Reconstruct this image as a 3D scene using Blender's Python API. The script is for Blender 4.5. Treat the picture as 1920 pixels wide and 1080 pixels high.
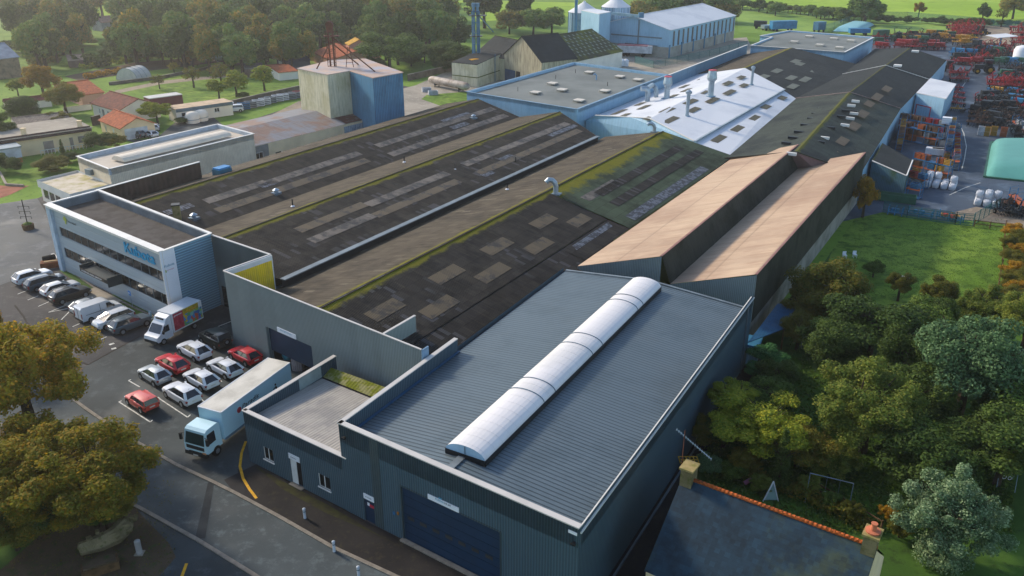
import bpy, math, random
import numpy as np
from mathutils import Vector, Matrix
random.seed(7); rng=np.random.default_rng(7)
sc=bpy.context.scene
for o in list(bpy.data.objects): bpy.data.objects.remove(o)
# ---------------------------------------------------------------- camera
F=1578.0; PITCH=math.radians(23.6); H=42.0
cd=bpy.data.cameras.new('camera'); cam=bpy.data.objects.new('camera',cd); sc.collection.objects.link(cam)
cam.location=(0,0,H); cam.rotation_euler=(math.radians(90)-PITCH,0,0)
cd.sensor_width=36; cd.lens=36*F/1920; cd.clip_start=.5; cd.clip_end=6000
sc.camera=cam
# ---------------------------------------------------------------- light
SUN_AZ=-52.0; SUN_EL=30.0; HAZE=0.00027
w=bpy.data.worlds.new('World'); sc.world=w; w.use_nodes=True
nt=w.node_tree; bg=nt.nodes['Background']; sky=nt.nodes.new('ShaderNodeTexSky')
sky.sky_type='NISHITA'; sky.sun_disc=False; sky.sun_elevation=math.radians(SUN_EL); sky.sun_rotation=math.radians(SUN_AZ)%(2*math.pi)
sky.air_density=1.0; sky.dust_density=1.0; sky.ozone_density=1.2
nt.links.new(sky.outputs[0],bg.inputs[0]); bg.inputs[1].default_value=.15
sl=bpy.data.lights.new('sun','SUN'); sl.energy=2.7; sl.angle=math.radians(7); sl.color=(1.0,.86,.68)
so=bpy.data.objects.new('sun',sl); sc.collection.objects.link(so)
sd=Vector((math.sin(math.radians(SUN_AZ))*math.cos(math.radians(SUN_EL)),math.cos(math.radians(SUN_AZ))*math.cos(math.radians(SUN_EL)),math.sin(math.radians(SUN_EL))))
so.rotation_euler=sd.to_track_quat('Z','Y').to_euler(); so.location=(0,0,100)
sc.view_settings.view_transform='Standard'; sc.view_settings.look='None'; sc.view_settings.exposure=0.66; sc.view_settings.gamma=1
# ---------------------------------------------------------------- placement helpers
cp_,sp_=math.cos(PITCH),math.sin(PITCH)
def ray(px,py):
    a=(px-960)/F; b=(540-py)/F
    return Vector((a,cp_+b*sp_,-sp_+b*cp_))
def P(px,py,z=0.0):                       # the point of the place seen at a photo pixel, at a known real height z
    d=ray(px,py); t=(z-H)/d.z
    return Vector((t*d.x,t*d.y,z))
AZ=31.4
def W(u,v,z=0.0,az=AZ):                   # the works' own axes: v runs along the halls, u across them
    a=math.radians(az); return Vector((u*math.cos(a)+v*math.sin(a),-u*math.sin(a)+v*math.cos(a),z))
def onwall(px,py,p0,p1):                  # (distance along wall, height)
    d=ray(px,py); dx,dy=p1[0]-p0[0],p1[1]-p0[1]; L=math.hypot(dx,dy)
    nx,ny=dy/L,-dx/L
    t=(p0[0]*nx+p0[1]*ny)/(d.x*nx+d.y*ny)
    x,y=d.x*t,d.y*t
    return ((x-p0[0])*dx+(y-p0[1])*dy)/L, H+d.z*t
V3=Vector
def flat(p,z): return Vector((p[0],p[1],z))
# ---------------------------------------------------------------- mesh builder
class MB:
    def __init__(s): s.v=[]; s.f=[]; s.uv=[]
    def face(s,pts,uv=None):
        pts=[Vector(p) for p in pts]; b=len(s.v); s.v+=pts; s.f.append(tuple(range(b,b+len(pts))))
        if uv is None:
            n=Vector((0,0,0))
            for i in range(1,len(pts)-1): n+=(pts[i]-pts[0]).cross(pts[i+1]-pts[0])
            if n.length<1e-12: n=Vector((0,0,1))
            n.normalize()
            if abs(n.z)>.97: a=math.radians(AZ); t=Vector((math.cos(a),-math.sin(a),0)); bb=Vector((math.sin(a),math.cos(a),0))
            else:
                t=Vector((0,0,1)).cross(n).normalized(); bb=n.cross(t)
            uv=[(p.dot(t),p.dot(bb)) for p in pts]
        s.uv.append(uv); return s
    def roof(s,r0,r1,e1,e0):               # uv: metres along ridge, metres down from ridge
        r0,r1,e1,e0=map(Vector,(r0,r1,e1,e0)); t=(r1-r0).normalized()
        def q(p): d=p-r0; a=d.dot(t); return (a,(d-t*a).length)
        return s.face([r0,r1,e1,e0],[q(p) for p in (r0,r1,e1,e0)])
    def slab(s,pts,th):                    # roof-like slab: top polygon plus edges and underside
        pts=[Vector(p) for p in pts]; lo=[p-Vector((0,0,th)) for p in pts]; n=len(pts)
        s.face(pts); s.face(lo[::-1])
        for i in range(n): j=(i+1)%n; s.face([lo[i],lo[j],pts[j],pts[i]])
        return s
    def prism(s,poly,z0,z1,top=True,bot=False):
        n=len(poly); lo=[flat(p,z0) for p in poly]; hi=[flat(p,z1) for p in poly]
        ar=sum(poly[i][0]*poly[(i+1)%n][1]-poly[(i+1)%n][0]*poly[i][1] for i in range(n))
        if ar<0: lo.reverse(); hi.reverse()
        for i in range(n): j=(i+1)%n; s.face([lo[i],lo[j],hi[j],hi[i]])
        if top: s.face(hi)
        if bot: s.face(lo[::-1])
        return s
    def box(s,c,sx,sy,sz,rz=0.0,base=True):  # c is the centre of the base if base, else the centre
        a=math.cos(rz); b=math.sin(rz); c=Vector(c); z0=c.z if base else c.z-sz/2
        pts=[(c.x+x*sx/2*a-y*sy/2*b,c.y+x*sx/2*b+y*sy/2*a) for x,y in ((-1,-1),(1,-1),(1,1),(-1,1))]
        return s.prism(pts,z0,z0+sz,True,True)
    def bar(s,p,q,wd,ht):                  # box along p->q, centred, w across, h in the third direction
        p,q=Vector(p),Vector(q); d=(q-p); 
        if d.length<1e-6: return s
        d.normalize(); up=Vector((0,0,1)) if abs(d.z)<.95 else Vector((0,1,0))
        r=d.cross(up).normalized()*wd/2; t=r.cross(d).normalized()*ht/2
        A=[p-r-t,p+r-t,p+r+t,p-r+t]; B=[q-r-t,q+r-t,q+r+t,q-r+t]
        s.face(A[::-1] if True else A); s.face(B)
        for i in range(4): j=(i+1)%4; s.face([A[i],A[j],B[j],B[i]])
        return s
    def tube(s,pts,rad,n=10,cap=True):
        pts=[Vector(p) for p in pts]; rr=rad if isinstance(rad,(list,tuple)) else [rad]*len(pts); rings=[]
        for i,p in enumerate(pts):
            d=(pts[min(i+1,len(pts)-1)]-pts[max(i-1,0)]).normalized()
            up=Vector((0,0,1)) if abs(d.z)<.9 else Vector((1,0,0))
            a=d.cross(up).normalized(); b=a.cross(d).normalized()
            rings.append([p+(a*math.cos(2*math.pi*k/n)+b*math.sin(2*math.pi*k/n))*rr[i] for k in range(n)])
        for i in range(len(rings)-1):
            for k in range(n): j=(k+1)%n; s.face([rings[i][k],rings[i+1][k],rings[i+1][j],rings[i][j]])
        if cap: s.face(rings[0]); s.face(rings[-1][::-1])
        return s
    def lathe(s,c,prof,n=16):               # prof: (radius, z)
        c=Vector(c)
        R=[[c+Vector((r*math.cos(2*math.pi*k/n),r*math.sin(2*math.pi*k/n),z)) for k in range(n)] for r,z in prof]
        for i in range(len(R)-1):
            for k in range(n): j=(k+1)%n; s.face([R[i][k],R[i][j],R[i+1][j],R[i+1][k]])
        s.face(R[-1]); return s
    def wall(s,p0,p1,z0,z1,ops=(),dep=.15):  # outside on the right of p0->p1; ops (s0,s1,za,zb) cut out with reveals
        p0,p1=flat(p0,0),flat(p1,0); d=(p1-p0); L=d.length; d.normalize(); n=Vector((d.y,-d.x,0))
        z1f=z1 if callable(z1) else (lambda q:z1)
        xs=sorted(set([0,L]+[a for o in ops for a in o[:2]])); 
        def pt(x,z,k=0): return p0+d*x-n*k+Vector((0,0,z))
        for i in range(len(xs)-1):
            a,b=xs[i],xs[i+1]; m=(a+b)/2; cur=z0
            for o in sorted([o for o in ops if o[0]<m<o[1]],key=lambda o:o[2]):
                if o[2]>cur+1e-4: s.face([pt(a,cur),pt(b,cur),pt(b,o[2]),pt(a,o[2])])
                cur=o[3]
            s.face([pt(a,cur),pt(b,cur),pt(b,z1f(b)),pt(a,z1f(a))])
        for a,b,c,e in ops:
            s.face([pt(a,c),pt(a,c,dep),pt(a,e,dep),pt(a,e)]); s.face([pt(b,c,dep),pt(b,c),pt(b,e),pt(b,e,dep)])
            s.face([pt(a,e),pt(a,e,dep),pt(b,e,dep),pt(b,e)]); s.face([pt(a,c,dep),pt(a,c),pt(b,c),pt(b,c,dep)])
        return s
    def panel(s,p0,p1,op,off=.0,th=.04):    # thin slab on wall plane between s0,s1,za,zb; off>0 outwards
        p0,p1=flat(p0,0),flat(p1,0); d=(p1-p0).normalized(); n=Vector((d.y,-d.x,0)); a,b,c,e=op
        q=[p0+d*x+n*off+Vector((0,0,z)) for x,z in ((a,c),(b,c),(b,e),(a,e))]; r=[x-n*th for x in q]
        s.face(q); s.face(r[::-1])
        for i in range(4): j=(i+1)%4; s.face([r[i],r[j],q[j],q[i]])
        return s
    def build(s,name,mat,parent=None,smooth=False):
        me=bpy.data.meshes.new(name); off=ORG.get(parent.name,Vector()) if parent else Vector()
        me.from_pydata([tuple(p-off) for p in s.v],[],s.f)
        ul=me.uv_layers.new(name='UVMap'); flatuv=[c for f in s.uv for q in f for c in q]
        ul.data.foreach_set('uv',flatuv)
        me.materials.append(mat)
        if smooth: weld(me); me.polygons.foreach_set('use_smooth',[True]*len(me.polygons))
        me.update()
        o=bpy.data.objects.new(name,me); sc.collection.objects.link(o)
        if parent: o.parent=parent; ORG[o.name]=off
        return o
def weld(me):
    import bmesh
    bm=bmesh.new(); bm.from_mesh(me); bmesh.ops.remove_doubles(bm,verts=bm.verts,dist=1e-4); bmesh.ops.recalc_face_normals(bm,faces=bm.faces); bm.to_mesh(me); bm.free()
ORG={}
def tag(o,label=None,cat=None,group=None,kind=None):
    if label: o['label']=label
    if cat: o['category']=cat
    if group: o['group']=group
    if kind: o['kind']=kind
    return o
def thing(name,label,cat,loc=(0,0,0),rz=0.0,group=None,world=True):   # world: children are given in world coordinates
    o=bpy.data.objects.new(name,None); sc.collection.objects.link(o); o.location=loc; o.rotation_euler=(0,0,rz); o.empty_display_size=.5
    if world: ORG[o.name]=Vector(loc)
    return tag(o,label,cat,group)
def kids(o): return [c for c in CH.get(o.name,[])] if CH else [c for c in o.children]
CH={}
def dup(root,loc,rz=0.0,label=None,group=None,scale=None,mats=None):
    def cpy(o,par):
        c=o.copy(); sc.collection.objects.link(c)
        if par is not None: c.parent=par
        for ch in [x for x in o.children]: cpy(ch,c)
        return c
    r=cpy(root,None); r.location=loc; r.rotation_euler=(0,0,rz)
    if scale is not None: r.scale=(scale,)*3 if not isinstance(scale,(tuple,list)) else scale
    if label: r['label']=label
    if group: r['group']=group
    return r
def struct(name,mb,mat): return tag(mb.build(name,mat),kind='structure')
def text(s,parent,name,p0,p1,s0,zc,size,mat,off=.06,ext=.03,bold=.0,width=None,slant=0):
    c=bpy.data.curves.new(name,'FONT'); c.body=s; c.size=size; c.extrude=ext; c.offset=bold; c.shear=slant
    t=bpy.data.objects.new('tmp',c); sc.collection.objects.link(t); dg=bpy.context.evaluated_depsgraph_get(); dg.update()
    me=bpy.data.meshes.new_from_object(t.evaluated_get(dg)); bpy.data.objects.remove(t)
    p0,p1=flat(p0,0),flat(p1,0); d=(p1-p0).normalized(); n=Vector((d.y,-d.x,0)); o3=ORG.get(parent.name,Vector())
    xs=[v.co.x for v in me.vertices]; k=(width/(max(xs)-min(xs))) if width else 1.0; x0=min(xs)
    for v in me.vertices:
        q=p0+d*(s0+(v.co.x-x0)*k)+Vector((0,0,zc+v.co.y))+n*(off+v.co.z); v.co=q-o3
    me.materials.clear(); me.materials.append(mat)
    o=bpy.data.objects.new(name,me); sc.collection.objects.link(o); o.parent=parent; ORG[o.name]=o3; return o
# ---------------------------------------------------------------- materials
def srgb(h):
    if isinstance(h,str): h=[int(h[i:i+2],16)/255 for i in (0,2,4)]
    return tuple((c/12.92 if c<=.04045 else ((c+.055)/1.055)**2.4) for c in h)+(1,)
class NT:
    def __init__(s,name):
        s.m=bpy.data.materials.new(name); s.m.use_nodes=True; s.t=s.m.node_tree; s.b=s.t.nodes['Principled BSDF']; s._c={}
    def n(s,t,**k):
        x=s.t.nodes.new('ShaderNode'+t)
        for a,b in k.items(): setattr(x,a,b)
        return x
    def L(s,a,b): s.t.links.new(a,b)
    def put(s,inp,v):
        if hasattr(v,'links'): s.L(v,inp)
        else: inp.default_value=v
    def math(s,op,a,b=0.0,c=None,clamp=False):
        x=s.n('Math',operation=op,use_clamp=clamp); s.put(x.inputs[0],a); s.put(x.inputs[1],b)
        if c is not None: s.put(x.inputs[2],c)
        return x.outputs[0]
    def mix(s,f,a,b,bt='MIX'):
        x=s.n('MixRGB',blend_type=bt); s.put(x.inputs[0],f); s.put(x.inputs[1],a); s.put(x.inputs[2],b); return x.outputs[0]
    def uv(s):
        if 'uv' not in s._c:
            a=s.n('UVMap'); b=s.n('SeparateXYZ'); s.L(a.outputs[0],b.inputs[0]); s._c['uv']=(b.outputs[0],b.outputs[1],a.outputs[0])
        return s._c['uv']
    def pos(s):
        if 'pos' not in s._c: s._c['pos']=s.n('NewGeometry').outputs['Position']
        return s._c['pos']
    def noise(s,scale,det=3,rough=.6,vec=None,stretch=None):
        x=s.n('TexNoise'); x.inputs['Scale'].default_value=scale; x.inputs['Detail'].default_value=det; x.inputs['Roughness'].default_value=rough
        v=vec or s.pos()
        if stretch:
            m=s.n('Mapping'); m.inputs['Scale'].default_value=stretch; s.L(v,m.inputs['Vector']); v=m.outputs[0]
        s.L(v,x.inputs['Vector']); return x.outputs['Fac']
    def step(s,v,lo,hi):
        x=s.n('MapRange'); x.interpolation_type='SMOOTHSTEP'; s.put(x.inputs['Value'],v); s.put(x.inputs['From Min'],lo); s.put(x.inputs['From Max'],hi); return x.outputs[0]
    def fin(s,col,rough=.8,metal=0.0,bump=None,bd=.02,spec=None,bs=1.0):
        if spec is None: spec=.12 if rough is not None and not hasattr(rough,'links') and rough>=.75 else (.3 if not hasattr(rough,'links') else .25)
        s.put(s.b.inputs['Base Color'],col); s.put(s.b.inputs['Roughness'],rough); s.b.inputs['Metallic'].default_value=metal
        if spec is not None: s.b.inputs['Specular IOR Level'].default_value=spec
        if bump is not None:
            x=s.n('Bump'); x.inputs['Distance'].default_value=bd; x.inputs['Strength'].default_value=bs; s.L(bump,x.inputs['Height']); s.L(x.outputs[0],s.b.inputs['Normal'])
        return s.m
def M(name,col,rough=.7,metal=0.0,var=.15,scale=.6,c2=None,spec=None):      # plain paint/stone with mottling
    t=NT(name); c=srgb(col); n=t.noise(scale,4)
    d=srgb(c2) if c2 else tuple(x*(1-var*2) for x in c[:3])+(1,)
    return t.fin(t.mix(t.step(n,.35,.7),c,d),rough,metal,spec=spec)
def SHEET(name,col,rib=.25,depth=.35,rough=.55,metal=0.0,c2=None,cs=.25,amt=(.45,.65),stain=0.0,stc='30302c',rows=0.0,rowc=.55,moss=None,mossw=2.0,mossamt=1.0,streak=0.0,panel=0.0,pv=.12,bd=.03,axis=0,sharp=0,odd=0.0,oddc='6c6c6c'):
    t=NT(name); U,Vv,uvv=t.uv()
    if axis: U,Vv=Vv,U
    c=srgb(col); cc=c
    if c2: cc=t.mix(t.step(t.noise(cs,5,.65),*amt),c,srgb(c2))
    if streak:                                   # runs of dirt down the slope
        n=t.noise(1.0,5,.65,vec=uvv,stretch=(2.6,.22,1) if not axis else (.22,2.6,1)); cc=t.mix(t.math('MULTIPLY',t.step(n,.42,.72),streak),cc,srgb(stc))
    if stain:
        n=t.noise(.12,6,.7); cc=t.mix(t.math('MULTIPLY',t.step(n,.5,.7),stain),cc,srgb(stc))
    if panel:                                    # each sheet a slightly different tone
        x=t.n('TexWhiteNoise',noise_dimensions='2D'); cb=t.n('CombineXYZ')
        t.L(t.math('FLOOR',t.math('DIVIDE',U,panel if not isinstance(panel,tuple) else panel[0])),cb.inputs[0]); t.L(t.math('FLOOR',t.math('DIVIDE',Vv,8.0 if not isinstance(panel,tuple) else panel[1])),cb.inputs[1]); t.L(cb.outputs[0],x.inputs['Vector'])
        cc=t.mix(1.0,cc,t.mix(x.outputs['Value'],(1-pv,)*3+(1,),(1+pv,)*3+(1,)),'MULTIPLY')
    if odd:                                      # odd replaced or frosted sheets
        x=t.n('TexWhiteNoise',noise_dimensions='2D'); cb=t.n('CombineXYZ')
        t.L(t.math('FLOOR',t.math('DIVIDE',U,.53)),cb.inputs[0]); t.L(t.math('FLOOR',t.math('DIVIDE',Vv,1.45)),cb.inputs[1]); t.L(cb.outputs[0],x.inputs['Vector'])
        cc=t.mix(t.math('MULTIPLY',t.math('MULTIPLY',t.math('GREATER_THAN',x.outputs['Value'],1-odd),t.step(t.noise(.09,3),.45,.6)),.5),cc,srgb(oddc))
    w=None
    if rib:
        fr=t.math('FRACT',t.math('DIVIDE',U,rib))
        if sharp: w=t.step(t.math('ABSOLUTE',t.math('SUBTRACT',fr,.5)),sharp*.5,sharp)   # 0 in a narrow joint, 1 elsewhere
        else: w=t.math('MULTIPLY_ADD',t.math('SINE',t.math('MULTIPLY',fr,6.28318)),.5,.5)
        cc=t.mix(1.0,cc,t.mix(w,(1-depth,)*3+(1,),(1,1,1,1)),'MULTIPLY')
    if rows:
        fr=t.math('FRACT',t.math('DIVIDE',Vv,rows)); r=t.step(fr,.0,.08); cc=t.mix(1.0,cc,t.mix(r,(rowc,)*3+(1,),(1,1,1,1)),'MULTIPLY')
    if moss:
        n=t.noise(.35,8,.78); f=t.math('SUBTRACT',t.math('ADD',t.math('MULTIPLY',n,2.4),t.math('DIVIDE',t.math('SUBTRACT',mossw,Vv),mossw)),1.35,clamp=False)
        cc=t.mix(t.math('MULTIPLY',t.step(f,.0,.5),mossamt),cc,t.mix(t.noise(2.5,4),srgb(moss),srgb('5c5a18')))
    return t.fin(cc,rough,metal,w,bd,bs=.8)
def GROUND(name,c1,c2,c3=None,s1=.08,s2=1.5,rough=.9,a=(.4,.62),b=(.5,.7),bump=.02,wet=None):
    t=NT(name); x=t.mix(t.step(t.noise(s1,6,.62),*a),srgb(c1),srgb(c2))
    if c3: x=t.mix(t.step(t.noise(s2,5,.7),*b),x,srgb(c3))
    f=t.noise(9,4,.7); x=t.mix(1.0,x,t.mix(f,(.8,.8,.8,1),(1.15,1.15,1.15,1)),'MULTIPLY')
    r=rough
    if wet: r=t.math('MULTIPLY_ADD',t.step(t.noise(.12,4),.52,.66),wet-rough,rough)
    return t.fin(x,r,0,f,bump)
def LEAF(name,c1,c2,c3,tr=.25):
    t=NT(name); g=t.n('NewGeometry'); oi=t.n('ObjectInfo')
    r=g.outputs['Random Per Island']; x=t.mix(t.step(t.noise(.55,3),.4,.62),srgb(c1),srgb(c2)); x=t.mix(t.step(r,.55,.9),x,srgb(c3))
    x=t.mix(1.0,x,t.mix(oi.outputs['Random'],(.75,.8,.75,1),(1.2,1.12,1.0,1)),'MULTIPLY')
    t.put(t.b.inputs['Base Color'],x); t.b.inputs['Roughness'].default_value=.75; t.b.inputs['Specular IOR Level'].default_value=.15
    tl=t.n('BsdfTranslucent'); t.L(x,tl.inputs[0]); mx=t.n('MixShader'); mx.inputs[0].default_value=tr
    t.L(t.b.outputs[0],mx.inputs[1]); t.L(tl.outputs[0],mx.inputs[2]); t.L(mx.outputs[0],t.t.nodes['Material Output'].inputs[0]); return t.m
# base colours of the surfaces
m_grass=GROUND('grass','5e7e28','708e34','486422',.05,.8)
m_lawn=GROUND('lawn','5f7e28','7c9438','45601e',.07,.5,b=(.42,.66))
m_meadow=GROUND('meadow','86a628','9ab638','6f8c26',.012,.12)
m_meadow2=GROUND('meadow_b','70903a','88a44a','5c7a34',.02,.25)
m_shadegrass=GROUND('shade_grass','3c5822','4a6828','30431e',.12,1.0)  # darker copy of the grass, with shade put into its colour
m_soil=GROUND('soil','5a4c3c','4a3e30','3c4a24',.25,1.5)
m_street=GROUND('street','4a5254','3e4648','566062',.07,.9,rough=.85,bump=.01,wet=.7)
m_park=GROUND('parking_asphalt','403f40','313234','504f4e',.09,.7,rough=.85,bump=.01,wet=.65)
m_lane=GROUND('lane_asphalt','3c4446','2e3638','4c5456',.08,.5,rough=.82,bump=.01,wet=.6)
m_pave=GROUND('pavement_asphalt','2c2a2a','222122','38342a',.2,1.5,rough=.8,bump=.01)
m_apron=GROUND('apron_asphalt','646664','54585a','707274',.05,.4,rough=.85,wet=.65)
m_yard=GROUND('yard_asphalt','465260','3a4552','586472',.05,.3,rough=.75,bump=.01,wet=.4)
m_conc=GROUND('concrete','a39a8c','8d867a','b1a998',.08,.7)
m_gravel=GROUND('gravel','9a8c78','84786a','a89a84',.1,1)
m_kerb=M('kerb_stone','8a8276',.85,scale=2)
m_line=M('road_paint','d8d8d0',.7,scale=3,c2='a8a8a0')
m_yellow=M('yellow_paint','d8a010',.7,scale=3)
m_coping=M('coping_metal','c4bfb8',.45,0.0,.06,.5)
m_copw=M('white_coping','e0ddd6',.5,0,.05,.5)
m_anth=SHEET('anthracite_cladding','4e6672',.22,.42,.5,.15,panel=2.2,pv=.06,stain=.15,stc='3c4a4c',bd=.03)
m_anthd=SHEET('anthracite_cladding_band','48585c',.22,.42,.5,.15)
m_facade=SHEET('grey_cladding','808e90',.2,.38,.5,.15,panel=(1.0,20.0),pv=.06,stain=.2,stc='5c6460',bd=.03)
m_roofm=SHEET('metal_roof','616f76',.40,.55,.5,.2,c2='59676e',sharp=.16,bd=.06,panel=(.8,90),pv=.03,stain=.12,stc='6a6458')
m_dark=SHEET('fibre_cement_dark','3a3734',.21,.5,.9,c2='232424',cs=.35,rows=1.45,rowc=.6,moss='7a741c',mossw=1.25,streak=.45,stc='4e463a',bd=.05,panel=(1.05,1.45),pv=.22,odd=.12,oddc='66666a',stain=.25)
m_darkn=SHEET('fibre_cement_dark_plain','343231',.21,.5,.9,c2='202122',cs=.35,rows=1.45,rowc=.6,streak=.45,stc='4e463a',bd=.05,panel=(1.05,1.45),pv=.22,odd=.12,oddc='66666a',stain=.25)
m_pale=SHEET('fibre_cement_pale','5a5246',.21,.4,.9,c2='464038',cs=.2,rows=1.45,rowc=.85,moss='7a761c',mossw=1.4,streak=.45,stc='7c7260',panel=(1.05,1.45),pv=.14,odd=.06,oddc='8a8070',bd=.04)
m_green=SHEET('fibre_cement_lichen','4c5a46',.21,.35,.9,c2='343c30',cs=.15,rows=1.45,rowc=.6,moss='7e7a1c',mossw=3.4,streak=.3,bd=.04,panel=(1.05,1.45),pv=.15)
m_darkr=SHEET('fibre_cement_slate','363a3b',.21,.4,.85,c2='2c3132',cs=.1,rows=1.45,rowc=.75,moss='4e4e28',mossw=.3,bd=.03,panel=(1.05,1.45),pv=.12)
m_strip=SHEET('translucent_sheet','74695c',.21,.4,.6,c2='3c3833',cs=.55,amt=(.42,.60),rows=1.45,rowc=.7,bd=.03,panel=(1.05,1.45),pv=.25)
m_strip2=SHEET('brown_translucent_sheet','66563c',.21,.5,.6,c2='3a332a',cs=.6,amt=(.48,.64),rows=1.45,rowc=.8,bd=.03,panel=(1.05,1.45),pv=.15)
m_tarp=SHEET('patched_sheet','707680',.42,.5,.6,c2='33343a',cs=1.6,amt=(.42,.56),rows=1.45,rowc=.5)
m_saw=SHEET('salmon_roof_sheet','c79a7c',.33,.18,.6,c2='b58b72',cs=.08,amt=(.4,.65),streak=.3,stc='d8b496',stain=.3,stc_='',bd=.03) if False else SHEET('salmon_roof_sheet','c8ae92',.33,.28,.7,c2='ac9078',cs=.05,amt=(.4,.62),rows=5.4,rowc=.72,streak=.4,stc='94694a',bd=.03,panel=(1.0,12),pv=.05)
m_sawface=SHEET('weathered_dark_cladding','47483e',.2,.35,.8,c2='33362c',cs=.3,streak=.5,stc='22241e',bd=.03)
m_pinkgab=SHEET('pink_gable_cladding','8d7470',.2,.25,.8,bd=.02)
m_white=SHEET('white_roof_sheet','d8dadd',.3,.10,.5,c2='c8cbd0',cs=.1,bd=.02)
m_blue=SHEET('pale_blue_cladding','9ac4dc',.3,.2,.55,c2='8ab6d0',cs=.12,streak=.25,stc='5d7488',bd=.03)
m_flat=M('bitumen_flat_roof','7c817e',.9,0,.12,.1,c2='686e6c')
m_flatd=M('gravel_flat_roof','575350',.95,0,.2,.7,c2='46423e')
m_cream=SHEET('cream_cladding','eadac0',.3,.12,.7,c2='dccab0',cs=.15,streak=.25,stc='9a8f74',bd=.02)
m_creamd=SHEET('streaked_cream_cladding','e2dabc',.35,.15,.75,c2='cfc6a0',cs=.2,streak=.6,stc='949068',bd=.02)
m_tblue=SHEET('blue_tower_cladding','4a88ac',.45,.35,.6,c2='3e7898',cs=.2,streak=.5,stc='2a5068',bd=.03)
m_rust=SHEET('rusty_roof_sheet','8a6f60',.4,.2,.7,c2='83858a',cs=.11,amt=(.42,.55),streak=.5,stc='6b5048',rows=3.2,rowc=.85,bd=.02)
m_rustred=SHEET('red_rust_sheet','6e3b30',.4,.3,.7,c2='8f8f8f',cs=.6,amt=(.5,.6),streak=.9,stc='4a2a20',bd=.02)
m_rusty=M('rusted_steel','5c3a2c',.8,.2,.3,1.5,c2='7a5040')
m_galv=M('galvanised_steel','9fb0bc',.35,.5,.1,1.2)
m_galvd=M('dull_galvanised','7c8c96',.45,.4,.15,1)
m_glass=NT('window_glass'); m_glass.b.inputs['Roughness'].default_value=.12; m_glass.b.inputs['Base Color'].default_value=srgb('10181c'); m_glass.b.inputs['Specular IOR Level'].default_value=.3; m_glass=m_glass.m
m_door=SHEET('navy_door','10304a',.0,0,.45,c2='0e2a42',cs=.5)
m_doorp=M('navy_door_panel','12324c',.5,0,.1,1)
m_slot=M('door_light_strip','3a3a36',.3)
m_wframe=M('white_frame','dcdcd8',.5)
m_dframe=M('grey_frame','6f7a80',.5)
m_sign=M('white_sign','e4e6ea',.5,0,.03,.5)
m_teal=M('teal_letters','1f9cc8',.4,0,.05)
m_inkt=M('teal_print','3a93b0',.5); m_ink=M('dark_print','2c3a4a',.6); m_red=M('red_print','c03848',.5); m_green2=M('lime_print','a9b43c',.5); m_pinkp=M('pink_print','d890a0',.5)
m_black=M('black_rubber','17171a',.8); m_dk=M('dark_metal','2a2d30',.5,.3)
m_yellowc=SHEET('yellow_cladding','ffd428',.25,.15,.6,c2='f4c434',cs=.6,streak=.35,stc='b0a050',bd=.03)
m_louv=SHEET('blue_louvre_cladding','80aac0',.3,.45,.4,.2,axis=1,bd=.05)
m_paneld=SHEET('grey_sandwich_panel','a4b0b8',.9,.12,.45,.1,axis=1,sharp=.08)
m_brown=SHEET('brown_parapet_panel','4a3a34',.8,.15,.8,c2='3a302c',cs=.6)
m_gut=M('zinc_gutter','7d868a',.5,.3,.15,.6)
m_vault=SHEET('white_polycarbonate','dcd8d6',1.05,.015,.35,c2='d0cdca',cs=.2,sharp=.04)
m_stone=GROUND('rubble_stone','8a7d5e','6f6548','565a2c',.8,3,bump=.08)
m_render=M('cream_render','ecd4ac',.9,0,.08,.3); m_renderw=M('white_render','eee4d4',.9,0,.06,.3); m_renderp=M('pink_render','cf9f88',.9,0,.08,.3)
def TILE(n,a,b,c='5c3c30'): return SHEET(n,a,.3,.35,.85,c2=b,cs=.9,rows=.38,rowc=.6,panel=(.3,.38),pv=.22,bd=.04)
m_tbrown=TILE('brown_tile','7c4a3c','68403a'); m_torange=TILE('orange_tile','b0603c','8f5038'); m_tpale=TILE('grey_tile','8c8074','7a7068')
m_slate=SHEET('slate','1c3038',0,.06,.6,c2='28343c',cs=.5,rows=.22,rowc=.7,panel=(.25,.22),pv=.14,bd=.01)
m_brick=M('chimney_stone','a08c60',.9,0,.3,2,c2='7a7440')
m_orange=TILE('ridge_tile','b86030','8c4c2c')
m_wood=M('weathered_wood','6a5238',.85,0,.25,2)
m_bark=M('bark','4a4034',.95,0,.3,2)
m_lmaple=LEAF('autumn_maple_leaves','7c7a28','968c2e','b08a2a',.45); m_lolive=LEAF('olive_leaves','5c7030','748438','8e9040',.35)
m_lgreen=LEAF('green_leaves','455c28','566e2e','6a8238'); m_ldark=LEAF('dark_leaves','3a4e24','485f2a','5a6e32',.3); m_lblue=LEAF('blue_green_leaves','3e5a3c','50704c','6c8a62',.3)
m_lpale=LEAF('pale_silver_leaves','587450','78906a','a2b48c',.3); m_lrust=LEAF('rusty_leaves','6e6828','84782e','5c6c2c',.35); m_lorange=LEAF('orange_leaves','a4781e','b88a20','8a7c28',.35)
m_lyel=LEAF('yellow_green_leaves','6c8028','86922e','a0a034',.35)
m_lwood=LEAF('wood_leaves','587a3a','6e8a46','828c46',.3); m_lwood2=LEAF('brown_wood_leaves','6c783a','84823a','a0863a',.3); m_bamboo=LEAF('bamboo_leaves','3f7040','4f8448','68985a')
def poly(pts,z): m=MB(); m.face([P(x,y,z) if len((x,y))==2 else 0 for x,y in pts]); return m
def gpoly(name,pts,mat,z,world=False):
    m=MB(); q=[(flat(p,z) if world else flat(P(*p),z)) for p in pts]
    ar=sum(q[i].x*q[(i+1)%len(q)].y-q[(i+1)%len(q)].x*q[i].y for i in range(len(q)))
    if ar<0: q.reverse()
    m.face(q); return struct(name,m,mat)
m=MB(); N_=24
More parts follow.
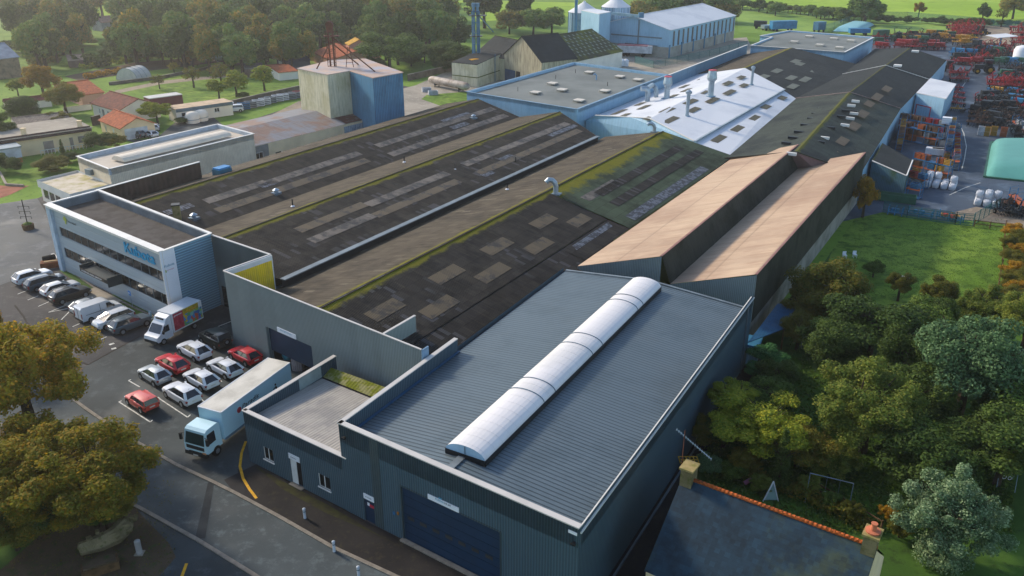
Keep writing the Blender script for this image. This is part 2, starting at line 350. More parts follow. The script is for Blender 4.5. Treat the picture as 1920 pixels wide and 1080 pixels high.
for i in range(N_):
    for j in range(N_):
        x0,x1=-2200+i*4400/N_,-2200+(i+1)*4400/N_; y0,y1=-400+j*3600/N_,-400+(j+1)*3600/N_
        m.face([(x0,y0,0),(x1,y0,0),(x1,y1,0),(x0,y1,0)])
struct('ground',m,m_grass)
# asphalt round the works
gpoly('forecourt',[(-260,520),(70,372),(240,300),(700,150),(960,200),(1000,640),(1100,1000),(1080,1100),(900,1150),(759,1090),(623,1027),(520,968),(440,925),(330,872),(232,816),(162,768),(60,690),(-250,600)],m_park,.012)
gpoly('parking_lane',[(165,684),(262,631),(330,650),(430,600),(560,620),(640,700),(560,900),(440,925),(330,872),(232,816),(162,768),(120,735)],m_lane,.020)
gpoly('street',[(-300,560),(60,690),(162,768),(232,816),(330,872),(440,925),(520,968),(623,1027),(759,1090),(900,1160),(1200,1300),(900,1500),(475,1078),(370,1013),(212,927),(-60,760),(-500,640)],m_street,.016)
gpoly('pavement',[(445,880),(560,905),(700,985),(770,1020),(900,1090),(1100,1180),(900,1165),(759,1090),(623,1027),(520,968),(470,940),(452,905)],m_pave,.028)
gpoly('turning_apron',[(-260,520),(-250,420),(70,372),(100,420),(118,500),(40,520),(0,535)],m_apron,.024)
gpoly('verge',[(-700,700),(-60,760),(212,927),(265,955),(330,1010),(370,1060),(300,1085),(150,1200),(-700,1300)],m_soil,.024)
gpoly('entrance_drive',[(265,955),(370,1013),(475,1078),(900,1500),(200,1500),(240,1090),(300,1080),(330,1045),(318,1020),(258,958)],m_lane,.030)
gpoly('shade_strip',[(1085,1085),(1100,1060),(1396,640),(1440,655),(1310,870),(1260,1010),(1180,1400),(1060,1400)],m_pave,.030)  # dark strip painted over the grass as shade between hall and slate house
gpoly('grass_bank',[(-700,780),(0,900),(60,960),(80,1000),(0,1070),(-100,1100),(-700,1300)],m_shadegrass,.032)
# concrete yard behind the works
gpoly('concrete_yard',[(640,260),(560,215),(700,180),(780,160),(850,128),(905,118),(960,140),(1060,110),(1180,88),(1400,70),(1420,110),(1100,190),(900,240)],m_conc,.02)
gpoly('gravel_strip',[(400,270),(560,190),(640,180),(660,210),(520,250),(440,290)],m_gravel,.022)
gpoly('house_drive',[(232,262),(290,262),(330,228),(400,220),(420,236),(300,262),(280,275)],m_lane,.026)
gpoly('grass_island',[(876,172),(800,178),(790,186),(830,200),(905,196)],m_lawn,.026)
# works yard on the far side
gpoly('storage_yard',[(1560,420),(1655,398),(1790,418),(1830,400),(2000,430),(2300,430),(2300,60),(1920,62),(1800,72),(1660,66),(1560,70),(1560,200)],m_yard,.016)
gpoly('dirt_patch',[(1800,48),(1960,46),(2000,95),(1850,92),(1835,70)],m_gravel,.024)
gpoly('lawn',[(1560,470),(1610,400),(1660,398),(1800,420),(1885,412),(1880,560),(1870,640),(1500,640)],m_lawn,.010)
gpoly('dirt_track',[(1790,398),(1830,388),(1990,415),(1990,445),(1870,418),(1800,412)],m_gravel,.028)
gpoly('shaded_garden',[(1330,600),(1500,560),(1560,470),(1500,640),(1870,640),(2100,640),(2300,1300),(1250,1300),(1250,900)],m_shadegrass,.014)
# fields
gpoly('far_meadow',[(1380,12),(1500,22),(1620,30),(2300,60),(2600,-40),(1900,-110),(1200,-100)],m_meadow,.02)
gpoly('near_meadow',[(1380,20),(1500,24),(1600,32),(1560,52),(1470,66),(1385,60)],m_meadow2,.024)
gpoly('fenced_meadow',[(1610,40),(1700,38),(1820,50),(1800,70),(1660,66),(1560,62)],m_meadow2,.028)
gpoly('left_meadow',[(820,0),(1085,5),(1080,30),(900,40),(860,10)],m_meadow,.024)
gpoly('left_meadow',[(640,-60),(1080,-60),(1085,2),(820,-4)],m_meadow2,.026)
gpoly('garden_plot',[(20,110),(200,92),(240,112),(120,146),(20,150)],m_lawn,.018)
gpoly('garden_plot',[(205,152),(350,128),(560,120),(560,170),(400,196),(270,175),(225,168)],m_lawn,.018)
gpoly('garden_plot',[(480,100),(640,95),(660,112),(540,130),(500,122)],m_meadow2,.018)
gpoly('vegetable_bed',[(120,143),(250,118),(440,100),(450,112),(280,133),(150,152)],m_soil,.022)
gpoly('garden_path',[(215,170),(300,152),(460,136),(462,141),(302,158),(218,176)],m_gravel,.022)
gpoly('house_lawn',[(0,320),(60,318),(90,300),(130,308),(110,335),(60,350),(0,345)],m_lawn,.026)
gpoly('brick_path',[(-20,345),(20,350),(55,348),(20,365),(0,372),(-20,370)],M('red_brick_paving','9c6450',.9),.030)
gpoly('far_meadow_gap',[(150,16),(240,8),(250,28),(160,40)],m_meadow,.02)
# kerbs: real steps
def kerb(pts,name='kerb',wd=.3,h=.12):
    m=MB(); q=[P(*p) for p in pts]
    for a,b in zip(q,q[1:]): m.bar(flat(a,h/2),flat(b,h/2),wd,h)
    return tag(m.build(name,m_kerb),kind='structure')
kerb([(-250,605),(60,690),(162,768),(232,816),(330,872),(400,905),(440,925),(520,968),(623,1027),(759,1090),(900,1160)])
kerb([(-60,760),(212,927),(265,955),(370,1013),(475,1078),(620,1180)])
k_=kerb([(28,573),(44,593),(60,625),(85,655),(165,684),(262,631)],wd=.2,h=.03); k_.data.materials[0]=M('dark_kerb','3c3834',.9)
kerb([(124,503),(205,560),(182,545),(300,600)],wd=.25)
# markings
def line(pts,wd=.12,mat=None,z=.036,name='parking_line'):
    m=MB(); q=[P(*p) for p in pts]
    for a,b in zip(q,q[1:]):
        d=(b-a); d.normalize(); r=Vector((-d.y,d.x,0))*wd/2; m.face([flat(a-r,z),flat(b-r,z),flat(b+r,z),flat(a+r,z)])
    return tag(m.build(name,mat or m_line),kind='structure')
for pts in ([(228,752),(223,754),(282,792),(286,788)],[(246,712),(241,714),(262,726)],[(299,748),(352,783),(357,778)],[(33,552),(51,545)],[(52,563),(72,555)],[(72,575),(92,566)],[(91,586),(170,554)],[(91,586),(112,582),(141,576)],[(115,600),(141,574)],[(136,613),(150,607)],[(158,626),(172,619)],[(181,640),(200,632)],[(398,617),(436,602)],[(300,748),(296,745)],[(425,672),(438,680)],[(408,710),(416,716)],[(376,748),(386,756)]): line(pts)
for i,(a,b) in enumerate([((205,647),(214,644)),((209,655),(218,653))]): line([a,b],.35)
line([(461,828),(453,850),(450,875),(456,898),(468,918),(481,935)],.22,m_yellow,name='yellow_line')
line([(350,1057),(338,1090)],.22,m_yellow,name='yellow_line')
for pts in ([(1810,155),(1790,182),(1776,205)],[(1798,232),(1807,250),(1812,275),(1808,300),(1803,318)],[(1792,258),(1790,285),(1783,300)],[(1780,366),(1810,352),(1838,343)]): line(pts,.16)
gpoly('tar_patch',[(390,905),(403,899),(385,1010),(366,1010)],M('old_tar','383c3e',.85),.0265)
gpoly('tar_patch',[(482,870),(560,905),(520,968),(440,925),(420,900)],M('fresh_asphalt','302f30',.8),.0262)
m=MB(); m.box(P(940,1085),.01,.01,.01)
# ================================================================ the works
def cap(m,pts,wd=.35,th=.12,close=False):
    q=[Vector(p) for p in pts]; 
    if close: q.append(q[0])
    for a,b in zip(q,q[1:]): d=(b-a).normalized(); m.bar(a-d*wd*.0,b+d*wd*.5 if close else b,wd,th)
    return m
# ---------------- front hall
HZ=8.0
A=P(634,793,HZ); B=P(1087,991,HZ); azh=29.5
def Hc(u,v,z): return W(u,v,z,azh)
def uvh(p): a=math.radians(azh); return (p[0]*math.cos(a)-p[1]*math.sin(a),p[0]*math.sin(a)+p[1]*math.cos(a))
uA,vA=uvh(A); uB,vB=uvh(B); uL,uR,uM=uA,uB,-27.3; vF=77.3
def vfront(u): return vA+(vB-vA)*(u-uA)/(uB-uA)
hall=thing('metal_clad_hall','dark grey metal clad hall with grey ribbed roof and long white barrel skylight, nearest building','factory hall',flat((A+B)/2,0))
gt=onwall(752,913,A,B); gb=onwall(937,997,A,B); gl=onwall(762,1013,A,B)
gate=(gt[0],gb[0],0.0,(gt[1]+gb[1])/2)
d0=onwall(682,934,A,B); d1=onwall(703,948,A,B); ddoor=(d0[0],d1[0],0,2.1)
m=MB(); m.wall(A,B,0,HZ,[gate,ddoor],.18); pR0=Hc(uR,vB,0); pR1=Hc(uR,vF+1.0,0); m.wall(pR0,pR1,0,HZ-.0)
pL1=Hc(uL,vF,0)
m.wall(Hc(uL,vF,0),A,0,7.0)
# parapet upstand, left, with inner face
m.build('wall',m_anth,hall)
m=MB(); m.panel(A,B,(3.05,3.95,0.05,HZ-.15),.012,.02); m.build('cladding_band',m_anthd,hall)
# roof
zr,ze=7.55,6.75
m=MB()
def rz(u): return zr-(zr-ze)*abs(u-uM)/(uR-uM-.5 if u>uM else uM-uL)
i0=uL+.30; i1=uR-.55
m.roof(Hc(uM,vfront(uM)+.3,zr),Hc(uM,vF,zr),Hc(i0,vF,ze),Hc(i0,vfront(i0)+.3,ze))
m.roof(Hc(uM,vF,zr),Hc(uM,vfront(uM)+.3,zr),Hc(i1,vfront(i1)+.3,ze),Hc(i1,vF,ze))
rf=m.build('roof',m_roofm,hall)
m=MB(); m.bar(Hc(uM,vfront(uM)+.35,zr+.05),Hc(uM,vF,zr+.05),.55,.08); m.bar(Hc(i0,vF,ze+.04),Hc(uM,vF,zr+.06),.3,.12); m.bar(Hc(uM,vF,zr+.06),Hc(i1,vF,ze+.04),.3,.12); m.build('ridge_flashing',m_gut,rf)
# far gable
m=MB(); m.wall(Hc(uR,vF,0),Hc(uL,vF,0),0,lambda q: ze-.1+ (zr-ze)*(1-abs((uR-q)-uM)/(10.4)) ); m.build('gable_wall',m_anth,hall)
# parapets
m=MB(); T=.3
vPL=55.5
def pw(m,a,b,z0,z1,t):   # thin upstand between a and b, thickness inwards (left of a->b)
    a,b=Vector(a),Vector(b); d=(b-a); d.z=0; d.normalize(); n=Vector((-d.y,d.x,0))*t
    m.prism([a,b,b+n,a+n],z0,z1)
pw(m,A,B,HZ-1.6,HZ,.28); pw(m,Hc(uL,vPL,0),A,ze-.4,HZ,.28); pw(m,B,pR1,ze-.3,HZ-.45,.22)
m.build('parapet',m_anth,hall)
m=MB(); n=Vector(((B-A).y,-(B-A).x,0)).normalized()
m.bar(flat(A-n*.12,HZ+.04),flat(B-n*.12,HZ+.04),.46,.09)
m.bar(Hc(uL+.14,vPL,HZ+.04),Hc(uL+.14,vA-.1,HZ+.04),.40,.09)
m.build('coping',m_coping,hall)
m=MB(); m.bar(Hc(uR-.08,vB+.1,HZ-.40),Hc(uR-.08,vF+1,HZ-.40),.36,.12); m.build('gutter_coping',m_copw,hall)
m=MB(); m.bar(Hc(uR-.42,vB+.3,ze+.05),Hc(uR-.42,vF,ze+.05),.38,.05); m.build('gutter',m_dk,hall)
m=MB(); m.bar(Hc(i0+.14,vA+.6,ze+.10),Hc(i0+.14,vPL,ze+.10),.26,.06); m.build('gutter',M('blue_gutter','2c5878',.5),hall)
m=MB(); m.box(Hc(uR+.06,vF-1,0),.1,.1,HZ-.6); m.bar(Hc(uR+.35,vB+1,.12),Hc(uR+.35,vF-5,.12),.12,.24); m.build('base_flashing',M('grey_strip','5f6a72',.6),hall)
# garage door
g=MB(); g.panel(A,B,gate,-.14,.05)
gd=g.build('garage_door',m_doorp,hall)
m=MB(); 
for k in range(1,6): m.panel(A,B,(gate[0],gate[1],k*gate[3]/6-.012,k*gate[3]/6+.012),-.128,.01)
m.build('panel_joint',M('joint_navy','081c2c',.6),gd)
for k in range(7):
    s=gate[0]+.35+k*(gate[1]-gate[0]-.5)/7; m=MB(); m.panel(A,B,(s,s+.62,2.02,2.32),-.12,.02); m.build('window',m_slot,gd)
m=MB(); m.panel(A,B,(gate[0]-.12,gate[0],0,gate[3]+.12),.03,.06); m.panel(A,B,(gate[1],gate[1]+.12,0,gate[3]+.12),.03,.06); m.panel(A,B,(gate[0],gate[1],gate[3],gate[3]+.12),.03,.06); m.build('door_frame',m_anthd,hall)
m=MB(); m.panel(A,B,(gate[0]-.2,gate[1]+.1,.02,.16),.30,.35); m.build('door_sill',m_kerb,hall)
m=MB(); m.panel(A,B,ddoor,-.1,.05); sd_=m.build('side_door',m_doorp,hall)
m=MB(); m.panel(A,B,(ddoor[0]+.25,ddoor[0]+.48,1.5,1.78),-.085,.01); m.build('notice',m_sign,sd_)
m=MB(); m.panel(A,B,(ddoor[0]+.48,ddoor[1]-.08,1.42,1.7),-.085,.01); m.build('notice',m_red,sd_)
s0=onwall(682,926,A,B); s1=onwall(701,933,A,B)
m=MB(); m.panel(A,B,(s0[0],s1[0],2.15,2.62),.05,.04); sg=m.build('door_sign',m_sign,hall)
text('ATELIER',sg,'lettering',A,B,s0[0]+.18,2.34,.14,m_ink,.055,.002,width=(s1[0]-s0[0])*.62)
s0=onwall(803,926,A,B); s1=onwall(861,951,A,B); zt=(s0[1]+s1[1])/2; zb=gate[3]+.1
m=MB(); m.panel(A,B,(s0[0],s1[0],zb,zt),.08,.06); sg=m.build('sign_board',m_sign,hall)
L_=s1[0]-s0[0]
text('Kubota',sg,'lettering',A,B,s0[0]+L_*.26,zb+.22,.28,m_inkt,.085,.002,width=L_*.26)
text('KMP ART',sg,'lettering',A,B,s0[0]+L_*.54,zb+.2,.22,m_ink,.085,.002,width=L_*.22)
m=MB(); m.panel(A,B,(s0[0]+L_*.36,s0[0]+L_*.46,zb+.45,zt+.16),.085,.02); m.build('emblem',m_inkt,sg)
for px,py in ((647,820),(1078,1018)):
    s,z=onwall(px,py,A,B); m=MB(); m.panel(A,B,(s-.08,s+.08,z-.12,z+.1),.16,.16); m.panel(A,B,(s-.16,s+.16,z-.02,z+.1),.28,.1); m.build('wall_lamp',m_dk,hall)
s,z=onwall(747,962,A,B); m=MB(); m.panel(A,B,(s-.07,s+.07,z-.12,z+.12),.1,.1); m.build('door_switch',M('switch_amber','b07030',.5),hall)
s,z=onwall(739,962,A,B); m=MB(); m.panel(A,B,(s-.1,s+.1,z-.14,z+.14),.02,.02); m.build('notice',M('blue_notice','2f6ea0',.5),hall)
s,z=onwall(1074,997,A,B); m=MB(); m.panel(A,B,(s-.3,s+.32,z-.16,z+.06),.05,.04); m.build('maker_plate',m_sign,hall)
# barrel skylight
sv0=vfront(-26)+2.0; v0=uvh(P(905,868,zr+.1))[1]; v1=uvh(P(1236,541,zr+.1))[1]; 
uw=1.62; uc=-27.05
sk=thing('barrel_skylight','long white barrel vault skylight along the ridge of the dark grey hall','skylight',Hc(uc,(v0+v1)/2,zr))
m=MB(); NS=14
prof=[(uc+uw*math.cos(math.pi-a*math.pi/NS),zr+.30+.72*math.sin(a*math.pi/NS)) for a in range(NS+1)]
segs=np.linspace(v0,v1,27)
for a,b in zip(segs,segs[1:]):
    for (u0,z0),(u1,z1) in zip(prof,prof[1:]): m.face([Hc(u0,a,z0),Hc(u1,a,z1),Hc(u1,b,z1),Hc(u0,b,z0)],[(a,u0),(a,u1),(b,u1),(b,u0)])
m.build('vault',m_vault,sk)
for vv,s in ((v0,1),(v1,-1)):
    m=MB(); m.face([Hc(u,vv,z) for u,z in (prof if s<0 else prof[::-1])]+[]); m.build('end_glazing',M('pale_glazing','a9c8dc',.3),sk)
m=MB(); m.bar(Hc(uc,v0-.02,zr+.30),Hc(uc,v0-.02,zr+1.0),.06,.06); m.build('glazing_bar',m_galvd,sk)
m=MB()
for s in (-1,1): m.bar(Hc(uc+s*uw,v0,zr+.08),Hc(uc+s*uw,v1,zr+.08),.12,.46)
for vv in (v0,v1): m.bar(Hc(uc-uw,vv,zr+.08),Hc(uc+uw,vv,zr+.08),.12,.46)
m.build('kerb_frame',m_dk,sk)
for f in (.255,.31,.515,.575,.815,.855):
    m=MB(); vv=v0+(v1-v0)*f
    m.tube([Hc(u*1.0+(u-uc)*.02,vv,z+.03) for u,z in prof],.035,6); m.build('hinge_rail',m_galvd,sk)
# ---------------- front annex
AZ_=5.0
a0=P(455,770,AZ_); a1=P(640,856,AZ_); a1=A+(A-B).normalized()*0; 
# front line runs from a0 to the hall's corner line
aw0=flat(a0,0); s_,_z=onwall(655,958,a0,P(640,856,AZ_)); dd=(P(640,856,AZ_)-a0); dd.z=0; ddl=dd.length; dd.normalize(); aw1=aw0+dd*(ddl+.55)
annex=thing('front_annex','low dark grey flat roofed annex with two white windows beside the nearest hall','annex',aw0)
def prj(px,py): return onwall(px,py,aw0,aw1)
w1=(prj(492,831),prj(513,862)); w2=(prj(595,879),prj(620,918)); dr=(prj(542,850),prj(568,905))
ow1=(w1[0][0],w1[1][0],1.1,2.35); ow2=(w2[0][0],w2[1][0],1.1,2.35); odr=(dr[0][0],dr[1][0],0.1,2.4)
back0=W(-50.0,50.9,0); 
a_l0=P(455,770,AZ_); a_l1=P(626,667,AZ_)
m=MB(); m.wall(aw0,aw1,0,AZ_,[ow1,odr,ow2],.12); m.wall(a_l1,a_l0,0,AZ_); m.build('wall',m_anth,annex)
m=MB(); pw(m,a_l0,aw1,AZ_-1.2,AZ_,.28); pw(m,a_l1,a_l0,AZ_-1.6,AZ_,.26); m.build('parapet',m_anth,annex)
m=MB(); nn=Vector((dd.y,-dd.x,0)); m.bar(aw0+Vector((0,0,AZ_+.04))-nn*.1,aw1+Vector((0,0,AZ_+.04))-nn*.1,.42,.08)
ld=(a_l1-a_l0).normalized(); ln=Vector((ld.y,-ld.x,0)); m.bar(flat(a_l0+ln*.12,AZ_+.04),flat(a_l1+ln*.12,AZ_+.04),.40,.08); m.build('coping',m_coping,annex)
# roof: fibre cement falling towards the back, mossy strip
zA=4.45; zB=3.7
i00=flat(a_l0+ln*.3-nn*.3,zA-.2); i01=flat(A-nn*.3+ (A-B).normalized()*.05,zA-.2)
bl=P(607,709,zB); br=P(697,752,zB); bl=flat(a_l0+ld*((bl-a_l0).dot(ld))+ln*.3,zB)
hx=Hc(uL-.05,0,0); 
def onhall(v,z): return Hc(uL-.03,v,z)
br=onhall(uvh(br)[1],zB); i01=onhall(vA+.25,zA-.2)
m=MB(); m.face([i00,i01,br,bl]); m.build('roof',SHEET('bleached_roof_sheet','a9a49c',.3,.12,.7,c2='8e8c88',cs=.35,streak=.5,stc='86837a'),annex)
fb=P(632,688,zB+.8); fb=flat(a_l0+ld*((fb-a_l0).dot(ld))+ln*.3,zB+.5); fr=onhall(uvh(P(716,728,zB+.5))[1],zB+.5)
m=MB(); m.roof(fb+Vector((0,0,.02)),fr+Vector((0,0,.02)),br+Vector((0,0,.1)),bl+Vector((0,0,.1))); m.build('mossy_roof_strip',SHEET('mossy_sheet','8d8a5c',.35,.15,.9,c2='6f7420',cs=1.2,amt=(.42,.55)),annex)
m=MB(); m.bar(bl+Vector((0,0,.02)),br+Vector((0,0,.02)),.25,.06); m.build('gutter',m_black,annex)
p0=prj(0,0); q0=a_l0+ld*6.2+ln*.27; q1=a_l0+ld*9.0+ln*.27
m=MB(); m.bar(flat(q0,AZ_-.62),flat(q1,AZ_-.62),.03,1.1); m.build('pale_panel',M('pale_translucent_panel','a8b8b4',.5),annex)
def window(par,p0,p1,op,name='window',panes=2,fr=m_wframe,off=-.06,fw=.07,sill=True):
    wdw=MB(); wdw.panel(p0,p1,op,off-.03,.02); wo=wdw.build(name,m_glass,par); f=MB(); a,b,c,d=op
    for q in [(a,a+fw,c,d),(b-fw,b,c,d),(a+fw,b-fw,c,c+fw),(a+fw,b-fw,d-fw,d)]+[(a+(b-a)*k/panes-fw/2,a+(b-a)*k/panes+fw/2,c+fw,d-fw) for k in range(1,panes)]: f.panel(p0,p1,q,off,.05)
    f.build('frame',fr,wo)
    if sill: k=MB(); k.panel(p0,p1,(a-.08,b+.08,c-.1,c),.08,.2); k.build('sill',fr,wo)
    return wo
window(annex,aw0,aw1,ow1); window(annex,aw0,aw1,ow2)
m=MB(); a,b,c,d=odr; m.panel(aw0,aw1,(a,a+(b-a)*.52,c,d),-.04,.05); dro=m.build('door_leaf',m_wframe,annex)
m=MB(); m.panel(aw0,aw1,(a+(b-a)*.52,b,c,d),-.12,.03); m.build('open_doorway',m_black,annex)
m=MB(); m.panel(aw0,aw1,(a-.1,b+.1,0,.1),.35,.4); m.build('doorstep',m_kerb,annex)
m=MB(); m.panel(aw0,aw1,(a-.05,a+(b-a)*.95,d+.05,d+.55),.05,.04); sg=m.build('door_sign',m_sign,annex)
text('BUREAU',sg,'lettering',aw0,aw1,a+.2,d+.22,.13,m_ink,.055,.002,width=(b-a)*.5)
# ---------------- factory halls with the grey street facade
FZ=8.8
fL=P(419,508,FZ); fR=P(790,656,FZ)
fac=thing('factory_building','sprawling factory of three dark mossy corrugated roof bays behind a plain grey street facade','factory',flat((fL+fR)/2,0))
t0=onwall(498,612,fL,fR); t1=onwall(586,668,fL,fR); fg=(t0[0],t1[0],0,(t0[1]+onwall(586,650,fL,fR)[1])/2)
m=MB(); m.wall(fL,fR,0,FZ,[fg],.6); m.wall(P(505,478,FZ),fL,0,FZ); m.build('facade_wall',m_facade,fac)
yb=P(505,478,FZ)
m=MB(); dY=(yb-fL).normalized(); nY=Vector((dY.y,-dY.x,0))
fd=(fR-fL).normalized(); fn=Vector((fd.y,-fd.x,0))
pB=P(395,438,FZ+.1)
m=MB(); m.prism([flat(fL,0)+nY*.02,flat(yb,0)+nY*.02,flat(yb,0)+nY*.3,flat(fL,0)+nY*.3],4.5,FZ-.55); m.build('yellow_return_wall',m_yellowc,fac)
m=MB(); m.prism([flat(fL,0)+nY*.02,flat(yb,0)+nY*.02,flat(yb,0)+nY*.3,flat(fL,0)+nY*.3],FZ-.548,FZ-.02); m.prism([flat(yb,0)+nY*.0,flat(yb,0)+nY*.3,flat(yb,0)+nY*.3+dY*.12,flat(yb,0)+dY*.12],4.5,FZ); m.build('white_trim',m_copw,fac)
m=MB(); m.bar(flat(fL,FZ+.03),flat(fR,FZ+.03),.18,.07); m.bar(flat(fL,FZ+.03),flat(yb,FZ+.03),.2,.07); m.build('coping',m_coping,fac)
m=MB(); m.prism([flat(fR,0),flat(fR,0)+W(0,.9,0),flat(fR,0)+W(0,.9,0)+fd*.1,flat(fR,0)+fd*.1],0,FZ); m.build('end_trim',M('pale_blue_trim','86a8c4',.5),fac)
m=MB(); m.panel(fL,fR,(fg[0],fg[1],1.5,fg[3]),-.35,.06); gd=m.build('roller_door',m_doorp,fac)
m=MB(); m.panel(fL,fR,(fg[0],fg[1],0,1.5),-3.5,.05); m.build('dark_interior',m_black,fac)
q0=onwall(520,612,fL,fR); q1=onwall(555,628,fL,fR); zz=(q0[1]+q1[1])/2
m=MB(); m.panel(fL,fR,(q0[0],q1[0],fg[3]+.05,zz),.07,.06); sg=m.build('sign_board',m_sign,fac)
text('RECEPTION',sg,'lettering',fL,fR,q0[0]+.5,fg[3]+.3,.24,m_inkt,.075,.002,width=(q1[0]-q0[0])*.6)
# back wall of the court between the office and the yellow return
m=MB(); m.wall(W(-77.06,59.8,0),W(-66.7,58.85,0),0,FZ-.05); m.prism([W(-77.06,59.8,0),W(-66.7,58.85,0),W(-66.7,59.1,0),W(-77.06,60.05,0)],5.0,FZ-.06); m.build('court_wall',m_facade,fac)
m=MB(); m.bar(W(-77.06,59.9,FZ),W(-66.7,58.95,FZ),.25,.08); m.build('coping',m_coping,fac)
for (s0,s1,z0,z1,mt,nm) in ((.6,1.5,0,2.6,m_glass,'door'),(5.6,6.6,2.9,3.6,m_sign,'door_sign'),(5.7,6.9,0,2.7,m_black,'doorway')):
    m=MB(); m.panel(W(-77.06,59.8,0),W(-66.7,58.85,0),(s0,s1,z0,z1),.05,.06); m.build(nm,mt,fac)
# roofs  (u, z) profile
R1,V1,R2,G2,R3,C3,E3=-97.7,-87.3,-77.1,-65.8,-53.7,-44.4,-41.1
def vf(u): return 53.09+(49.75-53.09)*(u+67.34)/28.0 + .35
def RF(name,u0,z0,u1,z1,v0a,v0b,v1a,v1b,mat,par=fac):   # ridge at u0, eave at u1
    m=MB()
    if u1>u0: m.roof(W(u0,v0a,z0),W(u0,v1a,z0),W(u1,v1b,z1),W(u1,v0b,z1))
    else: m.roof(W(u0,v1a,z0),W(u0,v0a,z0),W(u1,v0b,z1),W(u1,v1b,z1))
    return m.build(name,mat,par)
RF('roof',R1,8,-107.5,5.6,63,63,146.6,149,m_pale)
r1=RF('roof',R1,8,V1,5.5,62.3,61.0,146.6,146.0,m_dark)
RF('roof',R2,8,V1,5.5,60.0,61.0,144.2,146.0,m_pale)
r2=RF('roof',R2,8,G2,6.0,60.0,59.0,144.2,137.5,m_dark)
RF('roof',R3,8,-66.0,5.0,vf(R3),vf(-66),139.0,141.5,m_pale)
r3=RF('roof',R3,8,C3,5.72,vf(R3),vf(C3),97.0,97.0,m_dark)
r4=RF('roof',R3,8,E3,5.05,97.0,97.0,139.0,140.1,m_green)
RF('roof',C3,5.66,-36.2,3.7,vf(C3),vf(-38),97.0,84.5,m_darkn)
m=MB(); m.roof(W(C3,84,5.66),W(C3,97,5.66),W(E3,97,5.0),W(E3,84,5.0)); m.build('roof',m_darkn,fac)
m=MB(); m.bar(W(R1,62.5,8.03),W(R1,146.6,8.03),.3,.06); m.bar(W(R2,60,8.03),W(R2,144.2,8.03),.3,.06); m.bar(W(R3,vf(R3),8.03),W(R3,139,8.03),.3,.06); m.build('ridge_capping',m_dark,fac)
m=MB(); m.bar(W(G2+.25,59.2,6.0),W(G2+.25,137.4,6.0),.75,.12); m.build('gutter',m_gut,fac)
m=MB(); m.wall(W(G2+.3,59.0,0),W(G2+.3,137.4,0),4.4,5.93); m.build('gutter_upstand',m_dk,fac)
m=MB(); m.prism([W(-66.2,59,0),W(-36,50.6,0),W(-36,84,0),W(-41.3,84,0),W(-41.3,139,0),W(-66.2,139,0)],0,3.5,False); m.prism([W(-103,63,0),W(-77,60.2,0),W(-66.5,59.2,0),W(-66.5,137,0),W(-107,147,0),W(-107,66,0)],0,5.0,False); m.build('wall',m_facade,fac)
# gable ends of the bays
m=MB()
for (u0,z0,v0),(u1,z1,v1),(u2,z2,v2) in (((-107.5,5.6,149),(R1,8,146.6),(V1,5.5,146)),((V1,5.5,146),(R2,8,144.2),(G2,6,137.5)),((-66,5,141.5),(R3,8,139),(E3,5.05,140.1))):
    m=MB(); m.face([W(u2,v2,0),W(u0,v0,0),W(u0,v0,z0-.03),W(u1,v1,z1-.03),W(u2,v2,z2-.03)]); m.build('gable_wall',m_cream,fac)
# weathered skylight strips
def strip(u0,u1,z0,z1,R,rz0,slope,v0,v1,mat,par,name='roof_light'):
    m=MB(); f=lambda u: rz0-abs(u-R)*slope+.035
    m.roof(W(u0,v0,f(u0)),W(u0,v1,f(u0)),W(u1,v1,f(u1)),W(u1,v0,f(u1))); return m.build(name,mat,par)
def onslope(px,py,R,rz0,slope):            # point of a roof slope seen at a pixel -> (u, v)
    z=rz0
    for _ in range(30):
        p=P(px,py,z); a=math.radians(AZ); u=p.x*math.cos(a)-p.y*math.sin(a); v=p.x*math.sin(a)+p.y*math.cos(a); z=rz0-abs(u-R)*slope
    return u,v
def lights(lst,R,rz0,slope,par,wd):
    for (x0,y0,x1,y1,mt) in lst:
        a=onslope(x0,y0,R,rz0,slope); b=onslope(x1,y1,R,rz0,slope); u=(a[0]+b[0])/2
        strip(u-wd/2,u+wd/2,0,0,R,rz0,slope,a[1],b[1],mt,par)
s1=2.5/10.4; s2=2.0/11.3; s3=2.28/9.3; s4=2.95/12.6
lights([(385,378,500,342,m_strip),(500,342,676,288,m_strip),(408,396,520,357,m_strip2),(520,357,690,300,m_strip2),(702,272,930,205,m_strip),(726,288,955,218,m_strip)],R1,8,s1,r1,1.5)
lights([(310,400,360,384,m_tarp),(488,350,520,340,m_tarp),(830,228,880,212,m_tarp),(846,240,878,231,m_tarp)],R1,8,s1,r1,1.2)
lights([(552,430,690,385,m_strip2),(690,385,838,324,m_strip),(582,452,700,404,m_strip),(700,404,862,340,m_strip2),(866,308,1068,232,m_strip),(894,324,1090,245,m_strip2)],R2,8,s2,r2,1.5)
lights([(938,300,960,291,m_tarp),(1030,255,1080,235,m_tarp),(905,330,924,322,m_tarp)],R2,8,s2,r2,1.1)
lights([(692,595,752,567,m_strip2),(795,591,852,560,m_strip2),(812,527,864,502,m_strip2),(898,525,950,498,m_strip2),(908,473,956,451,m_strip2),(990,472,1030,450,m_strip2),(1002,425,1036,405,m_strip2),(1072,422,1100,405,m_strip2)],R3,8,s3,r3,1.75)
lights([(1092,372,1160,342,m_strip),(1130,375,1330,290,m_darkn),(1110,360,1285,280,m_darkn),(1160,400,1340,322,m_tarp)],R3,8,s4,r4,1.5)
m=MB(); f=lambda u: 5.66-(u-C3)*.235+.05
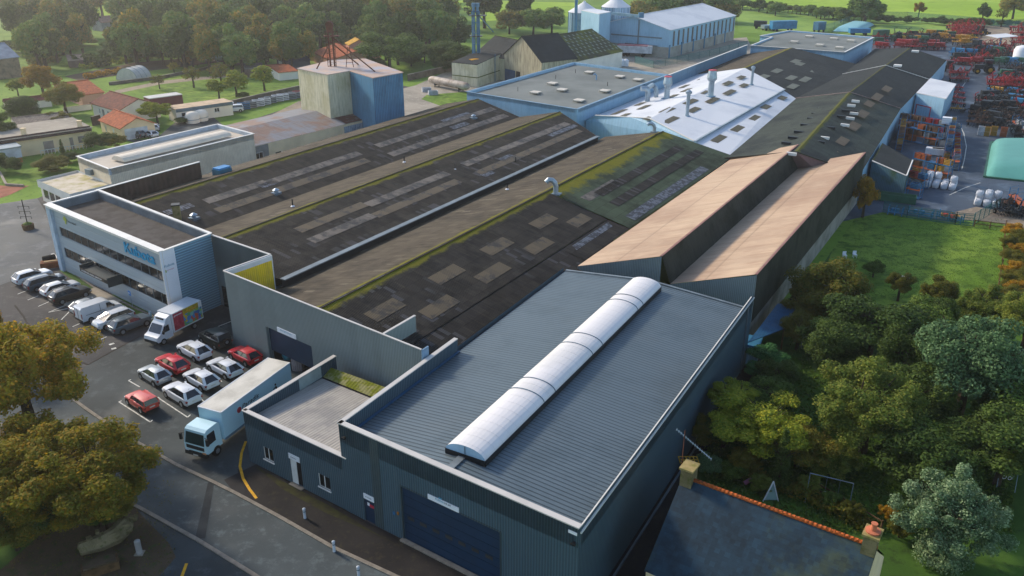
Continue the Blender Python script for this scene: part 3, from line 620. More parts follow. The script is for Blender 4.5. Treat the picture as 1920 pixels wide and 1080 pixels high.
a=onslope(1078,455,R3,8,s3); b=onslope(1130,440,R3,8,s3); m.roof(W(-43.9,a[1]-1,f(-43.9)),W(-43.9,b[1]+4,f(-43.9)),W(-41.3,b[1]+2.5,f(-41.3)),W(-41.3,a[1]-2.5,f(-41.3))); m.build('roof_patch',m_tarp,fac)
# long brown parapet wall on the far side and pale screen on the roof
m=MB(); m.prism([W(-103.7,63.3,0),W(-103.4,63.3,0),W(-103.4,80.2,0),W(-103.7,80.2,0)],4.5,9.0); m.build('brown_parapet',m_brown,fac)
m=MB(); m.bar(W(-103.55,63.3,9.04),W(-103.55,80.2,9.04),.4,.08); m.build('coping',m_copw,fac)
sp0=P(716,628,7.6); sp1=P(778,592,7.6); 
m=MB(); m.bar(flat(sp0,6.0),flat(sp1,6.0),.15,3.2); m.build('roof_screen',SHEET('pale_screen_cladding','a9b2a8',.2,.3,.5),fac)
m=MB(); m.bar(flat(sp0,7.63),flat(sp1,7.63),.25,.08); m.build('screen_coping',m_coping,fac)
# ---------------- sawtooth hall
saw=thing('sawtooth_hall','sawtooth hall of two pale salmon roof slopes with steep dark weathered faces','factory hall',W(-30,110,0))
SA,SB=81.5,140.0
m=MB(); m.roof(W(-30.7,SA,8.4),W(-30.7,SB,8.4),W(-40.8,SB,5.2),W(-40.8,SA,5.2)) if False else m.roof(W(-30.7,SB,8.4),W(-30.7,SA,8.4),W(-40.8,SA,5.1),W(-40.8,SB,5.1)); m.build('roof',m_saw,saw)
m=MB(); m.roof(W(-20.35,SB,8.5),W(-20.35,SA,8.5),W(-29.4,SA,5.4),W(-29.4,SB,5.4)); m.build('roof',m_saw,saw)
m=MB(); m.face([W(-29.4,SA,5.4),W(-29.4,SB,5.4),W(-30.6,SB,8.35),W(-30.6,SA,8.35)]); m.build('steep_face',m_sawface,saw)
m=MB(); m.wall(W(-20.15,SA,0),W(-20.15,SB,0),3.0,8.45); m.build('upper_cladding',m_sawface,saw)
m=MB(); m.wall(W(-20.3,SA,0),W(-20.3,SB,0),0,3.0); m.build('wall',M('pale_concrete_wall','9a968c',.9,0,.2,.4,c2='77746a'),saw)
m=MB(); m.bar(W(-30.68,SA,8.42),W(-30.68,SB,8.42),.22,.07); m.bar(W(-20.25,SA,8.52),W(-20.25,SB,8.52),.22,.07); m.build('lip_flashing',M('red_edge_flashing','9a6e64',.6),saw)
m=MB()
for a,b,za,zb in ((-40.8,-30.6,5.1,8.4),(-29.4,-20.15,5.4,8.5)):
    m=MB(); m.face([W(a,SA,3),W(b,SA,3),W(b,SA,zb-.03),W(a,SA,za-.03)]); m.build('gable_wall',m_facade,saw); m=MB(); m.face([W(b,SB,0),W(a,SB,0),W(a,SB,za-.03),W(b,SB,zb-.03)]); m.build('gable_wall',m_facade,saw)
# ---------------- office block
OZ=9.0
o0=P(89,382,OZ); o1=P(304,471,OZ); o2=P(395,438,OZ); o3=P(185,357,OZ)
off=thing('office_block','two storey grey office block with white frame, two dark window bands and big blue letters','office building',flat((o0+o1)/2,0))
def po(px,py): return onwall(px,py,o0,o1)
OL=(flat(o1,0)-flat(o0,0)).length
b1=(po(111,426),po(313,525)); 
zt1=po(110.4,424.4)[1]; zb1=po(116.7,443)[1]; zt2=po(119.4,463.3)[1]; zb2=po(125,482.8)[1]
sA=po(110.4,424.4)[0]; sB=po(309,515)[0]
band1=(sA,sB,zb1,zt1); band2=(sA,sB,zb2,zt2)
m=MB(); m.wall(o0,o1,0,OZ,[band1,band2],.22); m.build('front_wall',m_paneld,off)
NW=14
for bnd in (band1,band2):
    for k in range(NW):
        a=bnd[0]+(bnd[1]-bnd[0])*k/NW; b=bnd[0]+(bnd[1]-bnd[0])*(k+1)/NW
        window(off,o0,o1,(a,b,bnd[2],bnd[3]),panes=1,fr=M('dark_mullion','4c585e',.5) if 'dark_mullion' not in bpy.data.materials else bpy.data.materials['dark_mullion'],off=-.10,fw=.07,sill=False) if True else 0
odir=(flat(o1,0)-flat(o0,0)).normalized(); on=Vector((odir.y,-odir.x,0))
m=MB(); m.panel(o0,o1,(0,.62*1.6,0,OZ-.35),.35,.35); m.build('white_pillar',M('pale_blue_white','b4c8d8',.5),off)
m=MB(); m.panel(o0,o1,(OL-.18,OL,0,OZ-.35),.35,.35); m.panel(o0,o1,(0,OL,OZ-.35,OZ-.02),.35,.36); m.build('white_frame',m_copw,off)
sdir=(flat(o2,0)-flat(o1,0)); SL=sdir.length; sdir.normalize()
o1f=flat(o1,0)+on*.35
m=MB(); m.wall(o1f,flat(o2,0),0,OZ); m.build('side_wall',m_louv,off)
sp=1.85
m=MB(); m.panel(o1f,o2,(0,sp,0,OZ-.02),.03,.03); wp=m.build('white_side_panel',m_sign,off)
text('Kubota',wp,'lettering',o1f,o2,.28,7.05,.42,m_inkt,.035,.005,width=1.3)
text('groupe',wp,'lettering',o1f,o2,.55,6.6,.22,m_pinkp,.035,.004,width=.9)
m=MB(); m.panel(o1f,o2,(.3,.46,6.45,6.75),.04,.01); m.build('emblem',m_green2,wp)
m=MB(); m.wall(flat(o3,0),flat(o0,0),0,OZ); m.wall(flat(o2,0),flat(o3,0),4,OZ); m.build('wall',m_brown,off)
ri=lambda p,k: p
qi=[flat(x,0) for x in (o0,o1,o2,o3)]; cc_=sum(qi,Vector())/4; qi=[x+(cc_-x).normalized()*.12 for x in qi]
m=MB(); pw(m,qi[0],qi[1],OZ-1.3,OZ-.01,.5); pw(m,qi[1],qi[2],OZ-1.3,OZ-.01,.22); pw(m,qi[2],qi[3],OZ-1.3,OZ-.01,.3); pw(m,qi[3],qi[0],OZ-1.3,OZ-.01,.3); m.build('parapet',M('grey_parapet','66727a',.6),off)
m=MB(); m.face([flat(o0,OZ-1.0),flat(o1,OZ-1.0),flat(o2,OZ-1.0),flat(o3,OZ-1.0)]); m.build('roof',m_flatd,off)
m=MB(); m.bar(flat(o0+on*.05,OZ+.03),flat(o1+on*.05,OZ+.03),.95,.08); m.bar(flat(o1,OZ+.04),flat(o2,OZ+.04),.34,.08); m.bar(flat(o2,OZ+.035),flat(o3,OZ+.035),.38,.08); m.bar(flat(o3,OZ+.045),flat(o0,OZ+.045),.38,.08); m.build('coping',m_copw,off)
kb0=po(233,455); kb1=po(291,487)
text('Kubota',off,'big_lettering',o0,o1,kb0[0],6.98,1.75,m_teal,.08,.05,bold=.03,width=kb1[0]-kb0[0])
lg=po(121,410)
m=MB(); m.panel(o0,o1,(lg[0],lg[0]+.3,7.2,8.2),.05,.03); m.panel(o0,o1,(lg[0]-.25,lg[0]+.6,7.6,8.05),.07,.02); lgo=m.build('logo',m_green2,off)
text('kverneland',lgo,'lettering',o0,o1,lg[0]+.9,7.6,.42,m_dframe,.06,.01,width=2.0)
c0=po(178,505); c1=po(229,531)
m=MB(); q0=flat(o0,0)+odir*c0[0]; q1=flat(o0,0)+odir*c1[0]
m.prism([q0,q1,q1+on*1.7,q0+on*1.7],2.9,3.08,True,True); m.prism([q1,q1+odir*.15,q1+odir*.15+on*1.7,q1+on*1.7],2.3,3.5); m.prism([q0-odir*.15,q0,q0+on*1.7,q0-odir*.15+on*1.7],2.7,3.5)
cn=m.build('entrance_canopy',M('dark_canopy','2c3a40',.5),off)
m=MB(); f0=q0+on*1.72; f1=q1+on*1.72; m.panel(f0,f1,(0,(f1-f0).length,2.75,3.25),.02,.04); cf=m.build('canopy_fascia',m_dk,cn)
text('KVERNELAND GROUP',cf,'lettering',f0,f1,.4,2.88,.3,m_sign,.03,.004,width=(f1-f0).length*.75) if False else text('KVERNELAND GROUP',off,'canopy_lettering',f0,f1,.4,2.88,.3,m_sign,.03,.004,width=(f1-f0).length*.75)
m=MB(); m.prism([q0+on*.35,q1+on*.35,q1+on*5.2,q0+on*5.2],0,.14); m.build('entrance_landing',m_conc,off)
# ================================================================ other buildings
def quadn(a,b,c,d): return [Vector(a),Vector(b),Vector(c),Vector(d)]
def house(name,label,cat,Lp,Kp,Rp,ze,zr,gable='KR',wm=m_renderw,rm=m_tbrown,over=.4,wins=(),z0=0.0,world=None,group=None,ridge_off=.5,square=True,th=.15):
    if world: Lq,K,R=[flat(p,0) for p in world]
    else: Lq,K,R=[flat(P(*p,ze),0) for p in (Lp,Kp,Rp)]
    d=(K-Lq).normalized(); n=Vector((-d.y,d.x,0))          # n points inwards/back
    if square: R=K+n*((R-K).dot(n))
    C=Lq+(R-K); t=thing(name,label,cat,(Lq+K+R+C)/4,group=group)
    m=MB(); gh=zr-ze
    def side(p,q,g):
        Ls=(q-p).length
        m.wall(p,q,z0,(lambda s:ze+gh*max(0,1-abs(s-Ls*ridge_off)/(Ls*.5))) if False else ze)
        if g and gh>0: m.face([flat(p,ze),flat(q,ze),flat(p.lerp(q,ridge_off),zr)])
    side(Lq,K,gable=='LK'); side(K,R,gable=='KR'); side(R,C,gable=='LK'); side(C,Lq,gable=='KR')
    m.build('wall',wm,t)
    e=over; s=(gh/((R-K).length*.5 if gable=='KR' else (K-Lq).length*.5)) if gh else 0
    if gh<=0:
        m=MB(); m.prism([Lq-d*e-n*e,K+d*e-n*e,R+d*e+n*e,C-d*e+n*e],ze,ze+.18,True,True); rf=m.build('roof',rm,t)
    elif gable=='KR':
        r0=Lq.lerp(C,ridge_off)-d*e; r1=K.lerp(R,ridge_off)+d*e; dz=s*e; m=MB()
        for (a,b,sg) in ((Lq-d*e-n*e,K+d*e-n*e,1),(C-d*e+n*e,R+d*e+n*e,-1)):
            A0,A1=flat(r0,zr+.06),flat(r1,zr+.06); E1,E0=flat(b,ze-dz+.06),flat(a,ze-dz+.06)
            if sg>0: m.roof(A1,A0,E0,E1)
            else: m.roof(A0,A1,E1,E0)
            lo=[p-Vector((0,0,th)) for p in (A0,A1,E1,E0)]; m.face([E0,E1,lo[2],lo[3]] if sg>0 else [E1,E0,lo[3],lo[2]]); m.face([A0,E0,lo[3],lo[0]]); m.face([E1,A1,lo[1],lo[2]])
        rf=m.build('roof',rm,t)
        m=MB(); m.bar(flat(r0,zr+.1),flat(r1,zr+.1),.3,.12); m.build('ridge',rm,rf)
    else:
        r0=Lq.lerp(K,ridge_off)-n*e; r1=C.lerp(R,ridge_off)+n*e; dz=s*e; m=MB()
        for (a,b,sg) in ((Lq-d*e-n*e,C-d*e+n*e,1),(K+d*e-n*e,R+d*e+n*e,-1)):
            A0,A1=flat(r0,zr+.06),flat(r1,zr+.06); E1,E0=flat(b,ze-dz+.06),flat(a,ze-dz+.06)
            if sg>0: m.roof(A0,A1,E1,E0)
            else: m.roof(A1,A0,E0,E1)
            lo=[p-Vector((0,0,th)) for p in (A0,A1,E1,E0)]; m.face([E0,E1,lo[2],lo[3]]); m.face([A0,E0,lo[3],lo[0]]); m.face([E1,A1,lo[1],lo[2]])
        rf=m.build('roof',rm,t)
        m=MB(); m.bar(flat(r0,zr+.1),flat(r1,zr+.1),.3,.12); m.build('ridge',rm,rf)
    for w_ in wins:
        wl,x0,y0,x1,y1=w_[:5]; kind=w_[5] if len(w_)>5 else 'window'; p,q=(Lq,K) if wl==1 else (K,R)
        a=onwall(x0,y0,p,q); b=onwall(x1,y1,p,q); op=(a[0],b[0],max(.05,min(a[1],b[1])),max(a[1],b[1]))
        if len(w_)>6: op=(a[0],b[0],w_[6],w_[7])
        if kind=='window': window(t,p,q,op,off=.05,fw=.1,sill=True)
        else:
            m=MB(); m.panel(p,q,op,.06,.06); m.build(kind if kind!='opening' else 'open_doorway',{'door':m_wframe,'garage_door':M('white_garage_door','ccd4da',.5),'shutter':M('taupe_shutter','9a8f86',.6),'opening':m_black,'blue_door':M('blue_sliding_door','2c4f70',.5),'dark_door':m_dk}[kind],t)
    return t,(Lq,K,R,C,d,n),rf
def chimney(par,p,w_,z0,z1,mt=None):
    m=MB(); m.box(flat(p,z0),w_,w_,z1-z0,0); m.box(flat(p,z1),w_*1.25,w_*1.25,.12,0); return m.build('chimney',mt or m_brick,par)
# ---------------- pale blue flat roofed building
B1=[W(-104.2,151.9,0),W(-75.3,147.9,0),W(-75.3,195.3,0),W(-103.4,200.4,0)]
fb_=thing('flat_roofed_building','pale blue clad building with grey flat roof and eight square rooflights','factory building',W(-90,174,0))
m=MB(); m.prism(B1,0,8,False); m.build('wall',m_blue,fb_)
m=MB(); n4=len(B1)
for i in range(4): pw(m,B1[i],B1[(i+1)%4],7.2,8.0,.4)
m.build('parapet',m_blue,fb_)
m=MB(); cap(m,[flat(b,8.03) for b in B1],.4,.08,True); m.build('coping',M('blue_coping','7fa0b8',.5),fb_)
m=MB(); m.face([flat(b,7.45) for b in B1]); m.build('roof',m_flat,fb_)
m_dome=M('rooflight_dome','cdc2b0',.4,0,.08)
for (x,y) in ((1105,134),(1162,142),(1196,148),(1036,155),(1004,172),(1054,167),(1134,169),(1086,187)):
    m=MB(); m.box(P(x,y+2,7.5),2.0,2.0,.28,math.radians(-AZ)); m.box(P(x,y+2,7.78),1.7,1.7,.2,math.radians(-AZ)); m.build('rooflight',m_dome,fb_)
m=MB(); p=P(1118,150,7.5); m.tube([p,p+Vector((0,0,1.1)),p+Vector((-.3,0,1.4)),p+Vector((-.7,0,1.2))],.16,8); m.build('vent_pipe',M('blue_vent','6f9cc0',.4),fb_)
for (x,y) in ((1042,148),(971,171),(1079,137),(1139,161)):
    m=MB(); m.tube([P(x,y,7.5),P(x,y,7.5)+Vector((0,0,.9))],.07,6); m.build('vent_pipe',m_dk,fb_)
# ---------------- white roofed hall
wh=thing('white_roofed_hall','factory hall with bright white sheet roof, brown roof lights and tall metal flues','factory hall',W(-60,175,0))
wR0,wR1=W(-59.3,146,8.3),W(-62.0,213,8.3); wW0,wW1=W(-75,151.3,5.3),W(-75,215.5,5.3); wS0,wS1=W(-48.5,140.5,6.6),W(-48.3,199,6.6); wE0,wE1=W(-41.6,137.4,5.15),W(-44.6,196,5.15)
m=MB(); m.roof(wR0,wR1,wW1,wW0); m.roof(wR1,wR0,wS0,wS1); rf=m.build('roof',m_white,wh)
dz=Vector((0,0,.45)); m=MB(); m.roof(wS1-dz,wS0-dz,wE0,wE1); m.build('lower_roof',m_white,wh)
m=MB(); m.face([wS0-dz,wS1-dz,wS1,wS0]); m.bar(wS0+Vector((.0,0,-.05)),wS1+Vector((0,0,-.05)),.5,.12); m.build('roof_step',M('step_flashing','a8b4b8',.5),wh)
m=MB(); m.face([flat(wW0,0),flat(wE0,0),wE0,wS0,wR0,W(-64,147.3,7.9),W(-72.5,150.2,6.6),wW0]); m.build('gable_wall',m_blue,wh)
m=MB(); m.bar(W(-72.4,150.2,6.75),W(-59.3,145.9,8.45),.3,.12); m.bar(W(-59.3,145.9,8.45),wS0+Vector((0,0,.1)),.3,.12); m.build('verge_flashing',m_copw,wh)
def wzf(u): 
    return 8.3-(u+60)*( 1.7/11.8) if u>-60 else 8.3-(-60-u)*.2
def onw(px,py):
    z=8
    for _ in range(30): p=P(px,py,z); u,v=uvm(p); z=wzf(u) if u<-48.4 else 6.2-(u+48.4)*.2
    return u,v,z
def uvm(p): a=math.radians(AZ); return p[0]*math.cos(a)-p[1]*math.sin(a),p[0]*math.sin(a)+p[1]*math.cos(a)
m_wl=M('brown_roof_light','5b5338',.6,0,.15,1)
for (x,y,l) in ((1216,222,3),(1251,207,6),(1258,225,6),(1295,191,6),(1301,206,5),(1320,172,4),(1336,188,6),(1365,156,5),(1368,173,6),(1390,145,4),(1395,160,4),(1200,195,4),(1207,201,5),(1161,210,6),(1171,216,4),(1283,162,5),(1287,169,5),(1262,180,4),(1316,148,4),(1320,153,4),(1348,257+4,0),(1467,184,3.5),(1436,201,4),(1416,222,4.5),(1383,242,5),(1348,261,5.5)):
    if not l: continue
    u,v,z=onw(x,y); m=MB(); w2=.75 if u>-48.4 else .7
    f=(lambda uu: wzf(uu)) if u<-48.4 else (lambda uu: 6.27-(uu+48.4)*.2)
    m.face([W(u-w2,v-l/2,f(u-w2)+.05),W(u+w2,v-l/2,f(u+w2)+.05),W(u+w2,v+l/2,f(u+w2)+.05),W(u-w2,v+l/2,f(u-w2)+.05)]); m.build('roof_light',m_wl,wh)
# side wall that runs on to the far flat roof
m=MB(); m.wall(W(-74.8,195,0),W(-74.8,257,0),0,8); pw(m,W(-74.8,195,0),W(-74.8,257,0),0,8,.35); m.build('long_wall',m_blue,wh)
m=MB(); m.bar(W(-74.95,195,8.04),W(-74.95,257,8.04),.4,.08); m.build('coping',m_copw,wh)
# ---------------- dark halls beyond
dk=thing('dark_roofed_hall','long dark corrugated roof with pale squares between white roof and far flat roof','factory hall',W(-58,225,0))
m=MB(); m.roof(W(-62,213,8.3),W(-61.5,256,8.3),W(-74.8,256,5.5),W(-74.8,215,5.5)); m.build('roof',m_pale,dk)
m=MB(); m.roof(W(-61.5,256,8.3),W(-62,213,8.3),W(-44.8,196,5.1),W(-42.5,237,5.1)); m.face([W(-61.5,256,8.3),W(-42.5,237,5.1),W(-43,256,5.1)]); rd=m.build('roof',m_darkr,dk)
m=MB(); m.face([W(-62,213,3),W(-44.8,196,3),W(-44.8,196,5.1),W(-62,213,8.3)]); m.build('wall',m_blue,dk)
def wz2(u): return 8.3-(u+61.8)*(3.2/18)
for (x,y,l) in ((1457,133,6),(1432,144,6),(1484,146,6),(1510,149,7),(1487,162,6),(1492,115,6),(1530,133,6),(1500,120,5)):
    z=7
    for _ in range(30): p=P(x,y,z); u,v=uvm(p); z=wz2(u)
    m=MB(); m.face([W(u-.9,v-l/2,wz2(u-.9)+.05),W(u+.9,v-l/2,wz2(u+.9)+.05),W(u+.9,v+l/2,wz2(u+.9)+.05),W(u-.9,v+l/2,wz2(u-.9)+.05)]); m.build('roof_light',M('pale_roof_light','6f7264',.7),dk)
dr_=thing('dark_ridged_hall','three part dark hall roof stepping away beside the storage yard, mossy at the near end','factory hall',W(-32,200,0))
secs=[((-29.6,134.5),(-32.8,191.5),(-41.8,137.5),(-45.2,196.5),(-20.4,139.5),(-23.0,197.5),8.5),((-32.8,191.5),(-32.6,234),(-45.2,196.5),(-43.0,236.5),(-23.0,197.5),(-22.6,240),8.5),((-32.6,234),(-32.2,272),(-43.0,236.5),(-44.5,291),(-22.6,240),(-22.6,278),8.5)]
for k,(r0,r1_,w0,w1_,e0,e1,z) in enumerate(secs):
    m=MB(); m.roof(W(*r0,z),W(*r1_,z),W(*w1_,5.1),W(*w0,5.1)); m.roof(W(*r1_,z),W(*r0,z),W(*e0,5.0),W(*e1,5.0))
    q=m.build('roof',[SHEET('lichened_slate_sheet','474e48',.21,.4,.9,c2='343a3a',cs=.12,rows=1.45,rowc=.75,moss='565a30',mossw=.7,bd=.03,panel=(1.05,1.45),pv=.12),m_darkr,m_darkr][k],dr_)
    m=MB(); m.bar(W(*r0,z+.08),W(*w0,5.2),.35,.12); m.bar(W(*r0,z+.08),W(*e0,5.1),.35,.12); m.build('verge_capping',m_copw if k==2 else m_sawface if k==0 else M('pink_capping','9c8680',.7),q)
m=MB(); m.face([W(-41.8,137.5,0),W(-20.4,139.5,0),W(-20.4,139.5,4.97),W(-29.6,134.5,8.45),W(-41.8,137.5,5.05)]); m.build('gable_wall',m_pinkgab,dr_)
m=MB(); m.wall(W(-20.5,139.5,0),W(-23.0,197.5,0),0,5); m.wall(W(-23.0,197.5,0),W(-22.6,278,0),0,5); m.wall(W(-22.6,278,0),W(-44.5,291,0),0,5); m.face([W(-22.6,278,5),W(-44.5,291,5),W(-32.2,272,8.5)]); m.build('wall',m_blue,dr_)
def wz3(u): return 8.5-(abs(u+31)*.33)
m_pl2=M('brown_patch_sheet','6a5f50',.8,0,.1,1)
for (x,y,wd_,l) in ((1500,196,1,5),(1480,218,1,5),(1519,198,1.2,7),(1496,226,1.2,6),(1453,242,1.2,5),(1545,182,1.2,8),(1575,157,1.2,7),(1663,167,1.6,6),(1645,182,1.6,7),(1630,195,1.6,5),(1618,214,1.7,6),(1601,237,1.8,6),(1580,265,1.6,5),(1560,285,1.6,3)):
    z=7
    for _ in range(30): p=P(x,y,z); u,v=uvm(p); z=wz3(u)
    m=MB(); m.face([W(u-wd_/2,v-l/2,wz3(u-wd_/2)+.07),W(u+wd_/2,v-l/2,wz3(u+wd_/2)+.07),W(u+wd_/2,v+l/2,wz3(u+wd_/2)+.07),W(u-wd_/2,v+l/2,wz3(u-wd_/2)+.07)]); m.build('roof_light',m_pl2,dr_)
def vent(px,py,f,mt,nm='ridge_vent',sx=1.5,sy=.5):
    z=7
    for _ in range(30): p=P(px,py,z); u,v=uvm(p); z=f(u)
    m=MB(); m.box(W(u,v,z-.1),sx,sy,.45,math.radians(-AZ)); m.build(nm,mt,dr_)
for x,y in ((1549,194),(1540,205),(1529,215),(1521,224),(1509,236),(1497,249),(1486,260),(1474,270),(1565,184),(1586,209),(1577,220),(1558,241),(1538,268),(1600,210)): vent(x,y,wz3,m_dk)
for x,y in ((1601,214),(1594,223),(1584,236),(1596,199),(1604,191),(1546,260),(1572,181),(1568,187),(1484,290)): vent(x,y,wz3,m_copw,'pale_vent')
for x,y in ((1683,124),(1666,112),(1716,97)): vent(x,y,wz3,m_copw,'roof_box',1.8,1.6)
# far flat roof
B2=[W(-73.7,256.7,0),W(-47,256.5,0),W(-46.1,295.6,0),W(-58,298,0),W(-73.7,300,0),W(-78,281,0),W(-73.9,280,0)]
ff=thing('flat_roofed_building','pale blue flat roofed building with six rooflights at the far end of the works','factory building',W(-60,277,0))
m=MB(); m.prism(B2,0,8,False); m.build('wall',m_blue,ff)
m=MB()
for i in range(len(B2)): pw(m,B2[i],B2[(i+1)%len(B2)],7.2,8,.35)
m.build('parapet',m_blue,ff)
m=MB(); m.face([flat(b,7.6) for b in B2]); m.build('roof',m_flat,ff)
m=MB(); cap(m,[flat(b,8.03) for b in B2],.4,.08,True); m.build('coping',m_copw,ff)
for (x,y) in ((1489,79),(1517,69),(1563,73),(1595,77),(1537,85),(1574,90)):
    m=MB(); m.box(P(x,y+1,7.65),2.2,2.2,.5,math.radians(-AZ)); m.build('rooflight',m_dome,ff)
# white box beside the yard
bx_=thing('white_topped_extension','pale blue box building with white flat roof and red door frame beside the storage yard','extension',W(-19.5,226,0))
Q=[W(-22.6,217.5,0),W(-16.1,213,0),W(-16.1,234.5,0),W(-22.4,240,0)]
m=MB(); m.prism(Q,0,5.2,False); m.build('wall',m_blue,bx_)
m=MB(); m.prism([Q[0]+Vector((-.1,-.2,0)),Q[1]+Vector((.2,-.2,0)),Q[2]+Vector((.2,0,0)),Q[3]],5.2,5.4,True,True); m.build('roof',m_white,bx_)
m=MB(); m.panel(Q[0],Q[1],(.6,.8,0,2.6),.1,.1); m.panel(Q[0],Q[1],(4.6,4.8,0,2.6),.1,.1); m.panel(Q[0],Q[1],(.6,4.8,2.6,2.8),.1,.1); m.build('door_frame',m_red,bx_)
# lean-to at the yard
ln_=thing('lean_to_shed','small blue green shed with dark mossy roof between hall and storage yard','shed',W(-17.8,156,0))
Q=[W(-20.5,150.5,0),W(-14.5,147.9,0),W(-15.1,159,0),W(-21.2,164.7,0)]
m=MB(); m.prism(Q,0,3.5,False); m.face([flat(Q[0],3.5),flat(Q[1],3.5),flat(Q[0],4.6)]); m.face([flat(Q[3],3.5),flat(Q[0],3.5),flat(Q[0],4.6),flat(Q[3],4.6)]); m.build('wall',SHEET('teal_shed_cladding','446a78',.3,.3,.7,c2='38583f',cs=.3),ln_)
m=MB(); m.roof(flat(Q[0],4.7),flat(Q[3],4.7),flat(Q[2],3.6),flat(Q[1],3.6)); m.build('roof',m_darkr,ln_)
m=MB(); m.bar(flat(Q[0],4.75),flat(Q[1],3.65),.18,.12); m.bar(flat(Q[1],3.65),flat(Q[2],3.65),.18,.12); m.build('edge_trim',m_copw,ln_)
# ---------------- cream shed with barrel skylight
cs_=thing('cream_flat_roofed_shed','long cream clad shed with pale flat roof and long barrel rooflight','warehouse',W(-127,93,0))
Q=[W(-133.2,79.3,0),W(-121.7,77.2,0),W(-120.4,106,0),W(-132.4,108,0)]
m=MB(); m.prism(Q,0,6,False); m.build('wall',m_cream,cs_)
m=MB()
for i in range(4): pw(m,Q[i],Q[(i+1)%4],5.0,6.0,.3)
m.build('parapet',M('blue_white_parapet','b4bfc8',.6),cs_)
m=MB(); cap(m,[flat(b,6.04) for b in Q],.35,.08,True); m.build('coping',m_copw,cs_)
m=MB(); m.face([flat(b,5.35) for b in Q]); m.build('roof',M('pale_flat_roof','c8beae',.9,0,.06,.3),cs_)
m=MB(); pr=[(1.7*math.cos(a),.2+.8*math.sin(a)) for a in np.linspace(math.pi,0,9)]; a0_,a1_=W(-126.3,82,5.4),W(-125.6,104,5.4); dd_=(a1_-a0_).normalized(); nn_=Vector((dd_.y,-dd_.x,0))
for (x0,z0),(x1,z1) in zip(pr,pr[1:]): m.face([a0_+nn_*x0+Vector((0,0,z0)),a0_+nn_*x1+Vector((0,0,z1)),a1_+nn_*x1+Vector((0,0,z1)),a1_+nn_*x0+Vector((0,0,z0))])
m.face([a0_+nn_*x+Vector((0,0,z)) for x,z in pr[::-1]]); m.build('barrel_rooflight',M('cream_polycarbonate','d8ccb8',.5,0,.06,.6),cs_)
m=MB(); m.box(W(-128.5,78.1,3.9),1.4,.8,.9,math.radians(-AZ)); m.build('air_conditioner',m_galvd,cs_)
la=thing('flat_roofed_annex','low white banded annex with pale flat roof beside the grey office block','annex',W(-128,75,0))
Q=[W(-134,72.6,0),W(-122.7,70.5,0),W(-121.9,77.1,0),W(-133.6,79.3,0)]
m=MB(); m.prism(Q,0,2.6,False); m.build('wall',m_renderw,la)
m=MB(); m.prism([Q[0]-fn*-.0+Vector((-.2,-.3,0)),Q[1]+Vector((.3,-.3,0)),Q[2]+Vector((.3,0,0)),Q[3]+Vector((-.2,0,0))],2.45,3.6,False); m.build('white_fascia',m_copw,la)
m=MB(); m.face([flat(b,3.25) for b in Q]); m.build('roof',M('pale_flat_roof_b','cfc4b4',.9,0,.1,.5,c2='a8a06c'),la)
for s in (1.0,3.4,5.8):
    m=MB(); m.panel(Q[0],Q[1],(s,s+1.8,.8,2.2),.03,.03); m.build('window',m_glass,la)
# rusty shed and tower
rs=thing('rusty_roofed_shed','low cream shed with rust stained sheet roof in front of the tall tower','shed',W(-128,125,0))
f0,f1,b0,b1_=W(-121.2,104.5,0),W(-118.4,137.3,0),W(-137,110,0),W(-136,142,0)
m=MB(); mid0,mid1=f0.lerp(b0,.55),f1.lerp(b1_,.55)
m.roof(flat(mid1,4.9),flat(mid0,4.9),flat(f0,3.5),flat(f1,3.5)); m.roof(flat(mid0,4.9),flat(mid1,4.9),flat(b1_,4.2),flat(b0,4.2)); m.build('roof',m_rust,rs)
m=MB(); c_=f0.lerp(f1,.74); m.roof(flat(mid1.lerp(mid0,.2),4.95),flat(mid1.lerp(mid0,.2),4.95).lerp(flat(mid0,4.95),.001),flat(c_,3.56),flat(f1,3.56)) if False else m.roof(flat(mid1,4.93),flat(mid0.lerp(mid1,.76),4.93),flat(f0.lerp(f1,.76),3.53),flat(f1,3.53)); m.build('red_roof_patch',m_rustred,rs)
m=MB(); m.wall(f0,f1,0,3.45); m.wall(b0,f0,0,3.4); m.face([flat(b0,3.4),flat(f0,3.4),flat(mid0,4.85),flat(b0,4.15)]); m.wall(f1,b1_,0,3.4); m.wall(b1_,b0,0,4.1); m.build('wall',m_render,rs)
s_=(f1-f0).length
m=MB(); m.panel(f0,f1,(0,5,0,3.4),.03,.03); gw=m.build('grey_wall_panel',M('grey_render','8a8a86',.9),rs)
window(rs,f0,f1,(1.8,3.6,1.0,2.2),off=.09)
m=MB(); m.panel(f0,f1,(s_*.74,s_-.3,.2,3.0),.03,.03); m.build('sheeted_bay',SHEET('pale_blue_sheeting','9fb0bc',.5,.3,.5,c2='74889a',cs=1.5),rs)
m=MB(); m.panel(f0,f1,(s_-1.6,s_-.1,.1,3.2),.05,.03); m.build('open_doorway',m_black,rs)
for (k,x0,x1) in ((0,6.5,7.8),(1,s_*.6,s_*.66)):
    m=MB(); m.panel(f0,f1,(x0,x1,.1,1.4),.05,.04); m.build('door',m_dk,rs)
TZ=13.0
tw=thing('tall_cream_tower','tall streaked cream tower with pale flat roof rising behind the rusty shed','tower',W(-128,140,0))
Q=[W(-134.4,132.5,0),W(-123.4,129.7,0),W(-122.65,135.6,0),W(-122.65,141,0),W(-136,144.5,0)]
m=MB(); m.prism(Q,0,TZ,False); m.build('wall',m_creamd,tw)
m=MB(); m.prism([Q[0]+Vector((-.15,-.15,0)),Q[1]+Vector((.1,-.2,0)),W(-122.6,135.6,0),Q[3],Q[4]],TZ,TZ+.15,True,True); m.build('roof',M('salmon_flat_roof','c0a898',.8,0,.1,.4,c2='a9a6a8'),tw)
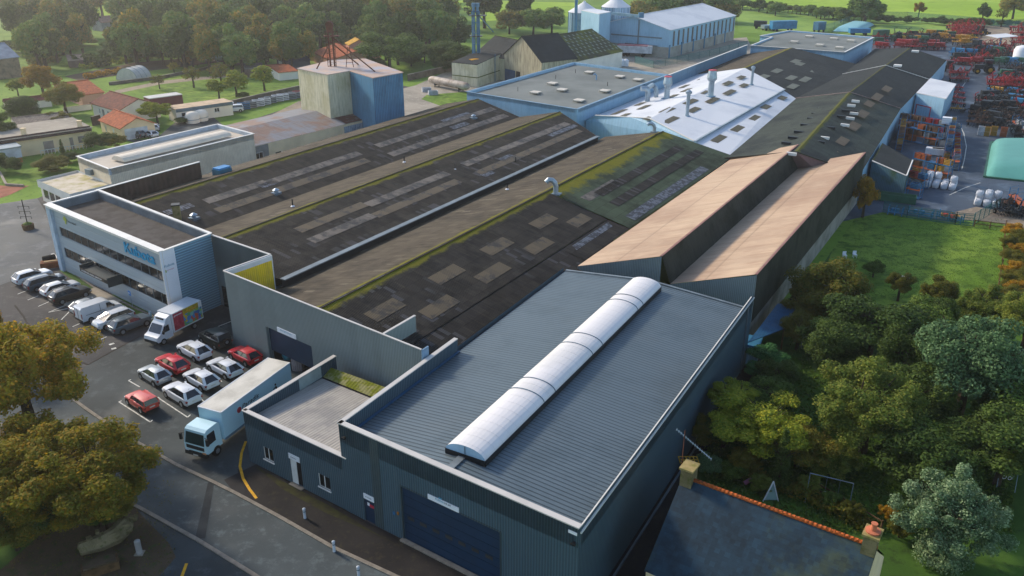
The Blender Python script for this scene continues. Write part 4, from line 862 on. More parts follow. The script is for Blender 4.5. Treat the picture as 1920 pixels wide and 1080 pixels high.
tb=thing('tall_blue_tower','tall blue corrugated tower joined to the cream tower','tower',W(-118,140,0))
Q=[W(-122.6,135.65,0),W(-113,131.6,0),W(-111.9,139.8,0),W(-131,150.5,0),W(-136,144.6,0),W(-122.6,141.1,0)]
m=MB(); m.prism(Q,0,TZ,False); m.build('wall',m_tblue,tb)
m=MB(); m.prism([Q[0],Q[1]+Vector((.1,-.2,0)),Q[2]+Vector((.2,.1,0)),Q[3],Q[4],Q[5]],TZ,TZ+.15,True,True); m.build('roof',M('salmon_flat_roof_b','b89c88',.8,0,.1,.25,c2='a8a8b0'),tb)
# rusted elevator head on the tower
el=thing('grain_elevator','rusted lattice grain elevator head with slanting spouts on top of the towers','grain elevator',P(624,124,TZ+.15))
def pt_(x,y,z): return P(x,y,z)
base=P(624,124,TZ+.15); ux=Vector((1,0,0)); topz=zat=TZ+9.8
m=MB(); 
for dx in (-.45,.45): m.bar(base+ux*dx,base+ux*dx+Vector((0,0,7.0)),.32,.32)
m.build('elevator_leg',m_rusty,el)
m=MB()
for k in range(8):
    z=k*.9; m.bar(base+Vector((-.9,-.5,z)),base+Vector((.9,-.5,z)),.06,.06); m.bar(base+Vector((-.9,-.5,z)),base+Vector((.9,-.5,z+.9)),.05,.05)
for dx in (-.9,.9): m.bar(base+Vector((dx,-.5,0)),base+Vector((dx,-.5,7.3)),.1,.1)
m.build('ladder_frame',m_rusty,el)
m=MB(); m.box(base+Vector((.2,0,6.2)),3.2,1.8,.14); m.bar(base+Vector((-.9,-.9,7.3)),base+Vector((1.8,-.9,7.3)),.07,.07); m.bar(base+Vector((1.8,-.9,6.3)),base+Vector((1.8,-.9,7.3)),.07,.07); m.build('platform',m_rusty,el)
m=MB(); m.box(base+Vector((0,0,7.0)),1.3,1.0,1.5); m.tube([base+Vector((0,-.6,8.6)),base+Vector((0,.6,8.6))],.75,14); m.build('elevator_head',m_rusty,el)
for (q,z0) in ((P(594,129,TZ+.2),5.2),(P(672,121,TZ+.2),5.0),(P(703,134,TZ+.2),6.4)):
    m=MB(); m.tube([base+Vector((0,0,z0)),q],.14,8); m.build('spout',m_rusty,el)
p=P(656,126,TZ+.2); m=MB()
for dx in (-.8,.8): m.bar(p+Vector((dx,0,0)),p+Vector((dx*.2,0,4.2)),.12,.12)
m.bar(p+Vector((-.8,0,1)),p+Vector((.8,0,1)),.08,.08); m.build('spout_trestle',m_rusty,el)
# ---------------- grain store group
gs=thing('cream_silo_block','low streaked cream block with blue dryer tower standing on its dark roof','agricultural building',W(-133,200,0))
g0,g1=W(-137.4,192.6,0),W(-129.8,194.6,0)
g0,g1=flat(P(847,117,6),0),flat(P(894,122,6),0); g2=flat(P(945,100,7),0); g3=g0+(g2-g1)
def slant(m,q,zs):
    n=len(q)
    for i in range(n): j=(i+1)%n; m.face([flat(q[i],0),flat(q[j],0),flat(q[j],zs[j]),flat(q[i],zs[i])])
m=MB(); slant(m,[g0,g1,g2,g3],[6,6,7.2,7.2]); m.build('wall',m_creamd,gs)
e_=.25; m=MB(); m.slab([flat(g0,6.15),flat(g1,6.15),flat(g2,7.35),flat(g3,7.35)],.2); m.build('roof',m_darkr,gs)
m=MB(); 
for a,b in ((g0,g1),(g1,g2)):
    d_=(b-a).normalized(); n_=Vector((d_.y,-d_.x,0)); m.bar(flat(a+n_*.05,2.6),flat(b+n_*.05,2.6),.15,.2)
m.build('moss_band',M('moss_band','6a7030',.9),gs)
m=MB(); p=P(889,112,6.4); m.box(p,2.4,1.6,.2,.6); m.build('grain_pile',M('spilt_grain','c9921c',.9),gs)
dt=thing('dryer_tower','tall blue steel dryer tower with pipes and ladder on the cream block roof','tower',P(893,103,6.5))
b_=P(893,103,6.5)
m=MB()
for dx,dy in ((-1.0,-.6),(1.0,-.6),(1.0,.8),(-1.0,.8)): m.bar(b_+Vector((dx,dy,0)),b_+Vector((dx,dy,12)),.28,.28)
for z in (3,6,9,12): m.bar(b_+Vector((-1,-.6,z)),b_+Vector((1,-.6,z)),.15,.15)
m.build('frame',m_tblue,dt)
for dx in (-.55,.55):
    m=MB(); m.tube([b_+Vector((dx,0,0)),b_+Vector((dx,0,13.2))],.38,10); m.tube([b_+Vector((dx,0,13.2)),b_+Vector((dx,0,14.2))],.6,10); m.build('elevator_pipe',M('steel_blue_pipe','5b87a0',.5),dt)
m=MB(); m.box(b_+Vector((.6,0,10.8)),5.0,2.6,.15); 
for x in (-1.9,3.1): m.bar(b_+Vector((x,-1.3,10.9)),b_+Vector((x,-1.3,12)),.08,.08)
m.bar(b_+Vector((-1.9,-1.3,12)),b_+Vector((3.1,-1.3,12)),.08,.08); m.box(b_+Vector((0,0,5.2)),3.6,2.4,.15); m.build('platform',m_dk,dt)
m=MB(); m.bar(b_+Vector((1.2,0,10.5)),P(925,60,10)+Vector((0,0,0)),.25,.25); m.build('spout',m_tblue,dt)
m=MB(); q_=g1.lerp(g2,.62); d_=(g2-g1).normalized(); n_=Vector((d_.y,-d_.x,0))
for s in (-.35,.35): m.bar(flat(q_+d_*s+n_*.3,0),flat(q_+d_*s+n_*.3,7.6),.08,.08)
for k in range(18): m.bar(flat(q_-d_*.35+n_*.3,.4*k),flat(q_+d_*.35+n_*.3,.4*k),.05,.05)
tag(m.build('wall_ladder',m_tblue,gs))
bw=m_creamd; th_=None
bL,bK=P(944,86,9),P(1014,104,7)
t,fr_,rf=house('tall_gabled_barn','tall gabled barn with streaked cream gable, dark roof and blue sliding door','barn',None,None,None,7.6,13.2,'LK',SHEET('streaked_grey_cream_cladding','b3a98e',.8,.2,.8,c2='c2b898',cs=.15,streak=.9,stc='6a6252'),m_darkr,.35,world=(W(-128.6,206.5,0),W(-112.6,199.6,0),W(-109.0,211.0,0)),wins=((1,947,128,966,150,'blue_door',0,3.6),(1,968,128,975,150,'opening',0,3.6)))
t,fr_,rf=house('low_gabled_barn','cream barn with plain dark slope facing the dryer tower','barn',None,None,None,6.4,10.5,'KR',m_creamd,m_darkr,.3,world=(W(-142,213,0),W(-129,207,0),W(-124.5,219,0)))
t,fr_,rf=house('mossy_roofed_barn','long low barn with mossy green roof dotted with pale tiles','barn',None,None,None,5.0,10.6,'KR',m_renderw,None or SHEET('mossy_dotted_roof','3c4030',.5,.1,.9,c2='5d6420',cs=.12,amt=(.45,.6)),.3,world=(W(-114.4,212.5,0),W(-110.6,246.8,0),W(-133.5,250,0)))
Lq,K,R,C,d,n=fr_
mm=MB(); sl=10.6-5.0; hw=(R-K).length/2; LL=(K-Lq).length
for i in range(15):
    for j in range(7):
        s=1.6+i*(LL-3)/14+(.8 if j%2 else 0); f=.10+j*.125; q=Lq+d*s+n*(hw*f); z=5.0+sl*f+.10
        q2=q+n*(hw*.07); mm.face([flat(q,z),flat(q+d*.75,z),flat(q2+d*.75,z+sl*.07),flat(q2,z+sl*.07)])
tag(mm.build('pale_roof_tiles',M('pale_lichen_tile','75857a',.8,0,.2,1),t),kind='stuff')
# big blue warehouse
t,fr_,rf=house('blue_warehouse','large pale blue warehouse with white roof and brown translucent strips above concrete bays','warehouse',None,None,None,9.0,12.6,'KR',m_blue,m_white,.3,world=(W(-105.3,272.2,0),W(-101.5,329,0),W(-128.5,333,0)))
t2=t; Lq,K,R,C,d,n=fr_
m=MB(); m.wall(Lq+Vector((.05,-.1,0)),K+Vector((.05,-.1,0)),0,3.4); m.wall(C-d*.1,Lq-d*.1,0,3.4); m.build('concrete_base',M('pale_concrete','a8a498',.9,0,.15,.3),t)
for k in range(15):
    s=(k+.7)*(K-Lq).length/15.2; m=MB(); m.panel(Lq,K,(s,s+1.1,3.5,8.3),.12,.05); m.build('translucent_strip',M('brown_strip','65605a',.6) if k==0 else bpy.data.materials['brown_strip'],t)
for k in range(6):
    s=(k)*(K-Lq).length/6; m=MB(); m.panel(Lq,K,(s,s+.6,0,4.2),.3,.3); m.build('blue_pier',m_tblue,t)
m=MB(); m.bar(flat(Lq.lerp(C,.1)-d*.2,6.2),flat(Lq.lerp(C,.8)-d*.2,6.2),.2,.4); m.bar(flat(Lq.lerp(C,.15)-d*.2,3.6),flat(Lq.lerp(C,.6)-d*.2,3.6),.2,.3); m.bar(flat(Lq.lerp(C,.42)-d*.2,3.6),flat(Lq.lerp(C,.42)-d*.2,11.5),.4,.4); m.build('wall_rail',M('grey_rail','6f7f88',.6),t)
# silos
def silo(name,label,c,r,h,rh,grp=None):
    t=thing(name,label,'silo',c,group=grp); m=MB(); m.lathe(c,[(r,0),(r,h)],20); m.build('drum',SHEET('corrugated_silo_steel','8fb0c8',1.2,.3,.4,.3,c2='6c93ae',cs=.3),t,)
    m=MB(); m.lathe(c,[(r+.25,h-.1),(.5,h+rh),(.45,h+rh+.4)],20); m.build('cone_roof',m_white,t)
    m=MB()
    for k in range(10):
        a=2*math.pi*k/10; q=Vector(c)+Vector((math.cos(a)*(r+.06),math.sin(a)*(r+.06),0)); m.bar(q,q+Vector((0,0,h)),.16,.16)
    m.build('stiffener',m_tblue,t); return t
silo('grain_silo','pale blue steel silo with white cone roof, right one behind the box tower',W(-137,298,0),5.2,13.0,3.4)
silo('grain_silo','pale blue steel silo with white cone roof, half hidden by the box tower',W(-144,286,0),5.6,11.8,3.2)
bt=thing('box_tower','pale blue box tower with white flat roof in front of the silos','tower',W(-132,262,0))
q0,q1,q2=flat(P(1090,20,14),0),flat(P(1124,27,14),0),flat(P(1145,23,14),0)
q3=q0+(q2-q1); m=MB(); m.prism([q0,q1,q2,q3],0,14,False); m.build('wall',m_blue,bt); m=MB(); m.prism([q0,q1,q2,q3],14,14.2,True,True); m.build('roof',m_white,bt)
cv=thing('grain_conveyor','pale blue tubular conveyor bridge between box tower and warehouse roof','conveyor',P(1150,27,13))
m=MB(); m.bar(P(1148,25,13),flat(P(1202,32,12.6),12.8),.9,.9); m.build('bridge',M('conveyor_blue','86a8b4',.5),cv); m=MB(); m.box(flat(P(1202,32,12.6),12.4),1.6,1.6,1.6); m.build('conveyor_head',m_tblue,cv)
mt_=thing('steel_mast','tall slim blue steel mast beside the silos','mast',W(-141,268,0)); m=MB()
pz=P(1079,60,6); m.tube([flat(pz,0),flat(pz,19)],.55,10); m.build('pole',m_tblue,mt_)
# ---------------- houses on the left
t,fr_,rf=house('bungalow','long cream bungalow with dark brown sloping fascia, three stubby chimneys and white corner conservatory','house',(28,266),(174,240),(174,226),3.6,3.6,'KR',m_render,m_conc,.3,world=(W(-166.5,79,0),W(-160.3,99.5,0),W(-172,103,0)),wins=((1,80,265,105,290,'shutter',0,2.3),(1,129,257,140,278,'shutter',0,2.3),(1,145,254,165,268,'shutter',1.0,2.3)))
Lq,K,R,C,d,n=fr_
m=MB(); a=Lq-n*.75; b=K-n*.75; m.face([flat(a,3.35),flat(b,3.35),flat(K+n*.35,4.05),flat(Lq+n*.35,4.05)]); m.face([flat(a,3.2),flat(b,3.2),flat(b,3.35),flat(a,3.35)]); m.build('sloping_fascia',TILE('dark_brown_tile','4a3834','3d2f2c'),t)
for f in (.04,.45,.93): chimney(t,Lq.lerp(K,f)+n*1.5,.7,3.6,5.0,m_render)
m=MB()
for k in range(16): q=Lq.lerp(K,.52+.03*k)-n*1.6; m.bar(flat(q,.1),flat(q,1.0),.08,.08)
m.bar(flat(Lq.lerp(K,.52)-n*1.6,1.0),flat(Lq.lerp(K,.97)-n*1.6,1.0),.1,.1); m.build('balustrade',m_wframe,t)
cq=Lq+d*5.0-n*2.6
m=MB(); m.box(flat(cq,1.0),4.6,3.8,1.9,math.atan2(d.y,d.x)); m.build('conservatory',M('white_panelling','c8ccd4',.5),t)
m=MB(); m.box(flat(cq,.0),4.4,3.6,1.0,math.atan2(d.y,d.x)); m.build('conservatory_base',M('ochre_brick','a87848',.9,0,.2,2),t)
m=MB(); m.box(flat(cq,2.9),5.0,4.2,.22,math.atan2(d.y,d.x)); m.build('conservatory_roof',m_galvd,t)
wq=Lq-d*9
t2,fr2,_=house('bungalow_wing','cream flat roofed wing of the bungalow at the photo edge','house',None,None,None,3.9,3.9,'KR',m_render,m_render,.1,world=(W(-171,63,0),Lq+d*1.5-n*2.0,Lq+d*1.5+n*7))
t,fr_,rf=house('brown_tiled_house','single storey white house with mottled brown tiled roof and small windows','house',(172,192),(222,207),(279,190),3.0,4.9,'KR',m_renderw,m_tbrown,.4,wins=((1,184,198,188,206,'window',.9,2.1),(1,190,200,196,210,'window',.3,2.2),(1,200,205,205,212,'window',.9,2.1)))
house('garage','small cream garage with orange tiled roof and wide pale door','garage',(187,224),(226,240),(283,228),2.7,4.3,'KR',m_render,m_torange,.35,wins=((2,233,245,279,256,'garage_door',0,2.3),(1,197,236,200,243,'window',.6,1.8),(1,211,241,215,250,'door',0,1.9)))
mh,fr_,rf=house('mobile_home','white mobile home with pale flat roof and blue grey edge','mobile home',(314,200),(329,206),(413,184),3.0,3.0,'KR',m_renderw,M('peach_flat_roof','cdb598',.9),.15,wins=((2,339,209,356,215,'window',1.2,2.2),(2,400,194,411,202,'window',1.2,2.2),(2,366,198,383,208,'door',.4,2.3)))
Lq,K,R,C,d,n=fr_; m=MB(); m.bar(flat(K+d*.2,2.75),flat(R+d*.2,2.75),.1,.7); m.build('fascia',M('blue_grey_fascia','5f7680',.6),mh)
house('shipping_container','dark red container with pale top behind the mobile home','container',(269,182),(280,186),(333,175),2.6,2.6,'KR',M('dark_red_steel','6c2c34',.6),m_coping,.05)
house('pink_house','pink rendered house with orange tiled roof behind the autumn tree','house',(100,158),(152,178),(164,162),2.8,4.5,'LK',m_renderp,m_torange,.3)
house('stone_barn','tall old stone barn with pale blue grey slate roof at the photo edge','barn',(-20,112),(34,106),(37,92),5.8,9.0,'KR',M('old_stone','8a7a66',.95,0,.25,.8),M('pale_slate','8090a0',.8),.3)
house('low_stone_outbuilding','low old outbuilding with faded grey tiled roof behind the bungalow','outbuilding',(20,224),(32,238),(118,214),2.4,3.5,'LK',m_renderw,m_tpale,.2,wins=((2,45,236,57,243,'dark_door',.6,1.9),)) 
house('long_red_wall_shed','long low shed with dark red tiled roof beyond the round shrub','shed',(6,190),(10,194),(86,178),1.9,2.6,'LK',m_renderw,TILE('dark_red_tile','6e3a34','5c3230'),.2)
house('dark_chalet','small dark blue chalet with white porch in the gardens','chalet',(518,108),(536,116),(569,108),2.6,4.2,'LK',M('dark_blue_boards','2c3c50',.7),M('blue_slate','33405a',.8),.3,wins=((1,522,112,533,118,'door',0,2.0),))
house('orange_tiled_house','pink house with long orange tiled roof beyond the towers','house',(587,97),(622,112),(688,96),3.2,5.3,'KR',m_renderp,m_torange,.4,wins=((2,626,104,636,113,'opening',0,2.3),(2,640,102,652,111,'opening',0,2.3)))
house('raised_tiled_house','ochre roofed upper house behind the long orange roof','house',(648,80),(655,84),(688,80),6.2,7.6,'KR',m_renderp,M('ochre_tile','c89a3c',.85,0,.2,1),.3)
house('brick_garden_shed','long dark brick shed with grey flat roof among small trees','shed',(455,120),(459,130),(492,122),2.4,2.4,'KR',M('dark_brick','6f5a54',.9,0,.2,1.5),M('grey_felt','77726c',.9),.1)
house('orange_roofed_outbuilding','low white outbuilding with orange roof beside the brick garden shed','outbuilding',(490,123),(523,136),(551,130),2.3,3.0,'LK',m_renderw,m_torange,.25)
house('far_white_house','small distant house with faded tiled roof in the wood','house',(171,40),(190,42),(200,28),3.6,5.5,'LK',M('grey_white_render','a8aab0',.9),TILE('pink_tile','a88878','94786c'),.3)
house('small_stone_hut','small dark hut with pale roof ridge on the lawn','hut',(125,107),(128,114),(153,108),2.2,3.3,'LK',M('hut_stone','6a5a50',.9),m_tpale,.2)
# carport, tanker, trailers, greenhouse
cp=thing('carport','open carport with tilted pale sheet roof at the edge of the wood','carport',P(375,108,0)); m=MB(); a,b,c,e=P(349,99,3.2),P(368,106,3.0),P(402,98,3.6),P(382,91,3.8); m.slab([a,b,c,e],.12); m.build('roof',M('pale_blue_sheet','9fb0c0',.5),cp)
m=MB()
for q in (a,b,c,e): m.bar(flat(q,0),q,.15,.15)
m.build('post',m_wood,cp)
def capsule(c,ax,L,r,mb,n=14):
    ax=Vector(ax).normalized(); pts=[];rr=[]
    for f,k in ((-.5,.05),(-.485,.55),(-.45,.85),(-.4,1),(.4,1),(.45,.85),(.485,.55),(.5,.05)): pts.append(Vector(c)+ax*L*f); rr.append(r*k)
    mb.tube(pts,rr,n); return mb
def tank_(label,c,ax,L,r,mt,name='storage_tank',cat='tank',group=None):
    c=Vector(c); t=thing(name,label,cat,flat(c,0),group=group); m=MB(); capsule(c,ax,L,r,m); m.build('shell',mt,t,True); ax=Vector(ax).normalized(); sd_=Vector((-ax.y,ax.x,0))
    for f in (-.3,.3): m=MB(); q=c+ax*L*f; m.bar(flat(q-sd_*r*.8,c.z-r*.9) ,flat(q+sd_*r*.8,c.z-r*.9),.4,.5); m.bar(flat(q-sd_*r*.7,0),flat(q-sd_*r*.7,c.z-r*.6),.25,.25); m.bar(flat(q+sd_*r*.7,0),flat(q+sd_*r*.7,c.z-r*.6),.25,.25); m.build('cradle',m_dk if 'dirty' in label else m_galvd,t)
    return t
pa,pb=P(377,110,0),P(403,116,0); tank_('cream cylindrical tank lying under the carport edge',(pa+pb)/2+Vector((0,0,1.6)),pb-pa,(pb-pa).length,1.5,m_renderw)
pa,pb=P(402,116,0),P(430,114,0); tank_('green and white cylindrical tank beside the cream tank',(pa+pb)/2+Vector((0,0,1.5)),pb-pa,(pb-pa).length,1.3,M('green_white_tank','a8bcae',.6))
pa,pb=P(805,160,0),P(880,175,0); tank_('long dirty white gas tank lying on cradles in the grass island',(pa+pb)/2+Vector((0,0,1.7)),pb-pa,(pb-pa).length,1.05,M('dirty_white_tank','b8aca0',.6,0,.25,.5,c2='7d6c5c'))
gp=P(252,148,0); gh=thing('polytunnel','round white plastic greenhouse in the vegetable garden','greenhouse',gp); ax=(P(228,148,0)-P(262,150,0)).normalized(); sd_=Vector((-ax.y,ax.x,0)); m=MB(); r=3.6; seg=[(r*math.cos(a),r*.95*math.sin(a)) for a in np.linspace(0,math.pi,13)]; L_=3.0
def gq(x,z,k): return gp+ax*x+Vector((0,0,z))+sd_*k
for (x0,z0),(x1,z1) in zip(seg,seg[1:]): m.face([gq(x0,z0,-L_),gq(x0,z0,L_),gq(x1,z1,L_),gq(x1,z1,-L_)])
m.face([gq(x,z,-L_) for x,z in seg]); m.face([gq(x,z,L_) for x,z in seg[::-1]]); m.build('cover',M('milky_plastic','c4c2b8',.5,0,.1,.8),gh)
for k in (-1,-.33,.33,1):
    m=MB(); m.tube([gq(x*1.01,z*1.01,L_*k) for x,z in seg],.06,6); m.build('hoop',m_galvd,gh)
# white grain trailer at the warehouse
pa,pb=flat(P(1158,104,0),0),flat(P(1222,107,0),0); ax=(pb-pa).normalized(); sd_=Vector((-ax.y,ax.x,0)); tl=thing('tipping_trailer','long white tipping trailer with red top edge parked at the blue warehouse','trailer',(pa+pb)/2)
L_=(pb-pa).length; m=MB(); c=(pa+pb)/2; rz_=math.atan2(ax.y,ax.x); m.box(flat(c,1.2),L_,2.5,2.4,rz_); m.build('body',M('white_trailer','d4d4d6',.5),tl)
m=MB()
for s in (-1,1): m.bar(flat(pa+sd_*s*1.25,3.65),flat(pb-ax*1.4+sd_*s*1.25,3.65),.14,.25)
m.build('top_rail',m_red,tl)
m=MB(); m.box(flat(c,.9),L_*.95,.9,.3,rz_); m.build('chassis',m_dk,tl)
for f in (-.3,-.2,.25):
    for s in (-1,1):
        q=flat(c+ax*L_*f+sd_*s*1.1,.5); m=MB(); m.tube([q-sd_*.2,q+sd_*.2],.5,12); m.build('wheel',m_black,tl)
# barrels: two white bulk cans by the mossy barn
for x in (1166,1173):
    p=P(x,125,0); t=thing('plastic_tank','white upright plastic tank standing beside the mossy roofed barn','tank',p,group='white plastic tanks by the barn'); m=MB(); m.lathe(p,[(.9,.2),(.95,1.9),(.5,2.3),(.2,2.4)],12); m.build('drum',m_sign,t); m=MB(); m.box(p,1.6,1.6,.2); m.build('pallet',m_wood,t)
# ---------------- flues on the white roof
def flue(px,py,h,r,r2,label,cap_='cone',z=None):
    u,v,z=onw(px,py); p=W(u,v,z-.1); t=thing('metal_flue',label,'flue',p)
    m=MB(); m.lathe(p,[(r*1.9,.0),(r*1.9,.12)],4); m.build('base_plate',M('blue_base_plate','5588a8',.5) if 'blue_base_plate' not in bpy.data.materials else bpy.data.materials['blue_base_plate'],t)
    m=MB(); m.lathe(p,[(r*1.15,.1),(r,.5),(r,h*.55),(r*1.05,h*.56),(r,h*.57)],16) ; m.build('stack',m_galv,t,True)
    m=MB()
    if cap_=='barrel': m.lathe(p,[(r,h*.57),(r2,h*.68),(r2,h*.72),(r2*.78,h)],16); m.build('cowl',m_galv,t); m=MB(); m.lathe(p,[(r2*.8,h),(r2*.8,h+.12)],16); m.build('red_rim',m_red,t)
    else: m.lathe(p,[(r,h*.57),(r,h*.82),(r2,h*.88),(r2,h*.94),(r*.6,h)],16); m.build('cowl',m_galv,t)
    return t
flue(1250,184,4.6,.62,1.0,'thick tapered metal flue with red rim beside the arched duct','barrel')
flue(1332,180,5.4,.62,1.05,'thickest tapered metal flue with red rim standing alone','barrel')
flue(1288,217,5.0,.35,.62,'slender metal flue nearest the camera on the white roof')
flue(1409,158,4.2,.30,.50,'slender metal flue farthest along the white roof')
u,v,z=onw(1214,190); p=W(u,v,z); u2,v2,z2=onw(1230,182); p2=W(u2,v2,z2)
t=thing('arched_duct','wide arched metal duct looping from roof to cowl beside the flues','duct',p); m=MB(); m.tube([p,p+Vector((0,0,1.7)),p+Vector((-.1,0,2.3)),p+Vector((-.7,-.1,2.7)),p+Vector((-1.6,-.2,2.7))],.55,12); m.build('spout',m_galv,t)
m=MB(); m.tube([p2,p2+Vector((0,0,1.3)),p2+Vector((-.3,0,2.1)),p2+Vector((-1.0,0,2.6)),p+Vector((-.2,0,2.75))],.5,12); m.build('arch',m_galv,t)
# duct on the ridge of the nearest dark bay and other roof stacks
def gooseneck(px,py,z,h,r,label,dx=-1.0):
    p=P(px,py,z); t=thing('gooseneck_vent',label,'vent',p); m=MB(); m.tube([p,p+Vector((0,0,h*.55)),p+Vector((dx*.15,0,h*.8)),p+Vector((dx*.5,0,h)),p+Vector((dx,0,h*1.02)),p+Vector((dx*1.3,0,h*.85))],r,12); m.build('duct',m_galv,t); m=MB(); m.box(p-Vector((0,0,.1)),r*4,r*3,.18,-.5); m.build('base_plate',m_galvd,t)
gooseneck(1042,363,7.75,1.9,.36,'bent metal duct at the ridge of the nearest dark roof bay')
gooseneck(1227,247,8.2,1.4,.3,'small bent metal duct at the corner of the white roof gable')
for (x,y,z,mt,l) in ((333,408,6.6,m_brick,'short square brick chimney on the first dark roof behind the office'),):
    p=P(x,y,z); t=thing('brick_chimney',l,'chimney',p-Vector((0,0,.3))); m=MB(); m.box(p-Vector((0,0,.3)),.9,.9,2.0,.3); m.build('stack',mt,t); m=MB(); m.box(p+Vector((0,0,1.7)),1.05,1.05,.15,.3); m.build('cap',m_dk,t)
def rv(x,y,R,rz0,sl,label,kind):
    u,v=onslope(x,y,R,rz0,sl); p=W(u,v,rz0-abs(u-R)*sl); t=thing('roof_vent',label,'vent',p); m=MB()
    if kind=='dome': m.box(p-Vector((0,0,.1)),1.1,1.1,.3,-.5); m.build('base',m_galvd,t); m=MB(); m.lathe(p,[(.3,.2),(.3,.5),(.5,.55),(.1,.8)],10); m.build('cowl',m_galv,t)
    else: m.tube([p-Vector((0,0,.1)),p+Vector((0,0,1.0))],.09,8); m.build('pipe',m_dk,t); m=MB(); m.lathe(p-Vector((0,0,.05)),[(.3,.06),(.12,.2)],8); m.build('collar',m_sign,t)
rv(364,410,R1,8,s1,'domed roof vent beside the brick chimney','dome'); rv(888,222,R1,8,s1,'white domed vent near the far end of the first dark roof','dome'); rv(518,363,R1,8,s1,'small domed vent low on the first dark roof','dome')
for (x,y,R_,l) in ((549,387,R2,'black pipe by the first valley, nearest the office'),(758,304,R2,'black pipe by the first valley, further along'),(951,355,R3,'black pipe on the pale slope below the gutter'),(853,318,R2,'short pipe in the middle of the second dark roof'),(967,306,R2,'white collared pipe on the second dark roof')): rv(x,y,R_,8,.2,l,'pipe')
# ---------------- slate roofed house, bottom right
rA=P(1280,893,7.6); rB=P(1645,1028,7.6)          # ridge ends
rd_=(rB-rA); rd_.z=0; RL=rd_.length; rd_.normalize(); rn=Vector((rd_.y,-rd_.x,0))   # rn towards camera
sh=thing('slate_roofed_house','house with blue grey slate roof, orange ridge tiles and stone chimneys at the bottom edge','house',flat((rA+rB)/2,0))
a=flat(rA,0)-rd_*.0; b=flat(rB,0); hw=5.2; ze_=3.4; zr_=7.6
m=MB(); m.prism([a+rn*(hw-.3),b+rn*(hw-.3),b-rn*(hw-.3),a-rn*(hw-.3)],0,ze_,False)
for q,s in ((a,1),(b,-1)): m.face([flat(q+rn*(hw-.3)*s,ze_),flat(q-rn*(hw-.3)*s,ze_),flat(q,zr_-.2)])
m.build('wall',m_render,sh)
m=MB(); m.roof(flat(b,zr_),flat(a,zr_),flat(a+rn*hw,ze_-.1),flat(b+rn*hw,ze_-.1)); rf=m.build('roof',SHEET('mossy_slate','1c3544',0,.05,.7,c2='142834',cs=.5,rows=.22,rowc=.7,panel=(.34,.3),pv=.22,bd=.01,stain=.6,stc='50562c'),sh)
m=MB(); m.roof(flat(a,zr_),flat(b,zr_),flat(b-rn*hw,ze_-.1),flat(a-rn*hw,ze_-.1)); rf2=m.build('roof',m_slate,sh)
m=MB(); N=46
for k in range(N):
    s0=RL*k/N; m.tube([flat(a+rd_*s0,zr_+.02),flat(a+rd_*(s0+RL/N*.98),zr_+.06)],.13,8)
m.build('ridge_tiles',m_orange,rf)
for s,wd_ in ((.10,1.1),(.36,1.1),(.82,1.3)):
    q=a+rd_*RL*s-rn*(1.75); q2=a+rd_*RL*s-rn*(2.55); z1=zr_-(1.75/hw)*(zr_-ze_+.1)+.08; z2=zr_-(2.55/hw)*(zr_-ze_+.1)+.08
    m=MB(); m.slab([flat(q2,z2),flat(q2+rd_*wd_,z2),flat(q+rd_*wd_,z1),flat(q,z1)],.1); w_=m.build('roof_window',m_dframe,rf2)
    m=MB(); f=lambda t_,u_: flat(q.lerp(q2,t_)+rd_*wd_*u_,z1+(z2-z1)*t_+.015); m.face([f(.85,.12),f(.85,.88),f(.15,.88),f(.15,.12)]); m.build('pane',M('sky_blue_pane','4f7fae',.15) if 'sky_blue_pane' not in bpy.data.materials else bpy.data.materials['sky_blue_pane'],w_)
for q,nm in ((a+rd_*.42,'a'),(b-rd_*.42,'b')):
    m=MB(); m.box(flat(q,ze_),.8,1.0,zr_-ze_+.8,math.atan2(rd_.y,rd_.x)); c_=m.build('chimney',m_stone,sh); m=MB(); m.box(flat(q,zr_+.9),1.0,1.2,.14,math.atan2(rd_.y,rd_.x)); m.build('cap',m_brick,c_)
q=flat(b-rd_*.42,zr_+1.04); m=MB(); m.lathe(q,[(.42,.0),(.45,.12),(.2,.16),(.16,.5),(.2,.62)],14); m.build('chimney_pot',M('terracotta_pot','c87858',.8),sh)
m=MB(); bq=flat(b+rd_*1.5+rn*.8,2.6)
for k in range(8): m.bar(bq+rd_*(.2*k),bq+rd_*(.2*k)+Vector((0,0,1)),.04,.04)
for z in (0,1): m.bar(bq+Vector((0,0,z)),bq+rd_*1.5+Vector((0,0,z)),.06,.06)
m.bar(bq+Vector((0,0,-.1)),bq+rd_*1.5+Vector((0,0,-.1)),.9,.12); m.build('balcony_rail',m_wframe,sh)
m=MB(); m.box(flat(b+rd_*1.6+rn*1.6,0),2.4,2.6,2.5,math.atan2(rd_.y,rd_.x)); m.build('side_wing',m_render,sh)
# TV aerial on the chimney
t=thing('roof_aerial','branching tv aerial on a thin mast above the left stone chimney','aerial',flat(a-rd_*.35-rn*.4,zr_-.6)); p=flat(a-rd_*.35-rn*.55,zr_-1)
m=MB(); m.bar(p,p+Vector((0,0,4.2)),.05,.05); m.build('mast',m_rusty,t); m=MB(); q=p+Vector((-.5,.3,4.1)); ex=Vector((.75,-.35,-.55))
m.bar(q,q+ex*3.0,.04,.04)
for k in range(16): c=q+ex*(.2*k); m.bar(c+Vector((-.1,-.3,.1)),c+Vector((.1,.3,-.1)),.02,.02)
m.build('antenna',m_galv,t)
t=thing('ochre_grille','small ochre lattice grille lying beside the left chimney','grille',P(1291,862,4.6)); m=MB(); c=P(1291,862,4.6)
for k in range(6): m.bar(c+Vector((-.7+.28*k,-.4,0)),c+Vector((-.7+.28*k,.4,0)),.06,.05)
for k in range(3): m.bar(c+Vector((-.75,-.4+.4*k,0)),c+Vector((.75,-.4+.4*k,0)),.06,.05)
